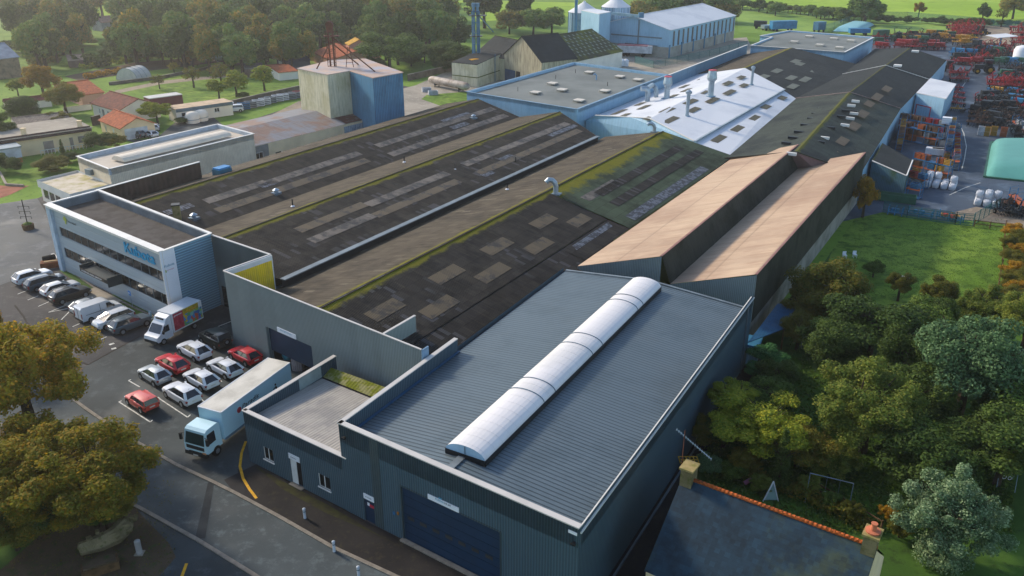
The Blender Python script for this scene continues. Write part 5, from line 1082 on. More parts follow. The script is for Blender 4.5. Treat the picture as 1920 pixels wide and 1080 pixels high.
m.build('lattice',M('ochre_wood','a8822c',.8),t); m=MB(); m.bar(c+Vector((0,0,-4.6)),c,.12,.12); m.build('post',m_wood,t)
# blue canopy and small hut beside the hall
cn_=thing('blue_canopy','blue corrugated lean-to roof against the foot of the sawtooth hall','canopy',P(1430,625,0))
c0,c1,c2,c3=P(1402,642,2.9),P(1470,616,2.5),P(1496,571,2.5),P(1458,569,2.9)
m=MB(); m.slab([c0,c1,c2,c3],.08); m.build('roof',SHEET('blue_translucent_roof','2c6488',.25,.35,.5,c2='245878',cs=.8,axis=1),cn_)
m=MB()
for q in (c1,c2,c1.lerp(c2,.5)): m.bar(flat(q,0),q,.12,.12)
m.build('post',m_wood,cn_)
hb=thing('small_white_hut','small pale hut with ribbed blue roof wedged against the dark hall','hut',P(1407,672,0)); p=P(1406,676,0)
m=MB(); m.box(p,1.5,2.2,2.2,-.4); m.build('wall',m_blue,hb); m=MB(); m.box(p+Vector((0,0,2.2)),1.8,2.5,.15,-.4); m.build('roof',M('blue_lid','3c7a9c',.5),hb)
# ================================================================ vehicles
def PAINT(n,c,met=.0,rough=.28):
    t=NT(n); t.b.inputs['Base Color'].default_value=srgb(c); t.b.inputs['Metallic'].default_value=met; t.b.inputs['Roughness'].default_value=rough; t.b.inputs['Coat Weight'].default_value=.6; t.b.inputs['Coat Roughness'].default_value=.08; return t.m
p_white=PAINT('white_car_paint','d4d8dc'); p_silver=PAINT('silver_car_paint','a8b0b4',.5,.35); p_red=PAINT('red_car_paint','c40f1e'); p_orange=PAINT('faded_red_car_paint','c83a28',0,.4); p_blue=PAINT('dark_blue_car_paint','1f3c50',.3); p_black=PAINT('black_car_paint','14171a'); p_grey=PAINT('grey_blue_car_paint','56666f',.4); p_green=PAINT('dark_green_car_paint','1c2a28')
m_cglass=NT('car_glass'); m_cglass.b.inputs['Base Color'].default_value=srgb('16202a'); m_cglass.b.inputs['Roughness'].default_value=.06; m_cglass.b.inputs['Coat Weight'].default_value=.5; m_cglass=m_cglass.m
m_rim=M('alloy_rim','9aa0a4',.35,.6,.1,3); m_tail=M('tail_light_red','8a1018',.3); m_head=M('head_light','cfd8e0',.15); m_plate=M('number_plate','d8d8d0',.5)
m_plas=M('black_plastic','202326',.7)
def local(o,name,mb,mat,smooth=False,angle=35):
    ch=mb.build(name,mat,o,smooth)
    if smooth: ch.data.set_sharp_from_angle(angle=math.radians(angle))
    return ch
def wheels(t,xs,w,r,wd=.22,rimf=.62):
    for x in xs:
        for s in (-1,1):
            m=MB(); y=s*(w-wd/2+.02); m.tube([(x,y-wd/2,r),(x,y-wd/2+.03,r),(x,y+wd/2-.03,r),(x,y+wd/2,r)],[r*.9,r,r,r*.9],16)
            wh=local(t,'wheel',m,m_black); m=MB(); m.tube([(x,s*(w+.0)+s*.022,r),(x,s*(w)+s*.034,r)],r*rimf,10); local(wh,'rim',m,m_rim)
def car(label,paint,L=4.3,Wd=1.8,Hh=1.5,kind='hatch',roofmat=None,rails=False,group=None,cat='car',name='parked_car'):
    t=thing(name,label,cat,world=False,group=group); w=Wd/2; belt=Hh*.64; hood=Hh*.60
    spec={'hatch':(-.48,-.33,.03,.27,.62),'suv':(-.48,-.37,.03,.25,.66),'sedan':(-.36,-.22,.08,.27,.62),'mpv':(-.485,-.38,.10,.34,.66),'boxy':(-.485,-.44,.08,.20,.60)}[kind]
    xr0,xr1,xf1,xf0=[a*L for a in spec[:4]]
    def top(x):
        if x>xf0: k=(x-xf0)/(L/2-xf0); return belt-(belt-hood)*k*.8-.22*max(0,k-.72)/.28 - (.28 if k>.985 else 0)
        if x<xr0: k=(xr0-x)/(L/2+xr0+1e-6); return belt-.05*k-(.15 if k>.9 else 0)
        return belt
    if kind=='sedan':
        def top(x,_t=top): return belt-(.06 if x<xr0 else 0) if x<xf0 else _t(x)
    xs=sorted([-L/2,-L/2+.06,-L/2+.25,xr0,xr1,-.1*L,0,xf1,xf0,(xf0+L/2)/2,L/2-.45,L/2-.22,L/2-.06,L/2])
    ring=[]
    for x in xs:
        e=abs(x)/(L/2); ww=w*(1-.16*e**8-.05*e**3); zb=.26+.16*max(0,e-.9)/.1; zt=top(x)
        if e>.995: zt=min(zt,.66); zb=.42
        rr=[(ww*.84,zb),(ww*.985,zb+.13),(ww,.58 if zt>.7 else (zb+zt)/2),(ww*.965,zt-.07),(ww*.88,zt),(ww*.4,zt+.035)]
        ring.append([Vector((x,y,z)) for y,z in rr]+[Vector((x,-y,z)) for y,z in rr[::-1]])
    m=MB(); n=len(ring[0])
    for a,b in zip(ring,ring[1:]):
        for k in range(n): j=(k+1)%n; m.face([a[k],a[j],b[j],b[k]])
    m.face(ring[0][::-1]); m.face(ring[-1]); 
    yb=w*.88; yt=w*(.62 if kind!='boxy' else .76); zt=Hh
    # roof
    N=6; R=[]
    for i in range(N+1):
        x=xr1+(xf1-xr1)*i/N; c=.05*math.sin(math.pi*(i/N)**.8)-(.03 if i==0 else 0); R.append([Vector((x,y*yt*(.93+.07*min(1,i/3)),zt-.07*abs(y)**2.5*1.0-.03+c)) for y in (-1,-.6,0,.6,1)])
    mr=MB() if roofmat else m
    for a,b in zip(R,R[1:]):
        for k in range(4): mr.face([a[k+1],a[k],b[k],b[k+1]])
    for s in (-1,1):
        def P3(f,g): # f along side base, g height 0..1
            xb=xr0+(xf0-xr0)*f; xt=xr1+(xf1-xr1)*f; return Vector((xb+(xt-xb)*g,s*(yb+(yt-yb)*g),belt-.02+(zt-.07-belt)*g))
        for f,wd_ in ((0.0,.26 if kind!='boxy' else .1),(1.0,.06)):
            m.bar(P3(f,0),P3(f,1.0),wd_,.05)
        mp_=MB(); mp_.bar(P3(.52,0),P3(.52,1),.06,.05); local(t,'door_pillar',mp_,m_plas)
        m.bar(P3(0,1.02),P3(1,1.02),.08,.06)
    b=local(t,'body',m,paint,True)
    if roofmat: local(t,'roof_panel',mr,roofmat,True)
    for s in (-1,1):
        m=MB(); q=[Vector((xr0+.02,s*(yb-.01),belt-.03)),Vector((xf0-.02,s*(yb-.01),belt-.03)),Vector((xf1,s*(yt-.01),zt-.08)),Vector((xr1,s*(yt-.01),zt-.08))]; m.face(q if s<0 else q[::-1]); local(t,'side_window',m,m_cglass)
    zt_=zt-.06
    def sheet(xb,xt,rev):
        m=MB(); A=[Vector((xb,y*(yb-.03),belt+.0)) for y in (-1,0,1)]; B=[Vector((xt,y*(yt-.02),zt_+(.02 if y==0 else 0))) for y in (-1,0,1)]
        for k in range(2): f=[A[k],A[k+1],B[k+1],B[k]]; m.face(f if not rev else f[::-1])
        return m
    local(t,'windscreen',sheet(xf0+.01,xf1+.01,False),m_cglass); local(t,'rear_window',sheet(xr0-.01,xr1-.01,True),m_cglass)
    for s in (-1,1):
        m=MB(); m.box((L/2-.17,s*w*.70,.62),.22,.34,.14,-s*.3,False); local(t,'headlight',m,m_head)
        m=MB(); m.box((-L/2+.10,s*w*.76,.80 if kind!='boxy' else .75),.14,.30,.16 if kind!='mpv' else .4,s*.15,False); local(t,'tail_light',m,m_tail)
        m=MB(); m.box((xf0-.25,s*(w+.06),belt+.08),.12,.2,.12,0,False); local(t,'mirror',m,paint)
        for x in (-L*.30,L*.31):
            pass
        if rails: m=MB(); m.bar((xr1+.1,s*yt*.95,zt+.03),(xf1-.1,s*yt*.95,zt+.03),.04,.05); local(t,'roof_rail',m,m_rim)
    m=MB(); m.box((-L/2+.01,0,.72),.03,.52,.11,0,False); local(t,'number_plate',m,m_plate)
    m=MB(); m.box((L/2-.03,0,.42),.08,w*1.3,.18,0,False); m.box((-L/2+.04,0,.40),.1,w*1.5,.14,0,False); 
    for s in (-1,1): m.bar((-L*.2,s*(w-.02),.28),(L*.2,s*(w-.02),.28),.06,.1)
    local(t,'bumper_trim',m,m_plas)
    wheels(t,(-L*.30,L*.31),w,.33 if kind!='suv' else .36)
    for s in (-1,1):
        for x in (-L*.30,L*.31):
            m=MB(); m.tube([(x,s*(w-.06),.36),(x,s*(w+.008),.36)],.40,14); local(t,'wheel_arch',m,m_plas)
    m=MB(); m.tube([(xr1+.25,0,zt),(xr1+.1,0,zt+.1)],.015,5); local(t,'aerial',m,m_plas)
    return t
def place(t,px,py,h,z=0,scale=None):
    p=P(px,py,0); t.location=(p.x,p.y,z+.03); t.rotation_euler=(0,0,math.atan2(h.y,h.x))
    if scale: t.scale=(scale,)*3
    return t
hR=(P(223,753)-P(282,792)).normalized(); hO=-on
g1='cars parked on the double row by the white lorry'
place(car('old faded red hatchback alone nearest the street kerb, rear window black',p_orange,3.9,1.65,1.45,'boxy',group=g1),268,762,hR)
place(car('small silver hatchback behind the faded red car and left of the larger red hatchback',p_silver,4.0,1.72,1.5,'hatch',group=g1),292,713,hR)
place(car('white estate-like SUV directly behind the faded red car, close to the lorry cab',p_white,4.5,1.84,1.62,'suv',group=g1),343,749,hR)
place(car('red crossover parked between the small silver hatchback and the far white hatchback',p_red,4.3,1.8,1.5,'hatch',group=g1),325,692,hR)
place(car('white hatchback in the middle of the nearer row, dark tailgate glass',p_white,4.3,1.8,1.5,'hatch',group=g1),379,721,hR)
place(car('white hatchback farthest back in the row, beside the black off-roader',p_white,4.4,1.82,1.55,'hatch',group=g1),366,667,hR)
place(car('white hatchback with dark panoramic roof between lorry and bright red car',p_white,4.4,1.8,1.45,'hatch',roofmat=None,group=g1),423,699,hR)
t=place(car('black boxy off-roader with spare wheel on its tailgate beside the grey facade',p_green,4.1,1.8,1.8,'boxy',group=g1),405,645,hR)
m=MB(); m.tube([(-2.12,0,.95),(-2.3,0,.95)],.36,16); sw=local(t,'spare_wheel',m,m_black); m=MB(); m.tube([(-2.3,0,.95),(-2.33,0,.95)],.18,10); local(sw,'rim',m,m_rim)
place(car('bright red hatchback parked against the grey facade beside the lorry tail',p_red,4.1,1.75,1.45,'hatch',group=g1),461,676,hR)
g2='cars parked nose to the office block'
place(car('white crossover at the far left end of the office parking row',p_white,4.5,1.84,1.58,'suv',group=g2),63,527,hO)
place(car('dark blue estate second from the far left end of the office row',p_blue,4.7,1.82,1.6,'mpv',group=g2),86,538,hO)
place(car('white and black hatchback between dark blue estate and black SUV',p_white,4.4,1.82,1.5,'hatch',group=g2),115,549,hO)
place(car('black SUV with red tail light in the office row, right of the white hatchback',p_black,4.6,1.88,1.62,'suv',rails=True,group=g2),133,561,hO)
place(car('silver hatchback mostly hidden behind the white van',p_silver,4.2,1.78,1.5,'hatch',group=g2),170,582,hO)
place(car('pale silver people carrier with nose to the street, right of the white van',p_white,4.4,1.8,1.6,'mpv',group=g2),215,608,-hO)
place(car('grey blue SUV with roof rails beside the colourful box van',p_grey,4.6,1.86,1.62,'suv',rails=True,group=g2),246,616,hO)
g3='cars parked near the houses'
place(car('small white hatchback parked by the pink house gable',p_white,3.9,1.7,1.45,'hatch',group=g3),170,169,P(164,180)-P(176,160))
place(car('white hatchback at the right side of the cream garage',p_white,4.1,1.75,1.45,'hatch',group=g3),292,244,P(292,240)-P(292,250))
place(car('silver hatchback in front of the garage, pale tailgate',p_white,4.0,1.75,1.45,'hatch',group=g3),284,257,P(275,254)-P(295,260))
place(car('dark grey estate in front of the pale garage door',p_grey,4.3,1.8,1.6,'mpv',group=g3),256,258,P(246,256)-P(268,259))
place(car('small white car among stored goods at the end of the mobile home',p_white,4.0,1.8,1.8,'boxy',group=g3),441,210,P(436,210)-P(450,209))
def solid(prof,wf,mb):   # side profile (x,z) counter-clockwise seen from -y, half width by z
    n=len(prof); Lf=[Vector((x,wf(x,z),z)) for x,z in prof]; Rt=[Vector((x,-wf(x,z),z)) for x,z in prof]
    for i in range(n): j=(i+1)%n; mb.face([Rt[i],Lf[i],Lf[j],Rt[j]][::-1])
    mb.face(Lf[::-1]); mb.face(Rt); return mb
# white panel van
t=thing('panel_van','white panel van with plain sides in the office row','van',world=False)
m=MB(); solid([(-2.35,.35),(2.3,.35),(2.4,.7),(2.25,1.0),(1.55,1.18),(.95,1.85),(.6,1.98),(-2.2,1.98),(-2.38,1.8)],lambda x,z:(.93 if z<1.25 else .93-.13*(z-1.25)/.7)*(1-.08*max(0,x-1.6)/.8),m); local(t,'body',m,p_white,True,30)
m=MB(); q=lambda x,z,y:Vector((x,y,z)); m.face([q(1.60,1.20,-.82),q(1.60,1.20,.82),q(1.0,1.84,.76),q(1.0,1.84,-.76)]); local(t,'windscreen',m,m_cglass)
for s in (-1,1):
    m=MB(); f=[q(.55,1.15,s*.945),q(1.45,1.15,s*.93),q(.95,1.72,s*.875),q(.55,1.72,s*.875)]; m.face(f if s<0 else f[::-1]); local(t,'side_window',m,m_cglass)
    m=MB(); m.bar((-1.9,s*.94,1.05),(.3,s*.94,1.05),.02,.04); m.bar((-.2,s*.94,.45),(-.2,s*.9,1.85),.02,.03); local(t,'door_rail',m,m_plas)
    m=MB(); m.box((2.25,s*.68,.82),.2,.34,.2,0,False); local(t,'headlight',m,m_head); m=MB(); m.box((-2.37,s*.84,1.0),.06,.12,.6,0,False); local(t,'tail_light',m,m_tail)
    m=MB(); m.box((1.3,s*1.05,1.25),.12,.2,.22,0,False); local(t,'mirror',m,m_plas)
m=MB(); m.bar((-2.385,0,.5),(-2.385,0,1.8),.03,.02); m.box((-2.37,0,.42),.12,1.7,.2,0,False); local(t,'rear_trim',m,m_plas); wheels(t,(-1.45,1.5),.93,.34)
place(t,188,593,hO)
def place_edge(t,ef,eb,halfw,L,xfront):   # ef, eb: top edge of the camera side of the box; xfront = local x of that edge's front
    h=(ef-eb); h.z=0; h.normalize(); left=Vector((-h.y,h.x,0)); c=ef-left*halfw-h*xfront; t.location=(c.x,c.y,.03); t.rotation_euler=(0,0,math.atan2(h.y,h.x)); return t
def decal(t,par,name,mat,x0,x1,z0,z1,y,th=.012):
    m=MB(); s=1 if y>0 else -1; m.box(((x0+x1)/2,y+s*th/2,(z0+z1)/2),abs(x1-x0),th,abs(z1-z0),0,False); return local(par,name,m,mat)
def ltext(s,par,x0,y,zc,size,mat,width):    # lettering on the left (+y) side, reading from front to back
    c=bpy.data.curves.new('lettering','FONT'); c.body=s; c.size=size; c.extrude=.004; c.offset=.006; c.shear=.3
    o=bpy.data.objects.new('tmp',c); sc.collection.objects.link(o); dg=bpy.context.evaluated_depsgraph_get(); dg.update(); me=bpy.data.meshes.new_from_object(o.evaluated_get(dg)); bpy.data.objects.remove(o)
    xs=[v.co.x for v in me.vertices]; k=width/(max(xs)-min(xs)); a=min(xs)
    for v in me.vertices: v.co=Vector((x0-(v.co.x-a)*k,y+v.co.z,zc+v.co.y))
    me.materials.clear(); me.materials.append(mat); o=bpy.data.objects.new('lettering',me); sc.collection.objects.link(o); o.parent=par; return o
# colourful refrigerated box van: local x forward, box from x=-3.1 to 1.0
t=thing('box_van','white refrigerated box van with red and fruit coloured side panel beside the office','van',world=False); ZB=3.05
ef,eb=P(321,590,ZB),P(376.5,563,ZB); BL=(ef-eb).length; x1=.9; x0=x1-BL; hw_=1.08
m=MB(); m.box(((x0+x1)/2,0,(ZB+.85)/2),BL,hw_*2,ZB-.85,0,False); bx=local(t,'cargo_box',m,p_white); bx.data.set_sharp_from_angle(angle=.5)
tt=NT('fruit_print'); vo=tt.n('TexVoronoi'); vo.inputs['Scale'].default_value=2.6; mp=tt.n('NewGeometry'); tt.L(mp.outputs['Position'],vo.inputs['Vector']); cr=tt.n('ValToRGB'); sx_=tt.n('SeparateXYZ'); tt.L(vo.outputs['Color'],sx_.inputs[0]); tt.L(sx_.outputs[0],cr.inputs[0]); cr.color_ramp.interpolation='CONSTANT'
cs_l=['3c7fc0','58a05c','c8b030','2f6aa8','c05a40','6fb0b0','88b04c']
while len(cr.color_ramp.elements)<len(cs_l): cr.color_ramp.elements.new(.5)
for i,c in enumerate(cs_l): cr.color_ramp.elements[i].position=i/len(cs_l); cr.color_ramp.elements[i].color=srgb(c)
tt.L(cr.outputs[0],tt.b.inputs['Base Color']); m_fruit=tt.m
m_redp=M('red_panel_print','a02038',.5,0,.3,3,c2='c04a5c'); m_yelp=M('yellow_panel_print','b8a020',.5,0,.2,2)
for y in (hw_+.0,-hw_-.0):
    decal(t,bx,'fruit_panel',m_fruit,x0+.08,x1-1.3,1.0,2.35,y); decal(t,bx,'yellow_panel',m_yelp,x0+.5,x1-1.5,2.36,ZB-.08,y); decal(t,bx,'red_panel',m_redp,x1-1.5,x1-.15,1.0,ZB-.1,y,.016)
ltext('promo',bx,x1-.25,hw_+.02,2.62,.26,m_sign,1.1); ltext('Fraises',bx,x1-1.9,hw_+.02,2.5,.36,M('orange_print','d8a030',.5),1.5)
m=MB(); solid([(.95,.5),(3.05,.5),(3.2,.75),(3.1,1.1),(2.55,1.35),(1.95,2.15),(1.75,2.3),(.95,2.35)],lambda x,z:.98 if z<1.4 else .98-.1*(z-1.4),m); local(t,'cab',m,p_white,True,30)
m=MB(); solid([(.95,2.3),(1.75,2.3),(1.5,2.75),(.95,2.95)],lambda x,z:.85,m); dfl=local(t,'roof_deflector',m,p_white); m=MB(); m.box((1.6,0,2.62),.1,1.1,.16,0,False); local(dfl,'vent',m,m_dk)
m=MB(); m.face([q(2.60,1.36,-.86),q(2.60,1.36,.86),q(2.0,2.14,.8),q(2.0,2.14,-.8)]); local(t,'windscreen',m,m_cglass)
for s in (-1,1):
    m=MB(); f=[q(1.35,1.35,s*.99),q(2.45,1.35,s*.99),q(1.95,2.0,s*.93),q(1.35,2.05,s*.93)]; m.face(f if s<0 else f[::-1]); local(t,'side_window',m,m_cglass)
    m=MB(); m.box((2.35,s*1.16,1.5),.14,.2,.35,0,False); local(t,'mirror',m,m_plas); m=MB(); m.box((3.08,s*.75,.95),.16,.3,.22,0,False); local(t,'headlight',m,m_head)
m=MB(); m.box((3.12,0,.55),.2,1.9,.3,0,False); m.box((-.6,0,.62),5.2,.9,.2,0,False); local(t,'chassis',m,m_plas); wheels(t,(-2.0,2.35),.98,.38)
place_edge(t,ef,eb,hw_,BL,x1)
# big white lorry
t=thing('delivery_lorry','long white box lorry with white cab and weathered pale roof parked beside the annex','lorry',world=False); ZB=3.7
ef,eb=P(414.3,774.4,ZB),P(543.7,680.7,ZB); BL=(ef-eb).length; x1=2.2; x0=x1-BL; hw_=1.25
m=MB(); m.box(((x0+x1)/2,0,(ZB+1.0)/2),BL,hw_*2,ZB-1.0,0,False); bx=local(t,'cargo_box',m,M('shaded_white_side','b4d8e6',.5,0,.03,.4))  # white box side, its blue cast is shade put into the base colour
m=MB(); m.box(((x0+x1)/2,0,ZB+.012),BL+.03,hw_*2+.03,.03,0,False); local(bx,'roof_sheet',m,M('dirty_lorry_roof','d6d2c6',.8,0,.12,.5,c2='b8b4a8'))
m=MB()
for s in (-1,1): m.bar((x0,s*hw_,ZB),(x1,s*hw_,ZB),.08,.1)
m.bar((x1,-hw_,ZB),(x1,hw_,ZB),.08,.1); local(bx,'edge_trim',m,p_white)
m=MB(); 
for s in (-1,1): m.bar((x0,s*(hw_+.01),1.05),(x1,s*(hw_+.01),1.05),.04,.22)
local(bx,'side_rail',m,M('blue_grey_rail','6a8090',.5))
m=MB(); m.tube([(x1-2.15,hw_,2.75),(x1-2.15,hw_+.015,2.75)],.28,16); local(bx,'red_emblem',m,m_red); ltext('Paradis',bx,x1-2.5,hw_+.012,2.62,.62,m_ink,2.3)
# dark walking figure printed on the box side
m=MB(); fx=x0+2.4
for pts_,r_ in (([(0,1.95),(.0,2.45)],.17),([(.02,2.0),(.18,1.5)],.07),([(-.02,2.0),(-.22,1.55)],.07),([(0,2.4),(.35,2.25)],.05)):
    (xa,za),(xb,zb)=pts_; m.bar((fx+xa,hw_+.01,za),(fx+xb,hw_+.01,zb),.02,r_*2)
m.tube([(fx,hw_,2.62),(fx,hw_+.02,2.62)],.11,10); local(bx,'printed_figure',m,m_dk)
cx=x1+.25; m=MB(); solid([(cx,.75),(cx+1.75,.7),(cx+1.95,.85),(cx+1.95,1.5),(cx+1.72,2.75),(cx+1.45,2.92),(cx+.2,2.95),(cx,2.8)],lambda x,z:1.16 if z<1.6 else 1.16-.07*(z-1.6),m); local(t,'cab',m,PAINT('shaded_white_cab','c4e4ea'),True,30)  # cab is white, the turquoise tint is shade mixed into its paint
m=MB(); m.face([q(cx+1.965,1.55,-1.02),q(cx+1.965,1.55,1.02),q(cx+1.765,2.55,.95),q(cx+1.765,2.55,-.95)]); local(t,'windscreen',m,M('green_windscreen','1d3a3a',.06) )
for s in (-1,1):
    m=MB(); f=[q(cx+.7,1.55,s*1.175),q(cx+1.75,1.5,s*1.175),q(cx+1.6,2.5,s*1.11),q(cx+.7,2.5,s*1.11)]; m.face(f if s<0 else f[::-1]); local(t,'side_window',m,m_cglass)
    m=MB(); m.box((cx+1.95,s*1.42,2.05),.18,.22,.6,0,False); m.bar((cx+1.85,s*1.1,2.4),(cx+1.95,s*1.42,2.35),.04,.04); local(t,'mirror',m,m_plas)
    m=MB(); m.box((cx+1.93,s*.92,.82),.14,.36,.2,0,False); local(t,'headlight',m,M('amber_head_light','d89a60',.3) if s>0 else m_head)
m=MB(); m.box((cx+1.9,0,1.22),.14,1.9,.34,0,False); m.box((cx+1.88,0,.62),.3,2.3,.35,0,False); local(t,'grille',m,m_plas)
m=MB(); m.box((cx+2.05,0,.55),.02,.5,.12,0,False); local(t,'number_plate',m,m_plate)
m=MB(); m.box(((x0+cx)/2,0,.85),BL+1.5,.9,.28,0,False); m.box((x0+4,0,.7),1.6,2.2,.5,0,False); m.bar((x0+.1,-1.1,.6),(x0+.1,1.1,.6),.15,.15); local(t,'chassis',m,m_dk); wheels(t,(x0+2.2,cx+.75),1.2,.48,.3,.5)
place_edge(t,ef,eb,hw_,BL,x1)
# ================================================================ trees
def leafmesh(name,blobs,n,size,shell=.55,droop=0.0,seed=0):
    r=np.random.default_rng(seed); B=np.array(blobs,dtype=float) # cx,cy,cz,rx,ry,rz
    vol=(B[:,3]*B[:,4]*B[:,5])**(2/3); idx=r.choice(len(B),n,p=vol/vol.sum())
    d=r.normal(size=(n,3)); d/=np.linalg.norm(d,axis=1)[:,None]; rad=(shell+(1-shell)*r.random(n)**.6)*(.92+.16*r.random(n))
    c=B[idx,:3]+d*rad[:,None]*B[idx,3:6]
    nrm=d+r.normal(size=(n,3))*.55; nrm[:,2]+=.35; nrm/=np.linalg.norm(nrm,axis=1)[:,None]
    a=np.cross(nrm,r.normal(size=(n,3))); a/=np.linalg.norm(a,axis=1)[:,None]; b=np.cross(nrm,a)
    s=size*(.6+.8*r.random(n))[:,None]; asp=.62
    V=np.stack([c-a*s,c-b*s*asp,c+a*s,c+b*s*asp],1).reshape(-1,3)
    me=bpy.data.meshes.new(name); me.vertices.add(4*n); me.vertices.foreach_set('co',V.ravel()); me.loops.add(4*n); me.loops.foreach_set('vertex_index',np.arange(4*n,dtype=np.int32))
    me.polygons.add(n); me.polygons.foreach_set('loop_start',np.arange(0,4*n,4,dtype=np.int32)); me.polygons.foreach_set('loop_total',np.full(n,4,dtype=np.int32)); me.update(); me.validate(); return me
def crown(seed,k=16,flat_=.8,spread=.62,br=(.28,.48),top=0.0):
    r=np.random.default_rng(seed); out=[]
    for i in range(k):
        th=r.random()*2*math.pi; ph=math.acos(r.uniform(-.75,1)); rr=spread*(.55+.45*r.random()); b=r.uniform(*br)
        out.append((rr*math.sin(ph)*math.cos(th),rr*math.sin(ph)*math.sin(th),rr*math.cos(ph)*flat_+top,b,b,b*flat_))
    out.append((0,0,0,.45,.45,.4)); return out
def cone_blobs(seed,levels=7,w=.5,k=5):
    r=np.random.default_rng(seed); out=[]
    for i in range(levels):
        z=-.9+1.8*i/(levels-1); rad=w*(1-.9*i/(levels-1))+.04
        for j in range(k): th=2*math.pi*j/k+r.random(); out.append((rad*.6*math.cos(th),rad*.6*math.sin(th),z+r.uniform(-.05,.05),rad*.55+.04,rad*.55+.04,.18))
    return out
SP={}
def species(key,leaf,n,size,blobf,nvar,shell=.55):
    SP[key]=[(leafmesh(key+'_crown',blobf(s*13+hash_(key)),n,size,shell,seed=s+hash_(key)),leaf) for s in range(nvar)]
    for me,l in SP[key]: me.materials.append(l)
def hash_(s): return sum(ord(c) for c in s)
species('maple',m_lmaple,42000,.019,lambda s:crown(s,95,.95,.84,(.07,.20)),3,.15)
species('olive',m_lolive,42000,.019,lambda s:crown(s,80,.9,.80,(.09,.2)),2,.2)
species('dark',m_ldark,22000,.026,lambda s:crown(s,36,.9,.72,(.16,.30)),2,.4)
species('green',m_lgreen,16000,.03,lambda s:crown(s,34,.9,.72,(.16,.30)),2,.4)
species('rust',m_lrust,20000,.026,lambda s:crown(s,34,.9,.74,(.14,.28)),2,.3)
species('orange',m_lorange,9000,.04,lambda s:crown(s,30,.95,.72,(.14,.28)),2,.3)
species('yellow',m_lyel,26000,.022,lambda s:crown(s,44,.6,.8,(.12,.24)),2,.3)
species('blue',m_lblue,26000,.022,lambda s:crown(s,34,.9,.72,(.14,.28)),1,.55)
species('pale',m_lpale,40000,.019,lambda s:crown(s+1,80,1.0,.80,(.08,.17),-.12)+cone_blobs(s,6,.35,4),1,.3)
species('conifer',m_ldark,9000,.03,lambda s:cone_blobs(s),1,.5)
species('bamboo',m_bamboo,14000,.03,lambda s:crown(s,22,.6,.7,(.18,.32)),1,.5)
species('wooda',m_lwood,4200,.062,lambda s:crown(s,24,1.0,.7,(.18,.34)),3,.55)
species('woodb',m_lwood2,4200,.062,lambda s:crown(s,24,1.0,.7,(.18,.34)),2,.55)
species('woodd',m_ldark,4200,.062,lambda s:crown(s,24,1.0,.7,(.18,.34)),2,.55)
species('small',m_lyel,1500,.075,lambda s:crown(s,12,.9,.62,(.24,.4)),2,.4)
species('bare',m_lrust,700,.06,lambda s:crown(s,14,.9,.7,(.14,.3)),1,.4)
def trunkmesh(key,h,rad,limbs,seed,spread=.6):
    r=random.Random(seed); m=MB(); top=Vector((r.uniform(-.05,.05),r.uniform(-.05,.05),h)); m.tube([(0,0,0),(rad*.3,0,h*.3),(top.x*.5,top.y*.5,h*.65),top],[rad*1.25,rad,rad*.8,rad*.45],8)
    for k in range(limbs):
        a=2*math.pi*k/limbs+r.random(); z=h*r.uniform(.45,.85); e=Vector((math.cos(a)*spread*r.uniform(.5,.8),math.sin(a)*spread*r.uniform(.5,.8),z+spread*r.uniform(.3,.6))); s=Vector((0,0,z)); mid=s.lerp(e,.5)+Vector((0,0,.08*spread)); m.tube([s,mid,e],[rad*.5,rad*.32,rad*.12],6)
        for q in range(2):
            e2=mid+Vector((r.uniform(-.4,.4),r.uniform(-.4,.4),r.uniform(.1,.5)))*spread; m.tube([mid,e2],[rad*.25,rad*.08],5)
    me_o=m.build('trunk',m_bark); me=me_o.data; bpy.data.objects.remove(me_o); return me
# trunk meshes are in units of crown radius: 1 = crown radius
TR=[trunkmesh('t',1.2,.07,6,s,.75) for s in range(3)]+[trunkmesh('t',1.0,.045,5,9,.6)]
tcount={}
def tree(px,py,key,rx,h,label,name='tree',cat='tree',group=None,rz_=None,rzf=None,pos=None,base=None,trunk=True,czf=None):
    """(px,py): pixel of the crown centre; h: total height; rx: crown radius; rzf: crown half height"""
    hz=rzf if rzf else min(rx*.9,h*.46); cz=h-hz
    if pos is None: c=P(px,py,cz)
    else: c=flat(pos,cz)
    k=tcount.get(key,0); tcount[key]=k+1; me,l=SP[key][k%len(SP[key])]
    root=thing(name,label,cat,(c.x,c.y,0),group=group,world=False); cr=bpy.data.objects.new('crown',me); sc.collection.objects.link(cr); cr.parent=root; cr.location=(0,0,cz); cr.scale=(rx,rx,hz); cr.rotation_euler=(0,0,random.uniform(0,6.28) if rz_ is None else rz_)
    if trunk:
        tm=TR[k%3]; tr=bpy.data.objects.new('trunk',tm); sc.collection.objects.link(tr); tr.parent=root; s=min(rx,h*.5); tr.scale=(s,s,(cz+hz*.25)/1.2); tr.rotation_euler=(0,0,random.uniform(0,6.28))
    return root
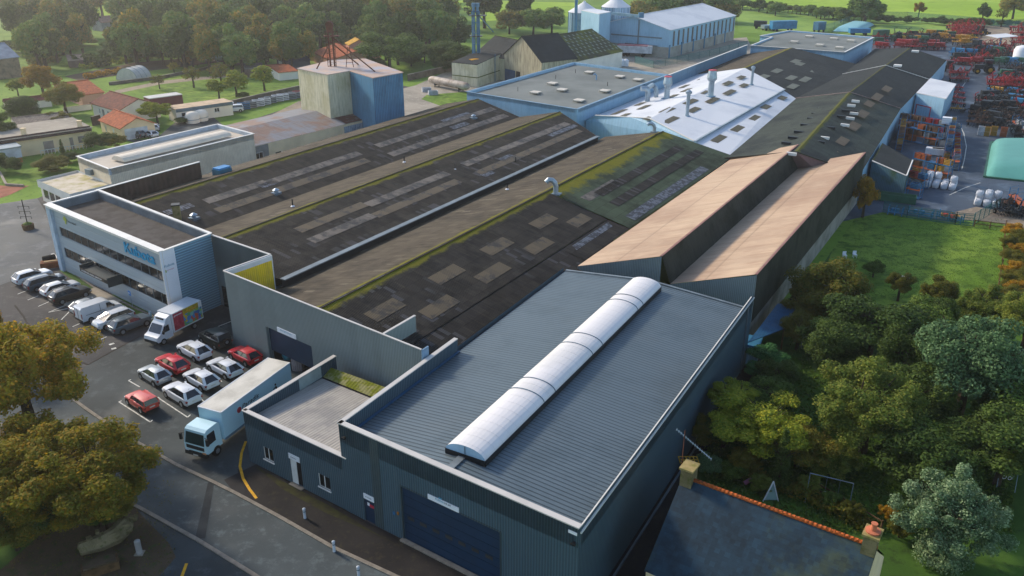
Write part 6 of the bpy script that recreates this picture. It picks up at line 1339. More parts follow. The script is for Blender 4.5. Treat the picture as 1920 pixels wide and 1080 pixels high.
# foreground left
tree(30,700,'maple',7.6,14,'large autumn maple with yellow green leaves at the left edge',rzf=6.8)
tree(150,880,'maple',6.6,9.5,'spreading autumn tree below the large maple beside the street',rzf=4.2)
tree(0,880,'maple',6.2,9.0,'autumn tree at the photo edge between the large maple and the dark verge',rzf=4.2)
tree(-30,600,'orange',2.2,8,'orange leaved treetop at the left photo edge above the maple',rzf=2.5)
tree(195,965,'dark',1.5,2.6,'dark shrub under the spreading tree beside the stone wall',name='shrub',cat='shrub')
tree(75,945,'maple',4.6,5.5,'low autumn tree filling the gap above the bare verge',rzf=2.8)
tree(215,950,'rust',2.0,3.2,'small brown bush at the kerb end of the autumn trees',name='bush',cat='bush')
tree(20,985,'rust',3.2,4.2,'brown bush at the left photo edge under the autumn trees',name='bush',cat='bush')
tree(60,960,'dark',3.0,4.5,'dark undergrowth shrub beneath the autumn trees',name='shrub',cat='shrub')
# garden right
tree(1562,540,'rust',5.6,8.5,'rusty brown autumn tree beside the pale wall of the sawtooth hall')
tree(1640,610,'dark',6.6,8.0,'dark green dense tree in the middle of the garden group')
tree(1555,640,'dark',4.6,6.5,'dark green tree in shade beside the rusty brown tree')
tree(1822,670,'blue',6.6,12.5,'large blue green pine with bare twisted limbs at the right edge',rzf=5.8)
tree(1930,600,'olive',4.0,9.0,'yellow green tree behind the twisted pine at the photo edge')
tree(1635,755,'olive',6.0,9.5,'big round olive green tree in the middle of the garden',rzf=4.6)
tree(1432,790,'yellow',5.4,7.0,'wide yellow green tree in front of the dark grey hall wall',rzf=3.2)
tree(1375,738,'yellow',2.8,6.0,'small yellow leaved tree touching the hall wall, left of the wide yellow one',rzf=1.8)
tree(1460,700,'dark',2.6,4.0,'low dark tree in shadow behind the bamboo')
tree(1785,965,'pale',4.6,8.0,'pale silver green conifer nearest the slate roofed house',rzf=3.9)
tree(1468,855,'conifer',1.7,5.5,'small dark upright conifer between olive tree and slate roof',rzf=2.4)
tree(1740,850,'dark',5.0,6.5,'dark green tree in shade behind the pale conifer')
tree(1890,830,'dark',5.5,7.5,'dark green tree at the right edge behind the pale conifer')
tree(1920,760,'green',5.0,8.0,'green tree under the twisted pine at the right edge')
tree(1440,660,'bamboo',2.4,3.6,'green bamboo clump beside the blue canopy',name='bamboo',cat='bamboo',trunk=False,rzf=1.7)
tree(1415,690,'bamboo',1.6,2.6,'smaller bamboo clump against the hall corner',name='bamboo',cat='bamboo',trunk=False,rzf=1.2)
tree(1625,362,'orange',2.6,7.5,'golden autumn tree at the far corner of the sawtooth hall',rzf=3.6)
tree(1330,868,'blue',1.5,2.6,'grey green shrub behind the left stone chimney',name='shrub',cat='shrub',trunk=False)
tree(1375,880,'green',1.4,2.0,'green shrub beside the dark conifer',name='shrub',cat='shrub',trunk=False)
tree(1430,905,'olive',1.3,1.8,'olive shrub behind the slate roof',name='shrub',cat='shrub',trunk=False)
tree(1330,805,'rust',2.2,3.5,'brownish shrub in the shadow of the dark grey hall',name='shrub',cat='shrub',trunk=False)
for i,(x,y,k,r) in enumerate(((1395,860,'rust',1.8),(1520,905,'olive',1.2),(1600,955,'rust',1.1),(1665,960,'orange',1.0),(1690,985,'rust',1.2),(1560,935,'green',1.0),(1760,590,'dark',3.0),(1700,660,'dark',3.6),(1760,545,'rust',2.6),(1500,610,'rust',2.4),(1690,530,'rust',2.0),(1640,500,'green',1.6))):
    lab=['brownish bush between hall wall and dark conifer','olive bush behind the second roof window','rusty bush in the border beyond the slate roof','orange bush nearest the right stone chimney','rusty bush between orange bush and pale conifer','low green bush behind the wire fence','dark green tree behind the round parasol','dark tree filling the gap left of the twisted pine','brown leaved tree at the lower edge of the lawn','brown tree close beside the blue canopy','low brown bush right of the parasol table','low green bush left of the parasol table'][i]
    tree(x,y,k,r,r*1.7 if r<2 else r*2.1,lab,name='bush' if 'bush' in lab else 'tree',cat='bush' if 'bush' in lab else 'tree')
for x,y,k,r_,h,l in ((1500,830,'rust',3.6,4.5,'low tangled brown tree between the wide yellow one and the olive tree'),(1560,860,'olive',2.8,3.0,'low olive bush under the big round tree'),(1720,740,'dark',4.6,7.5,'dark tree between the round olive tree and the twisted pine'),(1500,570,'rust',3.0,5.0,'brown tree pressed against the pale hall wall'),(1740,600,'green',4.4,6.5,'mid green tree in front of the twisted pine, lawn side'),(1850,575,'olive',3.6,7.0,'olive green tree at the lower right lawn corner'),(1440,745,'green',3.4,4.5,'green tree behind the wide yellow one'),(1360,800,'dark',3.0,4.0,'dark bush at the foot of the dark grey hall')):
    tree(x,y,k,r_,h,l)
# hedge at the right edge of the lawn
for i in range(12):
    tree(1900+14*(i%2),432+12*i,'rust' if i%3 else 'orange',2.2,3.0,'yellow brown hedge bush in the row along the right side of the lawn',name='hedge_bush',cat='hedge',group='hedge bushes right of the lawn',trunk=False)
# left gardens
tree(75,145,'orange',6.0,9.5,'yellow autumn tree beside the pink house roof')
tree(118,178,'rust',5.5,8.5,'brown green leaning tree in front of the pink house')
tree(36,203,'dark',5.6,7.0,'large round clipped dark green shrub above the stone outbuilding',name='round_shrub',cat='shrub',trunk=False,rzf=3.8)
tree(292,205,'yellow',4.6,6.5,'yellow green autumn tree between brown roof and mobile home',rzf=3.2)
tree(186,262,'dark',4.2,4.2,'dark green shrub left of the cream garage',name='shrub',cat='shrub',trunk=False); tree(210,263,'rust',3.6,3.6,'brownish shrub below the garage side wall',name='shrub',cat='shrub',trunk=False)
tree(20,307,'dark',2.3,3.4,'dark round shrub beside the white conservatory',name='shrub',cat='shrub',trunk=False); tree(-2,300,'dark',2.6,4.0,'dark shrub at the photo edge left of the conservatory',name='shrub',cat='shrub',trunk=False)
tree(100,305,'rust',4.2,3.2,'rusty red shrub in front of the conservatory',name='shrub',cat='shrub',trunk=False,rzf=1.7); tree(117,283,'conifer',1.5,4.2,'small upright blue green conifer at the bungalow wall',trunk=False,rzf=2.1); tree(130,292,'dark',2.5,2.2,'low dark hedge along the bungalow balustrade',name='hedge',cat='hedge',trunk=False)
tree(0,240,'dark',3.5,8,'dark tree at the left edge behind the bungalow wing',rzf=4)
for i,(x,y,k,r,h,l) in enumerate(((297,150,'bare',3.0,4.5,'small thin leafless tree nearest the garden path'),(360,140,'bare',3.6,6.5,'thin leafless tree alone on the lawn'),(412,135,'bare',5.0,7,'broad sparse tree with bare dark limbs'),(408,163,'small',4.0,6.0,'orange tinted small tree left of the pair'),(440,152,'small',5.0,7.5,'pale yellow green tree on the lawn'),(493,142,'small',5.6,7.5,'rounded yellow green tree left of the cream tower'),(455,178,'dark',2.2,2.2,'small dark round bush near the garden wall'),(30,160,'small',3.2,5.0,'small yellow bush like tree left of the yellow autumn tree'),(325,125,'bare',3.0,4,'thin bush in the vegetable plot'),(105,222,'rust',3.8,4.5,'brownish shrub growing on the old outbuilding roof edge'),(68,228,'green',3.0,3.6,'green shrub before the old outbuilding'),(377,205,'green',2.0,2.2,'green bush before the mobile home'),(340,225,'green',2.2,1.6,'low green bush at the mobile home corner'))): tree(x,y,k,r,h,l)
tree(350,112,'orange',2.2,4.2,'small orange bush at the edge of the vegetable plot',name='bush',cat='bush')
for x,y,k,r,h,l in ((728,85,'green',13,14,'big rounded green tree right of the towers'),(795,95,'dark',8,7,'dark green bush mass right of the big rounded tree'),(845,98,'dark',9,10,'dark pointed tree beside the dryer tower'),(770,108,'green',6,5,'low green bush in front of the dark bushes'),(700,118,'dark',5,5,'dark bush behind the blue tower'),(830,118,'dark',6,4.5,'low dark hedge beside the concrete yard')): tree(x,y,k,r,h,l)
for x,y,k,r,h,l in ((908,8,'woodd',10,18,'tall dark tree standing alone in the far meadow left of the barns'),(968,8,'woodd',7,15,'dark field tree, left of the close pair'),(984,8,'woodd',6,14,'dark field tree, right of the close pair'),(955,38,'woodb',9,10,'brown autumn tree behind the tall gabled barn'),(1000,36,'wooda',9,11,'green tree behind the tall gabled barn'),(1035,34,'wooda',8,11,'green tree right of the gabled barn ridge'),(1200,20,'woodb',10,12,'brown tree between silo and warehouse'),(1240,8,'wooda',12,15,'green tree behind the warehouse gable'),(1290,4,'woodd',12,15,'dark tree behind the warehouse roof'),(1340,8,'wooda',11,14,'green tree at the far warehouse corner'),(1362,22,'woodb',8,9,'brown tree touching the warehouse end wall')): tree(x,y,k,r,h,l)
# wood beyond the gardens
gw='trees of the wood beyond the gardens'; lw='tree in the dense autumn wood beyond the gardens'
r=random.Random(4)
def inwood(x,y): return True
rows=[(96,(250,620),26,12),(80,(0,860),24,14),(62,(0,870),26,15),(46,(0,860),26,16),(30,(0,850),28,17),(14,(0,845),28,17),(0,(0,840),30,17),(-14,(-40,840),34,18),(-28,(-60,820),40,18)]
cnt=0
for y,(x0,x1),st,h in rows:
    x=x0+r.uniform(0,st)
    while x<x1:
        xx=x+r.uniform(-6,6); yy=y+r.uniform(-5,5)
        skip=(150<xx<210 and 8<yy<75) or (205<xx<270 and yy<8 and yy>-10) or (580<xx<700 and yy>60) or (xx<40 and yy>60) or (yy>88 and xx<330) or (yy>70 and 130<xx<200)or(xx>760 and yy>70)
        if not skip:
            hh=h*r.uniform(.75,1.15); key=r.choice(['wooda','wooda','woodb','woodd','woodd'] if xx>300 else ['wooda','woodb','woodb','wooda','woodd']); cnt+=1
            tree(xx,yy-6,key,hh*r.uniform(.36,.5),hh,lw,group=gw,rzf=hh*.46)
        x+=st*r.uniform(.75,1.25)
gb='bushes along the edge of the wood'
for y,(x0,x1),st in ((101,(205,345),20),(88,(0,130),18),(104,(440,515),18),(90,(430,520),18),(78,(540,700),20),(66,(520,700),18),(100,(330,350),14),(62,(215,300),20),(74,(60,160),20),(88,(210,430),20)):
    x=x0
    while x<x1:
        tree(x+r.uniform(-4,4),y-3+r.uniform(-3,3),r.choice(['woodd','wooda','woodb','woodd']),r.uniform(3.5,6),r.uniform(3.5,6.5),'dark low bush along the lower edge of the wood',name='bush',cat='bush',group=gb,trunk=False); x+=st*r.uniform(.7,1.2)
# hedgerow trees of the far fields
gh_='low hedgerow trees dividing the green fields'
for i in range(34):
    f=i/33; x=1378+f*255; y=8+f*26+r.uniform(-1.5,1.5); hh=r.uniform(3.5,7.5); tree(x,y-4,r.choice(['woodd','wooda','woodd']),hh*.75,hh,'low dark tree in the hedgerow between the two green fields',group=gh_,rzf=hh*.45)
for i in range(22):
    f=i/21; x=1640+f*330; y=36+f*12+r.uniform(-1,1); hh=r.uniform(2.5,4.5); tree(x,y-2,'woodd',hh*.9,hh,'low dark bush in the hedge behind the teal fence',name='hedge_bush',cat='hedge',group='hedge bushes behind the teal fence',rzf=hh*.5,trunk=False)
for x,y,k,rr,h,l in ((1626,8,'wooda',10,16,'broad field tree alone above the teal fence bend'),(1725,14,'orange',3.6,8,'small orange tree in the far field'),(1845,20,'woodd',4.2,9.5,'small dark round tree in the far field, right of the orange one'),(1905,6,'woodb',8,13,'brown tree at the top right corner'),(1882,26,'bare',4,9,'thin bare tree near the top right corner'),(1300,14,'woodd',9,11,'dark tree close behind the white warehouse roof')): tree(x,y,k,rr,h,l)
# vineyard rows and low garden hedges: uncountable leaves, one object each row group
def hedge(pts,wd,h,mat,name,label,cat,n=2500,size=.22):
    q=[P(*p) for p in pts]; root=thing(name,label,cat,(q[0]+q[-1])/2); V=[];r_=np.random.default_rng(len(label)); L=[(b-a).length for a,b in zip(q,q[1:])]; tot=sum(L)
    for _ in range(n):
        s=r_.random()*tot; k=0
        while k<len(L)-1 and s>L[k]: s-=L[k]; k+=1
        a,b=q[k],q[k+1]; d=(b-a).normalized(); c=a+d*s+Vector((-d.y,d.x,0))*r_.uniform(-wd/2,wd/2)+Vector((0,0,h*r_.random()**.5*(.85+.3*math.sin(s*1.7)))); u=Vector(r_.normal(size=3)).normalized(); w_=u.cross(Vector(r_.normal(size=3))).normalized(); V+=[c-u*size,c-w_*size*.7,c+u*size,c+w_*size*.7]
    m=MB(); m.v=V; m.f=[(4*i,4*i+1,4*i+2,4*i+3) for i in range(n)]; m.uv=[[(0,0)]*4]*n; m.build('foliage',mat,root); return root
hedge([(150,131),(260,114),(420,95)],2.0,1.4,m_lyel,'vine_row','yellowing vine row along the top of the vegetable plot','vine row',1800,.35)
hedge([(160,148),(225,136)],2.0,1.3,m_lorange,'vine_row','short orange tinted vine row left of the polytunnel','vine row',700,.35)
hedge([(60,128),(110,114)],3,2.5,m_lrust,'vine_row','brown vine bushes left of the stone hut','vine row',1200,.4)
hedge([(135,125),(165,122),(200,126)],5,3,m_ldark,'bramble','dark bramble thicket below the stone hut','bush',2200,.4)
hedge([(527,92),(580,100)],2.2,2.4,m_lgreen,'clipped_hedge','bright green clipped hedge behind the dark chalet','hedge',1500,.3)
hedge([(500,104),(516,104)],2.2,2.4,m_lgreen,'clipped_hedge','short green hedge left of the dark chalet','hedge',500,.3)
hedge([(1395,900),(1480,925),(1560,960),(1640,1000)],1.6,1.1,m_lrust,'flower_border','rusty brown flower border behind the slate roofed house','flower border',2600,.12)
# ================================================================ storage yard
m_steelb=M('blue_rack_steel','2f6f9c',.5,.1,.12,1); m_fred=M('red_machine_paint','a01c22',.45,0,.15,1); m_fyel=M('yellow_machine_paint','c08a1c',.5,0,.15,1); m_fgreen=M('green_machine_paint','2c6048',.5,0,.15,1); m_fblue=M('cyan_machine_paint','2a80b0',.5,0,.15,1); m_fdark=M('dark_machine_paint','2b2f33',.6,.1,.2,1); m_fbrown=M('rusty_machine_paint','5a4034',.7,0,.25,1)
def implement(mat,kind):      # local: x across 3 m, y depth
    t=thing('farm_implement','',"farm machine",world=False)
    m=MB()
    for y in (-.7,0,.7): m.bar((-1.6,y,.9),(1.6,y,.9),.14,.14)
    for x in (-1.5,-.5,.5,1.5): m.bar((x,-.8,.95),(x,.8,.95),.12,.12)
    m.bar((-.5,-.8,.95),(0,-1.1,1.9),.12,.12); m.bar((.5,-.8,.95),(0,-1.1,1.9),.12,.12); m.bar((0,-1.1,1.9),(0,.4,1.0),.1,.1); local(t,'frame',m,mat)
    m=MB()
    for i in range(7):
        for j,y in enumerate((-.7,0,.7)):
            x=-1.4+i*.46+j*.12; m.bar((x,y,.85),(x+.02,y+.25,.45),.05,.05); m.bar((x+.02,y+.25,.45),(x,y,.05),.06,.05)
    local(t,'tines',m,m_fdark if kind!=2 else mat)
    if kind==1:
        for s in (-1,1):
            m=MB(); m.bar((s*1.5,0,1.0),(s*1.9,0,2.3),.16,.16); m.bar((s*1.9,0,2.3),(s*1.2,.3,2.6),.12,.12)
            for k in range(4): m.bar((s*(1.55+.09*k),-.1,1.2+.28*k),(s*(2.0+.09*k),.4,1.15+.28*k),.05,.05)
            local(t,'folded_wing',m,mat)
    if kind==2:
        m=MB(); m.box((0,.1,1.05),2.4,.9,.75); local(t,'hopper',m,mat)
    for s in (-1,1):
        m=MB(); m.tube([(s*1.25-.12,1.0,.36),(s*1.25+.12,1.0,.36)],.36,10); w_=local(t,'wheel',m,m_black); m=MB(); m.tube([(s*1.25-.13,1.0,.36),(s*1.25+.13,1.0,.36)],.16,8); local(w_,'rim',m,m_rim)
    return t
def tractor(mat):
    t=thing('tractor','',"tractor",world=False); m=MB(); m.box((1.1,0,.9),1.9,.8,.8); m.box((-.4,0,.8),1.6,1.1,.7); local(t,'body',m,mat)
    m=MB(); m.box((-.45,0,2.55),1.6,1.5,.14); 
    for x in (-1.1,.25):
        for s in (-1,1): m.bar((x,s*.65,1.5),(x*.95,s*.6,2.55),.08,.08)
    local(t,'cab_frame',m,m_fdark); m=MB(); m.box((-.42,0,1.5),1.3,1.2,1.04); local(t,'cab_glass',m,m_cglass)
    for x,r,w_ in ((-.75,.82,.45),(1.5,.55,.32)):
        for s in (-1,1):
            m=MB(); m.tube([(x,s*.85-w_/2,r),(x,s*.85+w_/2,r)],r,14); k=local(t,'wheel',m,m_black); m=MB(); m.tube([(x,s*(.86+w_/2)-.05,r),(x,s*(.86+w_/2),r)],r*.5,10); local(k,'rim',m,m_fyel)
    m=MB(); m.bar((2.0,.5,1.0),(3.0,.5,.5),.12,.12); m.bar((2.0,-.5,1.0),(3.0,-.5,.5),.12,.12); m.box((3.2,0,.2),.5,1.8,.5); local(t,'front_loader',m,m_fdark); return t
def crate(mat,s=(1.2,1.0,.9)):
    t=thing('storage_crate','',"crate",world=False); m=MB(); a,b,h=s
    for z in np.linspace(.12,h-.05,4): 
        m.bar((-a/2,-b/2,z),(a/2,-b/2,z),.04,.14); m.bar((-a/2,b/2,z),(a/2,b/2,z),.04,.14); m.bar((-a/2,-b/2,z),(-a/2,b/2,z),.04,.14); m.bar((a/2,-b/2,z),(a/2,b/2,z),.04,.14)
    local(t,'sides',m,mat); m=MB(); m.box((0,0,0),a,b,.1); local(t,'base',m,m_wood); m=MB(); m.box((0,0,.12),a*.92,b*.9,h*.7); local(t,'contents',m,m_fdark); return t
def bag():
    t=thing('bulk_bag','',"bulk bag",world=False); m=MB(); pr=[(.45,.0),(.56,.12),(.6,.5),(.56,.9),(.4,1.02),(.15,1.06)]
    n=12; R=[[Vector((r*(1.12 if abs(math.cos(a))>.6 and abs(math.sin(a))>.6 else .95)*math.cos(a),r*(1.12 if abs(math.cos(a))>.6 and abs(math.sin(a))>.6 else .95)*math.sin(a),z)) for a in [2*math.pi*(k+.5)/n for k in range(n)]] for r,z in pr]
    for a,b in zip(R,R[1:]):
        for k in range(n): j=(k+1)%n; m.face([a[k],a[j],b[j],b[k]])
    m.face(R[-1]); local(t,'sack',m,M('white_woven_sack','c8ccd2',.8,0,.08,2),True,60); m=MB()
    for sx in (-1,1):
        for sy in (-1,1): m.bar((sx*.4,sy*.4,.95),(sx*.2,sy*.2,1.2),.06,.03)
    local(t,'lifting_strap',m,M('pale_strap','a8b0b8',.8)); return t
def rack(L,levels=3,D=1.2,hh=1.35,mat=None):
    t=thing('storage_rack','',"rack",world=False); m=MB(); nb=max(1,round(L/2.7))
    for k in range(nb+1):
        x=-L/2+L*k/nb
        for y in (-D/2,D/2): m.bar((x,y,0),(x,y,levels*hh),.10,.10)
        for z in np.arange(.6,levels*hh,.7): m.bar((x,-D/2,z),(x,D/2,z+.35),.04,.04)
    local(t,'upright',m,mat or m_steelb)
    for l in range(levels):
        m=MB()
        for y in (-D/2,D/2): m.bar((-L/2,y,.15+l*hh),(L/2,y,.15+l*hh),.06,.12)
        m.box((0,0,.2+l*hh),L,D*.9,.04); local(t,'shelf',m,M('rack_orange','a85428',.6) if l==1 else (mat or m_steelb))
    return t
impl={}
for key,mat,k in (('red',m_fred,0),('redwing',m_fred,1),('yellow',m_fyel,0),('dark',m_fdark,1),('brown',m_fbrown,0),('green',m_fgreen,2),('blue',m_fblue,2),('redhop',m_fred,2),('darkhop',m_fdark,2),('yelhop',m_fyel,2)): impl[key]=[implement(mat,k),False]
ldesc={'red':'red tined cultivator','redwing':'red folding cultivator with raised wings','yellow':'yellow tined cultivator','dark':'black folding cultivator','brown':'rusty brown cultivator','green':'green seed drill','blue':'blue seed drill','redhop':'red seed drill','darkhop':'black seed drill','yelhop':'yellow seed drill'}
def put(key,px,py,where,grp,s=1.0,rz_=None):
    p=P(px,py); e=impl[key]; a=random.uniform(-.5,.5)-.5 if rz_ is None else rz_; lb=ldesc[key]+' '+where
    if not e[1]: t=e[0]; t.location=(p.x,p.y,.03); t.rotation_euler=(0,0,a); t.scale=(s,)*3; t['label']=lb; t['group']=grp; e[1]=True
    else: t=dup(e[0],(p.x,p.y,.03),a,lb,grp,s)
    return t
r=random.Random(11)
def field(x0,y0,x1,y1,nx,ny,keys,where,grp,s=1.0,jit=3):
    for j in range(ny):
        for i in range(nx):
            x=x0+(x1-x0)*(i+.5)/nx+r.uniform(-jit,jit); y=y0+(y1-y0)*(j+.5)/ny+r.uniform(-jit*.4,jit*.4); put(r.choice(keys),x,y,where,grp,s*r.uniform(.85,1.15))
field(1782,52,1832,72,5,4,['redwing','red'],'in the red cluster at the far meadow edge','red machines at the far meadow edge',1.6)
field(1900,54,1960,92,4,4,['redwing','red'],'in the red cluster at the right photo edge','red machines at the right edge',1.6)
field(1660,66,1800,82,12,2,['yellow','brown','dark','green','yelhop'],'in the back row along the meadow','machines in the back row along the meadow',1.3)
field(1795,74,1820,90,3,2,['yellow','yelhop'],'beside the far red cluster','yellow machines beside the far red cluster',1.5)
field(1640,70,1660,95,2,3,['redhop','red','green'],'behind the far flat roofed building','machines behind the far flat roof',1.3)
field(1680,84,1765,96,7,2,['red','redhop','dark'],'just beyond the last dark roof','machines just beyond the last dark roof',1.4)
field(1790,95,1880,118,7,3,['dark','brown','darkhop','blue'],'in the dark middle block of the yard','machines in the dark middle block',1.4)
field(1840,86,1890,98,4,2,['redwing','brown'],'around the white canopy','machines around the white canopy',1.3)
field(1778,116,1848,128,6,1,['red','redhop'],'in the short bright red row','machines in the short bright red row',1.4)
field(1868,116,1915,126,4,1,['blue','green'],'at the right edge beside the white tank','blue and green drills at the right edge',1.2)
field(1785,138,1805,158,2,2,['redwing','red'],'behind the white topped extension','red machines behind the white topped extension',1.3)
field(1786,165,1800,215,1,5,['red','dark','yellow','dark'],'in the narrow line beside the white topped extension','machines beside the white topped extension',1.0,1)
field(1860,152,1925,172,7,2,['redwing','redwing','red'],'in the tall red front row at the right','red machines in the tall front row',1.3)
field(1850,172,1930,186,8,1,['yelhop','brown','blue'],'behind the black row at the right','mixed machines behind the black row',1.1)
field(1842,182,1930,206,8,3,['dark','darkhop','dark','blue'],'in the upper black block at the right','machines in the upper black block',1.2)
field(1825,214,1930,242,8,3,['brown','dark','brown','darkhop'],'in the lower black block at the right','machines in the lower black block',1.2)
field(1895,250,1930,262,3,2,['dark','darkhop'],'above the pale green flexible tank','machines above the pale green flexible tank',1.1)
field(1880,385,1930,412,4,2,['brown','dark'],'beside the green gate','machines beside the green gate',1.0)
field(1700,66,1790,78,9,2,['red','brown','yelhop','darkhop'],'in the crowded back row behind the yellow ones','machines crowded in the back row',1.3)
field(1800,100,1870,116,7,2,['redwing','dark','red','green'],'between the middle block and the white canopy','machines between middle block and canopy',1.4)
field(1860,100,1930,114,6,2,['redwing','brown','dark'],'behind the white upright tank','machines behind the white upright tank',1.3)
field(1880,128,1930,150,5,2,['darkhop','green','dark','brown'],'between tall red row and white tank','machines between red row and white tank',1.2)
field(1835,190,1930,214,8,2,['brown','darkhop','redwing','dark'],'along the back edge of the black blocks','machines along the back edge of the black blocks',1.3)
tt_=tractor(m_fdark); p=P(1845,138); tt_.location=(p.x,p.y,.03); tt_.rotation_euler=(0,0,2.9); tt_.scale=(1.5,)*3; tt_['label']='large dark tractor with loader in the open middle of the yard'
for x,y,a,s,l in ((1778,134,1.2,1.2,'dark tractor by the corner of the last dark roof'),(1838,66,.5,1.4,'dark tractor beside the far red cluster'),(1825,98,2.0,1.6,'dark tractor in the middle block left of the white canopy'),(1684,78,1.0,1.3,'dark tractor in the back row behind the last roof'),(1840,216,2.4,1.3,'dark tractor at the front of the lower black block')): p=P(x,y); dup(tt_,(p.x,p.y,.03),a,l,None,s)
# racks and crates
crs={k:crate(mt) for k,mt in (('orange',M('orange_crate','b05a28',.7)),('yellow',M('yellow_crate','c09030',.7)),('brown',M('brown_crate','6a4a34',.7)),('grey',M('grey_crate','8a9298',.6)),('white',M('white_crate','d0d4da',.6)),('blue',m_steelb),('red',m_fred))}
cused=set()
def putc(k,loc,rz_,label,grp):
    if k not in cused: t=crs[k]; cused.add(k); t.location=loc; t.rotation_euler=(0,0,rz_); t['label']=label; t['group']=grp; return t
    return dup(crs[k],loc,rz_,label,grp)
rk_proto={}
def addrack(pa,pb,levels,label,keys,fill=.85,z=0,where='rack'):
    a,b=P(*pa),P(*pb); d=b-a; L=d.length; rz_=math.atan2(d.y,d.x); t=rack(L,levels); c=(a+b)/2; t.location=(c.x,c.y,.03); t.rotation_euler=(0,0,rz_); t['label']=label
    dn=d.normalized(); n=int(L/1.35)
    for l in range(levels):
        for i in range(n):
            if r.random()<fill:
                q=a+dn*(L*(i+.5)/n); k=r.choice(keys); putc(k,(q.x,q.y,.28+l*1.35),rz_,k+' crate '+where,'crates '+where)
addrack((1684,245),(1768,262),3,'long blue storage rack full of crates nearest the white topped extension',['orange','brown','grey','red','brown'],where='on the long rack nearest the extension')
addrack((1690,262),(1756,276),3,'blue storage rack parallel in front of the longest rack',['brown','orange','grey','brown'],where='on the second long rack')
addrack((1690,252),(1684,285),3,'short blue rack of yellow crates against the dark hall wall',['yellow','yellow','brown'],where='on the short rack by the hall wall')
addrack((1782,252),(1774,300),3,'tall blue rack running beside the driveway line',['orange','yellow','blue','grey'],where='on the rack beside the driveway line')
addrack((1792,255),(1790,320),2,'outermost blue rack at the edge of the driveway',['orange','red','grey','yellow'],.6,where='on the outermost rack')
addrack((1710,325),(1778,342),3,'blue rack of yellow crates between lean-to shed and driveway',['yellow','orange','blue','yellow','brown'],where='on the rack beyond the lean-to shed')
addrack((1700,345),(1735,355),2,'low blue rack beside the white bulk bags',['blue','grey','red'],where='on the low rack beside the bulk bags')
addrack((1698,368),(1725,374),2,'small blue frame rack at the corner of the green container',['blue','red'],.5,where='on the small corner rack')
addrack((1895,382),(1918,405),2,'empty looking blue rack at the right photo edge',['brown','grey'],.3,where='on the rack at the right edge')
addrack((1900,240),(1925,262),2,'blue rack with pale tops above the flexible tank',['white','grey'],.8,where='on the rack above the flexible tank')
for x,y in ((1748,290),(1760,291),(1772,292)):
    p=P(x,y); t=thing('covered_pallet','long pallet under a pale blue white cover in the racking aisle','pallet',(p.x,p.y,0),-.55,group='covered pallets in the racking aisle',world=False); m=MB(); m.box((0,0,.15),2.6,1.5,1.2); local(t,'cover',m,m_white); m=MB(); m.box((0,0,0),2.6,1.5,.15); local(t,'pallet',m,m_wood)
p=P(1768,262); t=thing('white_tank_crate','white plastic tank crate on the end of the long rack','tank',(p.x,p.y,3.4),-.5,world=False); m=MB(); m.box((0,0,0),1.8,1.4,1.3); local(t,'tank',m,m_sign); m=MB()
for z in (.2,.7,1.2): m.bar((-.9,-.71,z),(.9,-.71,z),.04,.04)
local(t,'cage',m,m_galv)
bg=bag(); first=True
for (x0,y0,nx,ny,lv,lab,g) in ((1738,350,4,3,2,'white bulk bag in the big double stack behind the green container','bulk bags in the big double stack'),(1832,385,3,3,2,'white bulk bag in the stack above the green gate','bulk bags above the green gate')):
    c=P(x0,y0); a=math.radians(-AZ)
    for l in range(lv):
        for i in range(nx):
            for j in range(ny):
                if l and (r.random()<.35 or j==0): continue
                q=c+Vector((math.cos(a)*i*1.28-math.sin(a)*(j*1.28),math.sin(a)*i*1.28+math.cos(a)*(j*1.28),l*1.05+.03))
                if first: bg.location=q; bg['label']=lab; bg['group']=g; first=False
                else: dup(bg,q,a+r.uniform(-.15,.15),lab,g)
# green skip at the foot of the lean-to
p=P(1678,378); t=thing('green_skip','green steel skip at the foot of the teal lean-to shed','skip',(p.x,p.y,0),math.radians(-AZ)+.1,world=False); m=MB(); m.box((0,0,.1),6.0,1.6,.1); 
for y in (-.8,.8): m.box((0,y,.1),6.0,.1,1.2)
for x in (-3,3): m.box((x,0,.1),.1,1.6,1.2)
local(t,'hull',m,m_fgreen); m=MB(); 
for k in range(7): m.bar((-2.8+k*.93,-.87,.15),(-2.8+k*.93,-.87,1.25),.08,.06)
local(t,'ribs',m,m_fgreen)
# flexible tanks
def pillow(label,pts,h,mat,name='flexible_tank'):
    q=[P(*p) for p in pts]; t=thing(name,label,'tank',sum(q,Vector())/4); m=MB(); N=14
    f=lambda u:1-abs(2*u-1)**5
    G=[[ (q[0].lerp(q[1],u)).lerp(q[3].lerp(q[2],u),v)+Vector((0,0,.05+h*(f(u)*f(v))**.5)) for u in np.linspace(0,1,N)] for v in np.linspace(0,1,N)]
    for a,b in zip(G,G[1:]):
        for k in range(N-1): m.face([a[k],a[k+1],b[k+1],b[k]])
    o=m.build('membrane',mat,t,True); m=MB(); 
    for a,b in zip(q,q[1:]+q[:1]): m.bar(a+Vector((0,0,.15)),b+Vector((0,0,.15)),.5,.3)
    m.build('edge_curb',m_fgreen,t); return t
pillow('large pale green flexible water tank at the right edge of the yard',[(1846,333),(1960,345),(1960,268),(1858,268)],2.0,M('pale_green_membrane','5c9c90',.5,0,.05,.3))
pillow('pale turquoise flexible tank by the fenced meadow',[(1560,60),(1610,62),(1640,48),(1600,44)],2.0,M('turquoise_membrane','86bcc4',.5,0,.05,.3))
m=MB()
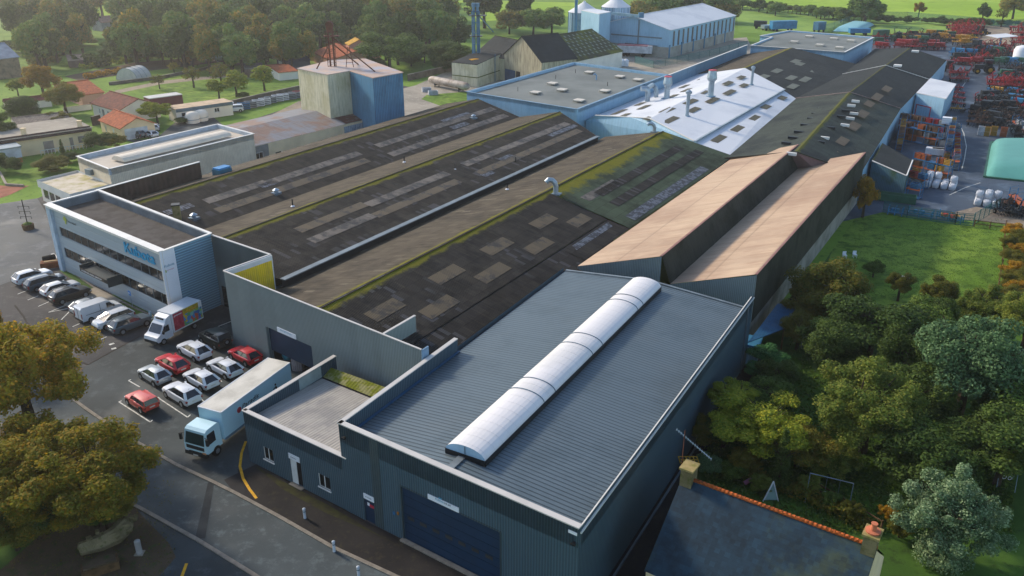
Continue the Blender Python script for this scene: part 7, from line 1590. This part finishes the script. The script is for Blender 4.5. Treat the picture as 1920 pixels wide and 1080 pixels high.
# white canopy
p=P(1872,96); t=thing('white_canopy','white square canopy on a single post among the yard machines','canopy',(p.x,p.y,0),.2,world=False); m=MB(); m.slab([(-4,-3,5.0),(4,-3,5.4),(4,3,5.6),(-4,3,5.2)],.15); local(t,'canopy_top',m,m_white); m=MB(); m.bar((0,0,0),(0,0,5.1),.35,.35); local(t,'post',m,m_fblue)
p=P(1912,118); t=thing('white_storage_tank','white upright storage tank at the right photo edge','tank',(p.x,p.y,0),0,world=False); m=MB(); m.lathe((0,0,0),[(2.4,0),(2.5,4),(2.0,5),(.6,5.5)],16); local(t,'drum',m,m_sign,True); m=MB(); m.lathe((0,0,0),[(2.7,0),(2.7,.3)],16); local(t,'foot_ring',m,m_galv)
# cyan trailers near the far flat roof
def skipbody(px,py,L,Wd,h,rz_,mat,label):
    p=P(px,py); t=thing('tipper_body',label,'trailer',(p.x,p.y,0),rz_,world=False); m=MB(); m.box((0,0,.9),L,Wd,h); m.box((0,0,.9+h),L+.2,Wd+.2,.15); local(t,'body',m,mat); m=MB()
    for x in (-L*.3,L*.3):
        for s in (-1,1): m.tube([(x,s*Wd*.45-.15,.5),(x,s*Wd*.45+.15,.5)],.5,10)
    local(t,'wheels',m,m_black); m=MB()
    for k in range(5): m.bar((-L/2+L*k/4,-Wd/2-.05,.95),(-L/2+L*k/4,-Wd/2-.05,.9+h),.12,.08)
    local(t,'ribs',m,mat); return t
skipbody(1467,58,11,2.8,3.0,.25,m_fblue,'bright cyan tall trailer body near the meadow corner'); skipbody(1440,57,6,2.4,1.2,.4,m_galv,'low pale trailer left of the bright cyan one'); skipbody(1425,54,5,2.4,2.2,-.4,m_fdark,'dark trailer at the meadow corner')
skipbody(1535,60,5,2.4,3.0,.6,m_tblue,'dark blue trailer at the end of the teal fence'); skipbody(1610,66,8,2.4,1.6,.0,m_fblue,'low cyan trailer behind the far flat roof'); skipbody(1650,72,6,2.4,2.2,.4,m_fgreen,'green trailer behind the far flat roof')
skipbody(1822,300-4,3.0,1.6,.8,.4,m_fbrown,'small brown trailer at the driveway line') if False else 0
for x,y,k in ((1838,254,'white'),(1848,255,'yellow'),(1862,254,'yellow'),(1880,256,'orange'),(1893,258,'grey')):
    p=P(x,y)
    for l in range(2): putc(k,(p.x,p.y,.05+l*1.0),-.5,k+' crate in the loose row above the flexible tank','crates in the loose row')
# blue frames on the near kerb of the yard
for x0,y0,x1,y1,l in ((1664,402,1690,406,'blue steel frame at the lawn edge, nearest the golden tree'),(1700,404,1745,412,'blue steel frame at the lawn edge, middle one'),(1755,410,1800,420,'blue steel frame at the lawn edge carrying the orange machine')):
    a,b=P(x0,y0),P(x1,y1); t=thing('rail_stand',l,'stand',(a+b)/2); d=(b-a).normalized(); n=Vector((-d.y,d.x,0))*1.2; m=MB()
    for o_ in (Vector(),n): m.bar(a+o_+Vector((0,0,.5)),b+o_+Vector((0,0,.5)),.12,.12); 
    for q in (a,b,(a+b)/2): m.bar(q+Vector((0,0,.5)),q+n+Vector((0,0,.5)),.12,.12); m.bar(q,q+Vector((0,0,1.3)),.12,.12); m.bar(q+n,q+n+Vector((0,0,1.3)),.12,.12)
    m.build('frame',m_fblue,t); m=MB()
    for f in (.3,.6): m.box(a.lerp(b,f)+n*.5+Vector((0,0,.5)),.5,.4,.5,.3)
    m.build('bracket',m_fblue if 'orange' not in l else M('orange_red_paint','c8402c',.5),t)
put('yellow',1780,412,'on the blue frame at the lawn edge','machine on the blue frame',.8)
# teal mesh fences
m_mesh=NT('teal_mesh'); tr_=m_mesh.n('BsdfTransparent'); mx_=m_mesh.n('MixShader'); U_,V_,_u=m_mesh.uv(); a_=m_mesh.math('FRACT',m_mesh.math('MULTIPLY',U_,6.0)); b_2=m_mesh.math('FRACT',m_mesh.math('MULTIPLY',V_,2.5)); f_=m_mesh.math('MAXIMUM',m_mesh.math('LESS_THAN',a_,.35),m_mesh.math('LESS_THAN',b_2,.2)); m_mesh.L(f_,mx_.inputs[0]); m_mesh.L(tr_.outputs[0],mx_.inputs[1]); m_mesh.L(m_mesh.b.outputs[0],mx_.inputs[2]); m_mesh.L(mx_.outputs[0],m_mesh.t.nodes['Material Output'].inputs[0]); m_mesh.b.inputs['Base Color'].default_value=srgb('1f6a68'); m_mesh=m_mesh.m
m_tealp=M('teal_post','1f5c60',.6)
def fence(label,pts,h,mat,post,step=3.0,name='mesh_fence'):
    q=[P(*p) for p in pts]; t=thing(name,label,'fence',q[0])
    m=MB()
    for a,b in zip(q,q[1:]): d=(b-a).normalized(); nn=Vector((-d.y,d.x,0))*.02; m.face([a,b,b+Vector((0,0,h)),a+Vector((0,0,h))]); 
    m.build('mesh_panel',mat,t)
    for a,b in zip(q,q[1:]):
        n=max(1,int((b-a).length/step))
        for k in range(n+1):
            p=a.lerp(b,k/n); m=MB(); m.bar(p,p+Vector((0,0,h+.1)),.08,.08); m.build('post',post,t)
    m=MB()
    for a,b in zip(q,q[1:]): m.bar(a+Vector((0,0,h)),b+Vector((0,0,h)),.05,.05)
    m.build('top_rail',post,t); return t
fence('long teal mesh fence round the fenced meadow and yard',[(1545,62),(1580,50),(1612,34),(1700,36),(1820,46),(1990,60)],3.2,m_mesh,m_tealp,12.0)
fence('teal mesh gate leaning open at the lawn corner',[(1824,422),(1872,392)],1.9,m_mesh,m_tealp,2.0,'mesh_gate')
fence('teal mesh fence along the lawn edge of the yard',[(1655,398),(1700,408),(1790,421),(1824,424)],1.9,m_mesh,m_tealp,3.5)
fence('low teal mesh fence beside the concrete yard and warehouse',[(1190,118),(1225,128),(1330,106),(1400,88)],2.2,m_mesh,m_tealp,6)
def wfence(label,pts,h,step,name='post_fence'):
    q=[P(*p) for p in pts]; t=thing(name,label,'fence',q[0])
    for a,b in zip(q,q[1:]):
        n=max(1,int((b-a).length/step))
        for k in range(n+1): p=a.lerp(b,k/n); m=MB(); m.bar(p,p+Vector((0,0,h)),.12,.12); m.build('post',m_wood,t)
    m=MB()
    for a,b in zip(q,q[1:]):
        for z in (h*.45,h*.9): m.bar(a+Vector((0,0,z)),b+Vector((0,0,z)),.06,.1)
    m.build('rail',m_wood,t)
wfence('wooden rail fence in front of the dirt track',[(1826,425),(1885,432)],1.1,1.6); wfence('wooden fence running down the right side of the lawn',[(1885,425),(1878,500),(1868,556)],1.0,2.5)
wfence('dark wire and post fence behind the slate roofed house',[(1515,920),(1560,945),(1610,975),(1650,1000)],1.2,1.2)
# ================================================================ small things
def bollard(px,py,label):
    p=P(px,py); t=thing('bollard',label,'bollard',p,group='white bollards along the pavement'); m=MB(); m.lathe(p,[(.11,0),(.11,.85),(.13,.86),(.13,.92),(.06,.98)],12); m.build('post',M('white_bollard','c8d0d8',.5) if 'white_bollard' not in bpy.data.materials else bpy.data.materials['white_bollard'],t); m=MB(); m.lathe(p+Vector((0,0,.001)),[(.115,.62),(.115,.72)],12); m.build('reflective_band',m_galvd,t)
bollard(572,972,'white bollard on the pavement in front of the annex window'); bollard(627,1034,'white bollard at the kerb in front of the navy side door'); bollard(673,1082,'white bollard cut by the bottom edge of the photo')
def psign(px,py,h,label,colr,letter='P'):
    p=P(px,py); t=thing('parking_sign',label,'sign',p); m=MB(); m.bar(p,p+Vector((0,0,h)),.06,.06); m.build('pole',m_galv,t); c=p+Vector((0,0,h-.2)); a=c-odir*.3+on*.05; b=c+odir*.3+on*.05
    m=MB(); m.panel(a,b,(0,.6,h-.6,h),.02,.03); pl=m.build('plate',colr,t); ORG[pl.name]=ORG[t.name]
    tx=text(letter,t,'lettering',a,b,.14,h-.52,.48,m_sign,.03,.005)
m_psig=M('parking_blue','2c7ac0',.5)
psign(153,518,2.2,'blue parking sign on a pole near the white pillar',m_psig); psign(249,577,2.2,'blue parking sign on a pole beside the entrance landing',m_psig)
psign(284,598,1.0,'low pale blue sign behind the colourful box van',M('pale_blue_sign','7fb0c8',.5),'P')
# strip of planting, grass edge at office
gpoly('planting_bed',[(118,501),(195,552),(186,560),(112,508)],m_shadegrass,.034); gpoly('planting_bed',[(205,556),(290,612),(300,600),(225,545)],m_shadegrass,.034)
gpoly('moss_verge',[(475,872),(540,908),(620,950),(700,998),(760,1030),(700,1000),(610,962),(530,918)],M('mossy_edge','3a3a20',.95,0,.3,1.5,c2='2c2a24'),.034)
# gantry planter with small tree frame on the forecourt
p=P(54,430); t=thing('planter','round wooden planter with thin iron sign post on the forecourt','planter',p); m=MB(); m.lathe(p,[(.75,0),(.85,.8),(.75,.85),(.7,.75)],14); m.build('tub',m_wood,t); m=MB(); m.bar(p,p+Vector((0,0,4.6)),.1,.1)
for z in (2.0,2.8,3.6): m.bar(p+Vector((-.8,0,z)),p+Vector((.8,0,z)),.06,.06); m.bar(p+Vector((-.8,0,z)),p+Vector((-.8,0,z-.4)),.05,.05); m.bar(p+Vector((.8,0,z)),p+Vector((.8,0,z-.4)),.05,.05)
m.build('iron_post',m_dk,t); m=MB(); m.lathe(p+Vector((0,0,.7)),[(.6,0),(.6,.25),(.2,.45)],10); m.build('plants',m_lgreen,t)
# timber heap by the pillar
p=P(97,500); t=thing('timber_box','heap of brown timber boards and dark cover by the office pillar','timber',p)
m=MB(); m.box(p,2.4,1.4,.8,.4); m.build('crate',M('brown_timber','7a4a30',.8,0,.25,2),t); m=MB(); m.tube([p+Vector((-1.2,.5,.8)),p+Vector((.2,.9,1.0))],.45,10); m.build('dark_roll',m_black,t); m=MB(); m.box(p+Vector((.2,-.1,.8)),1.8,.3,.12,.4); m.build('plank',M('pale_timber','c8a880',.8),t)
# low wall and pallet by pillar
p=P(108,492); t=thing('low_wall','short pale low wall running from the office pillar to the forecourt','wall',p); m=MB(); m.bar(P(100,484)+Vector((0,0,.3)),P(120,502)+Vector((0,0,.3)),.35,.6); m.build('masonry',m_conc,t); m=MB(); m.bar(P(100,484)+Vector((0,0,.63)),P(120,502)+Vector((0,0,.63)),.4,.06); m.build('capping',m_coping,t)
# pink big bag and blue wrap by the roller door
p=P(560,692); t=thing('tall_bulk_bag','tall pinkish bulk bag standing before the open roller door','bulk bag',p); m=MB(); pr=[(.62,0),(.68,.3),(.66,1.5),(.58,1.85)]
R=[[p+Vector((r_*(1.1 if abs(abs(math.cos(a))-abs(math.sin(a)))<.4 else .95)*math.cos(a),r_*(1.1 if abs(abs(math.cos(a))-abs(math.sin(a)))<.4 else .95)*math.sin(a),z)) for a in [2*math.pi*k/16 for k in range(16)]] for r_,z in pr]
for a,b in zip(R,R[1:]):
    for k in range(16): j=(k+1)%16; m.face([a[k],a[j],b[j],b[k]])
m.build('sack',SHEET('pinkish_woven_sack','b0a4a4',.3,.3,.8,c2='988c90',cs=2),t); m=MB(); m.lathe(p,[(.5,1.5),(.45,1.75),(.1,1.8)],10); m.build('contents',m_dk,t); m=MB()
for k in range(4): a=k*math.pi/2+.78; m.bar(p+Vector((.55*math.cos(a),.55*math.sin(a),1.8)),p+Vector((.3*math.cos(a),.3*math.sin(a),2.15)),.07,.04)
m.build('lifting_strap',m_sign,t)
p=P(540,672); t=thing('wrapped_bundle','bright blue plastic wrapped bundle beside the tall bulk bag','bundle',p); m=MB(); m.lathe(p,[(.5,0),(.62,.4),(.45,.9),(.5,1.2),(.3,1.45)],9); m.build('wrap',M('cyan_plastic','3aa0b8',.3,0,.3,4),t); m=MB(); m.box(p+Vector((.5,.1,1.0)),.35,.3,.3,.4); m.build('orange_cap',M('orange_plastic','c07a28',.5),t)
# stone wall stub lower left
m=MB(); pts=[P(150,1030,.5),P(190,1018,.6),P(218,1003,.7),(P(234,985,.8)),P(238,978,.8)]
t=thing('dry_stone_wall','curved mossy dry stone wall end beside the street verge','wall',flat(pts[2],0)); m.tube(pts,[.5,.6,.7,.7,.5],9); m.build('masonry',m_stone,t)
m=MB(); r=random.Random(3)
for k in range(40):
    f=r.random()*3.99; i=int(f); q=pts[i].lerp(pts[i+1],f-i)+Vector((r.uniform(-.6,.6),r.uniform(-.6,.6),r.uniform(-.3,.55))); m.box(q,r.uniform(.25,.5),r.uniform(.2,.4),r.uniform(.15,.3),r.random()*3,False)
tag(m.build('loose_stones',m_stone,t),kind='stuff')
p=P(262,1038); t=thing('marker_post','pale grey rounded marker post on the bare verge','post',p); m=MB(); m.tube([p,p+Vector((0,0,1.15)),p+Vector((0,0,1.25))],[.22,.22,.1],10); m.build('post',M('pale_grey_plastic','a8a4a0',.6),t); m=MB(); m.box(p,.6,.6,.08); m.build('foot',m_conc,t)
p=P(190,1070); t=thing('wooden_planter','wooden trough cut off by the bottom edge of the photo','planter',p); m=MB(); m.box(p,2.4,1.0,.7,.5); m.build('trough',m_wood,t); m=MB(); m.box(p+Vector((0,0,.7)),2.1,.8,.12,.5); m.build('soil',m_soil,t)
p=P(944,1100); t=thing('wall_aerial','thin white lattice mast in front of the big navy door','mast',p); m=MB(); p=flat(P(946,1075,1.2),0)
for dx in (-.12,.12): m.bar(p+Vector((dx,0,0)),p+Vector((0,0,2.3)),.03,.03)
for k in range(9): z=.25*k; m.bar(p+Vector((-.12*(1-z/2.3),0,z)),p+Vector((.12*(1-(z+.25)/2.3),0,z+.25)),.02,.02)
m.build('lattice',m_sign,t)
# garden things
p=P(1692,532); t=thing('garden_table','round garden table with striped top and blue legs on the lawn','table',p); m=MB(); m.lathe(p,[(.75,.72),(.78,.76),(.76,.8)],18); m.build('table_top',M('cream_table_top','d8ccb8',.6),t)
for a in (0,1.57,3.14,4.71): m=MB(); m.bar(p+Vector((.45*math.cos(a),.45*math.sin(a),0)),p+Vector((.2*math.cos(a),.2*math.sin(a),.75)),.07,.07); m.build('leg',M('blue_leg','3a6a90',.5) if 'blue_leg' not in bpy.data.materials else bpy.data.materials['blue_leg'],t)
m=MB(); m.bar(p+Vector((-.7,.12,.815)),p+Vector((.7,.12,.815)),.12,.01); m.build('stripe',m_red,t)
def swing(pa,pb,h,label,rings=False,nm='swing_frame'):
    a,b=P(*pa),P(*pb); t=thing(nm,label,'swing',(a+b)/2); d=(b-a).normalized(); n=Vector((-d.y,d.x,0)); m=MB(); m.bar(a+Vector((0,0,h)),b+Vector((0,0,h)),.05,.05); m.build('crossbar',m_galv,t)
    for q in (a,b):
        for s in (-1,1): m=MB(); m.bar(q+n*s*.9,q+Vector((0,0,h)),.045,.045); m.build('leg',m_galvd,t)
    for f in (.4,.7):
        q=a.lerp(b,f); m=MB(); m.bar(q+Vector((0,0,.8)),q+Vector((0,0,h)),.02,.02); m.build('rope',m_galvd,t)
        m=MB(); m.tube([q+Vector((.16*math.cos(k*.785),0,.7+.16*math.sin(k*.785))) for k in range(9)],.025,5); m.build('ring',m_sign,t)
swing((1512,930),(1592,950),2.2,'long swing frame with hanging rings behind the slate roofed house'); swing((1866,905),(1900,912),2.2,'thin metal swing frame in shade at the right edge'); swing((1502,645),(1540,650),1.6,'small white swing frame in deep shade under the dark trees')
p=P(1445,940); t=thing('white_gable_frame','small white triangular frame standing behind the slate roof','trellis',p); m=MB(); a=Vector((.6,0,0)); m.bar(p-a,p+Vector((0,0,1.9)),.08,.08); m.bar(p+a,p+Vector((0,0,1.9)),.08,.08); m.build('frame',m_sign,t); m=MB(); m.face([p-a*.85+Vector((0,.03,.1)),p+a*.85+Vector((0,.03,.1)),p+Vector((0,.03,1.75))]); m.build('infill',M('pale_teal_board','9ab8b8',.6),t)
for x,y,c,l in ((1395,912,'pink plastic toy lying behind the slate roof','c07890'),):
    p=P(x,y); t=thing('garden_toy',c,'toy',p); m=MB(); m.tube([p+Vector((0,0,.3)),p+Vector((.5,.1,.6)),p+Vector((.8,0,.3))],.18,8); m.build('body',M('pink_plastic',l,.5),t); m=MB(); m.box(p+Vector((.8,0,.0)),.3,.3,.4); m.build('seat',M('dark_pink','7a3a50',.5),t)
for x,y,l in ((1583,484,'white garden chair left of the pair on the lawn'),(1602,483,'white garden chair right of the pair on the lawn')):
    p=P(x,y); t=thing('garden_chair',l,'chair',p); m=MB(); m.box(p+Vector((0,0,.42)),.5,.5,.06); m.build('seat',m_sign,t); m=MB(); m.box(p+Vector((0,.24,.45)),.5,.06,.45); m.build('backrest',m_sign,t)
    for dx in (-.2,.2):
        for dy in (-.2,.2): m=MB(); m.bar(p+Vector((dx,dy,0)),p+Vector((dx,dy,.45)),.05,.05); m.build('leg',m_sign,t)
# garden walls and goods beside the cream tower
def gwall(name,label,pts,h,mat,wd=.3):
    q=[P(*p) for p in pts]; t=thing(name,label,'wall',q[0]); m=MB()
    for a,b in zip(q,q[1:]): m.bar(a+Vector((0,0,h/2)),b+Vector((0,0,h/2)),wd,h)
    m.build('masonry',mat,t); m=MB()
    for a,b in zip(q,q[1:]): m.bar(a+Vector((0,0,h+.04)),b+Vector((0,0,h+.04)),wd+.1,.08)
    m.build('capping',m_conc,t)
m_gw=M('dark_garden_wall','6a6258',.95,0,.25,.6)
gwall('garden_wall','long dark garden wall between lawn and goods yard',[(418,205),(490,188),(562,172)],1.6,m_gw); gwall('garden_wall','low dark wall crossing the lawn from the polytunnel',[(205,160),(300,148),(400,128),(450,122)],.8,m_gw); gwall('garden_wall','ochre wall behind the dark chalet garden',[(569,112),(640,122)],1.8,M('ochre_wall','c09c60',.9)); gwall('garden_wall','dark wall behind the big concrete yard',[(765,152),(860,130)],1.8,m_gw)
gwall('garden_wall','white topped wall between bungalow and brown tiled house',[(120,212),(172,205)],1.2,m_renderw); gwall('garden_wall','low curved white kerb wall round the house lawn',[(0,325),(12,348),(45,350)],.3,m_conc); gwall('garden_wall','low wall of the bungalow yard beside the garage',[(174,236),(190,232)],2.0,M('brown_boards','4a3c34',.9))
for i,(x,y,k) in enumerate(((485,199,'white'),(497,196,'white'),(508,193,'grey'),(521,190,'white'),(531,188,'white'),(545,186,'grey'),(553,184,'grey'),(560,182,'red'),(428,204,'white'),(458,205,'blue'),(471,202,'grey'))):
    p=P(x,y); putc(k,(p.x,p.y,.03),.5,k+' goods crate in the line along the long garden wall','goods along the long garden wall').scale=(2.2,1.6,1.7)
for x,y,l in ((362,230,'white plastic barrel nearest the cream shed end'),(378,226,'white plastic barrel at the corner of the rusty roof')):
    p=P(x,y); t=thing('white_barrel',l,'barrel',p); m=MB(); m.lathe(p,[(1.5,0),(1.6,1.6),(1.2,2.3),(.4,2.5)],14); m.build('drum',m_renderw,t,True); m=MB(); m.lathe(p,[(1.62,.8),(1.62,.9)],14); m.build('band',m_galvd,t)
p=P(583,268); t=thing('parked_trailer_with_tarp','small trailer under a pale tarp beside the rusty roofed shed','trailer',p); rr_=math.radians(90-AZ)
m=MB(); m.box(p+Vector((0,0,.6)),3.6,1.8,1.0,rr_); m.build('body',M('teal_trailer','2f6a78',.6),t); m=MB(); m.box(p+Vector((0,0,1.6)),3.0,1.6,.5,rr_); m.build('tarp',m_renderw,t); m=MB()
for s in (-1,1): m.tube([p+Vector((s*.9-.15,0,.4)),p+Vector((s*.9+.15,0,.4))],.4,10)
m.build('wheels',m_black,t)
p=P(620,254); t=thing('flower_trough','long trough of yellow flowering plants along the cream shed wall','planter',p); m=MB(); m.box(p,9,1.2,.8,rr_); m.build('trough',m_tblue,t); m=MB(); m.box(p+Vector((0,0,.8)),8.6,1.0,.5,rr_); m.build('yellow_plants',M('yellow_plants','a8861c',.9,0,.4,3),t)
p=P(384,330,0)
t=thing('covered_skip','small teal skip under blue tarp at the end of the brown parapet','skip',W(-101,82.5,6.9)); m=MB(); m.box(W(-101.2,82.2,6.9),2.4,1.6,1.0,rr_); m.build('hull',M('teal_steel','1f6a80',.5),t); m=MB(); m.box(W(-101.2,82.2,7.9),2.2,1.4,.25,rr_); m.build('tarp',M('blue_tarp','2c86c0',.5),t)
for k,(x,y) in enumerate(((800,172),(812,178))):
    p=P(x,y); putc('white',(p.x,p.y,.03),.3,'white crate beside the long dirty gas tank','crates beside the gas tank').scale=(2,1.2,1.2)
# grass tufts, leaves on ground as stuff
def tufts(name,label,regions,n,size,mat):
    r_=np.random.default_rng(5); V=[]
    for (x0,y0,x1,y1),k in regions:
        for _ in range(int(n*k)):
            c=P(r_.uniform(x0,x1),r_.uniform(y0,y1),.05); u=Vector((r_.normal(),r_.normal(),0)).normalized()*size*r_.uniform(.5,1.3); h=Vector((r_.normal()*.3,r_.normal()*.3,1))*size*r_.uniform(.5,1.6); V+=[c-u,c+u,c+u*.4+h,c-u*.4+h]
    m=MB(); m.v=V; k=len(V)//4; m.f=[(4*i,4*i+1,4*i+2,4*i+3) for i in range(k)]; m.uv=[[(0,0)]*4]*k; o=m.build(name,mat); tag(o,label,'grass',kind='stuff')
tufts('rough_grass','rough dark grass under the garden trees',[((1320,780,1900,1000),1.0),((1480,600,1880,780),.4)],9000,.14,m_lgreen)
tufts('verge_weeds','weeds and fallen leaves on the bare verge by the street',[((20,900,330,1080),1.0)],1500,.05,m_lrust)
tufts('lawn_grass','short mown grass on the back lawn',[((1600,410,1880,560),1.0)],9000,.05,m_lgreen)
# ---------------------------------------------------------------- air
m=MB(); m.prism([(-900,-60),(900,-60),(900,900),(-900,900)],-1.0,44.0,True,True)
hz=NT('air'); hz.t.nodes.remove(hz.b); pv_=hz.n('VolumePrincipled'); pv_.inputs['Color'].default_value=(.95,.93,.90,1); pv_.inputs['Density'].default_value=HAZE; pv_.inputs['Anisotropy'].default_value=.6; hz.L(pv_.outputs[0],hz.t.nodes['Material Output'].inputs['Volume'])
o=m.build('haze',hz.m); tag(o,'thin pale haze in the air over the works','haze',kind='stuff')
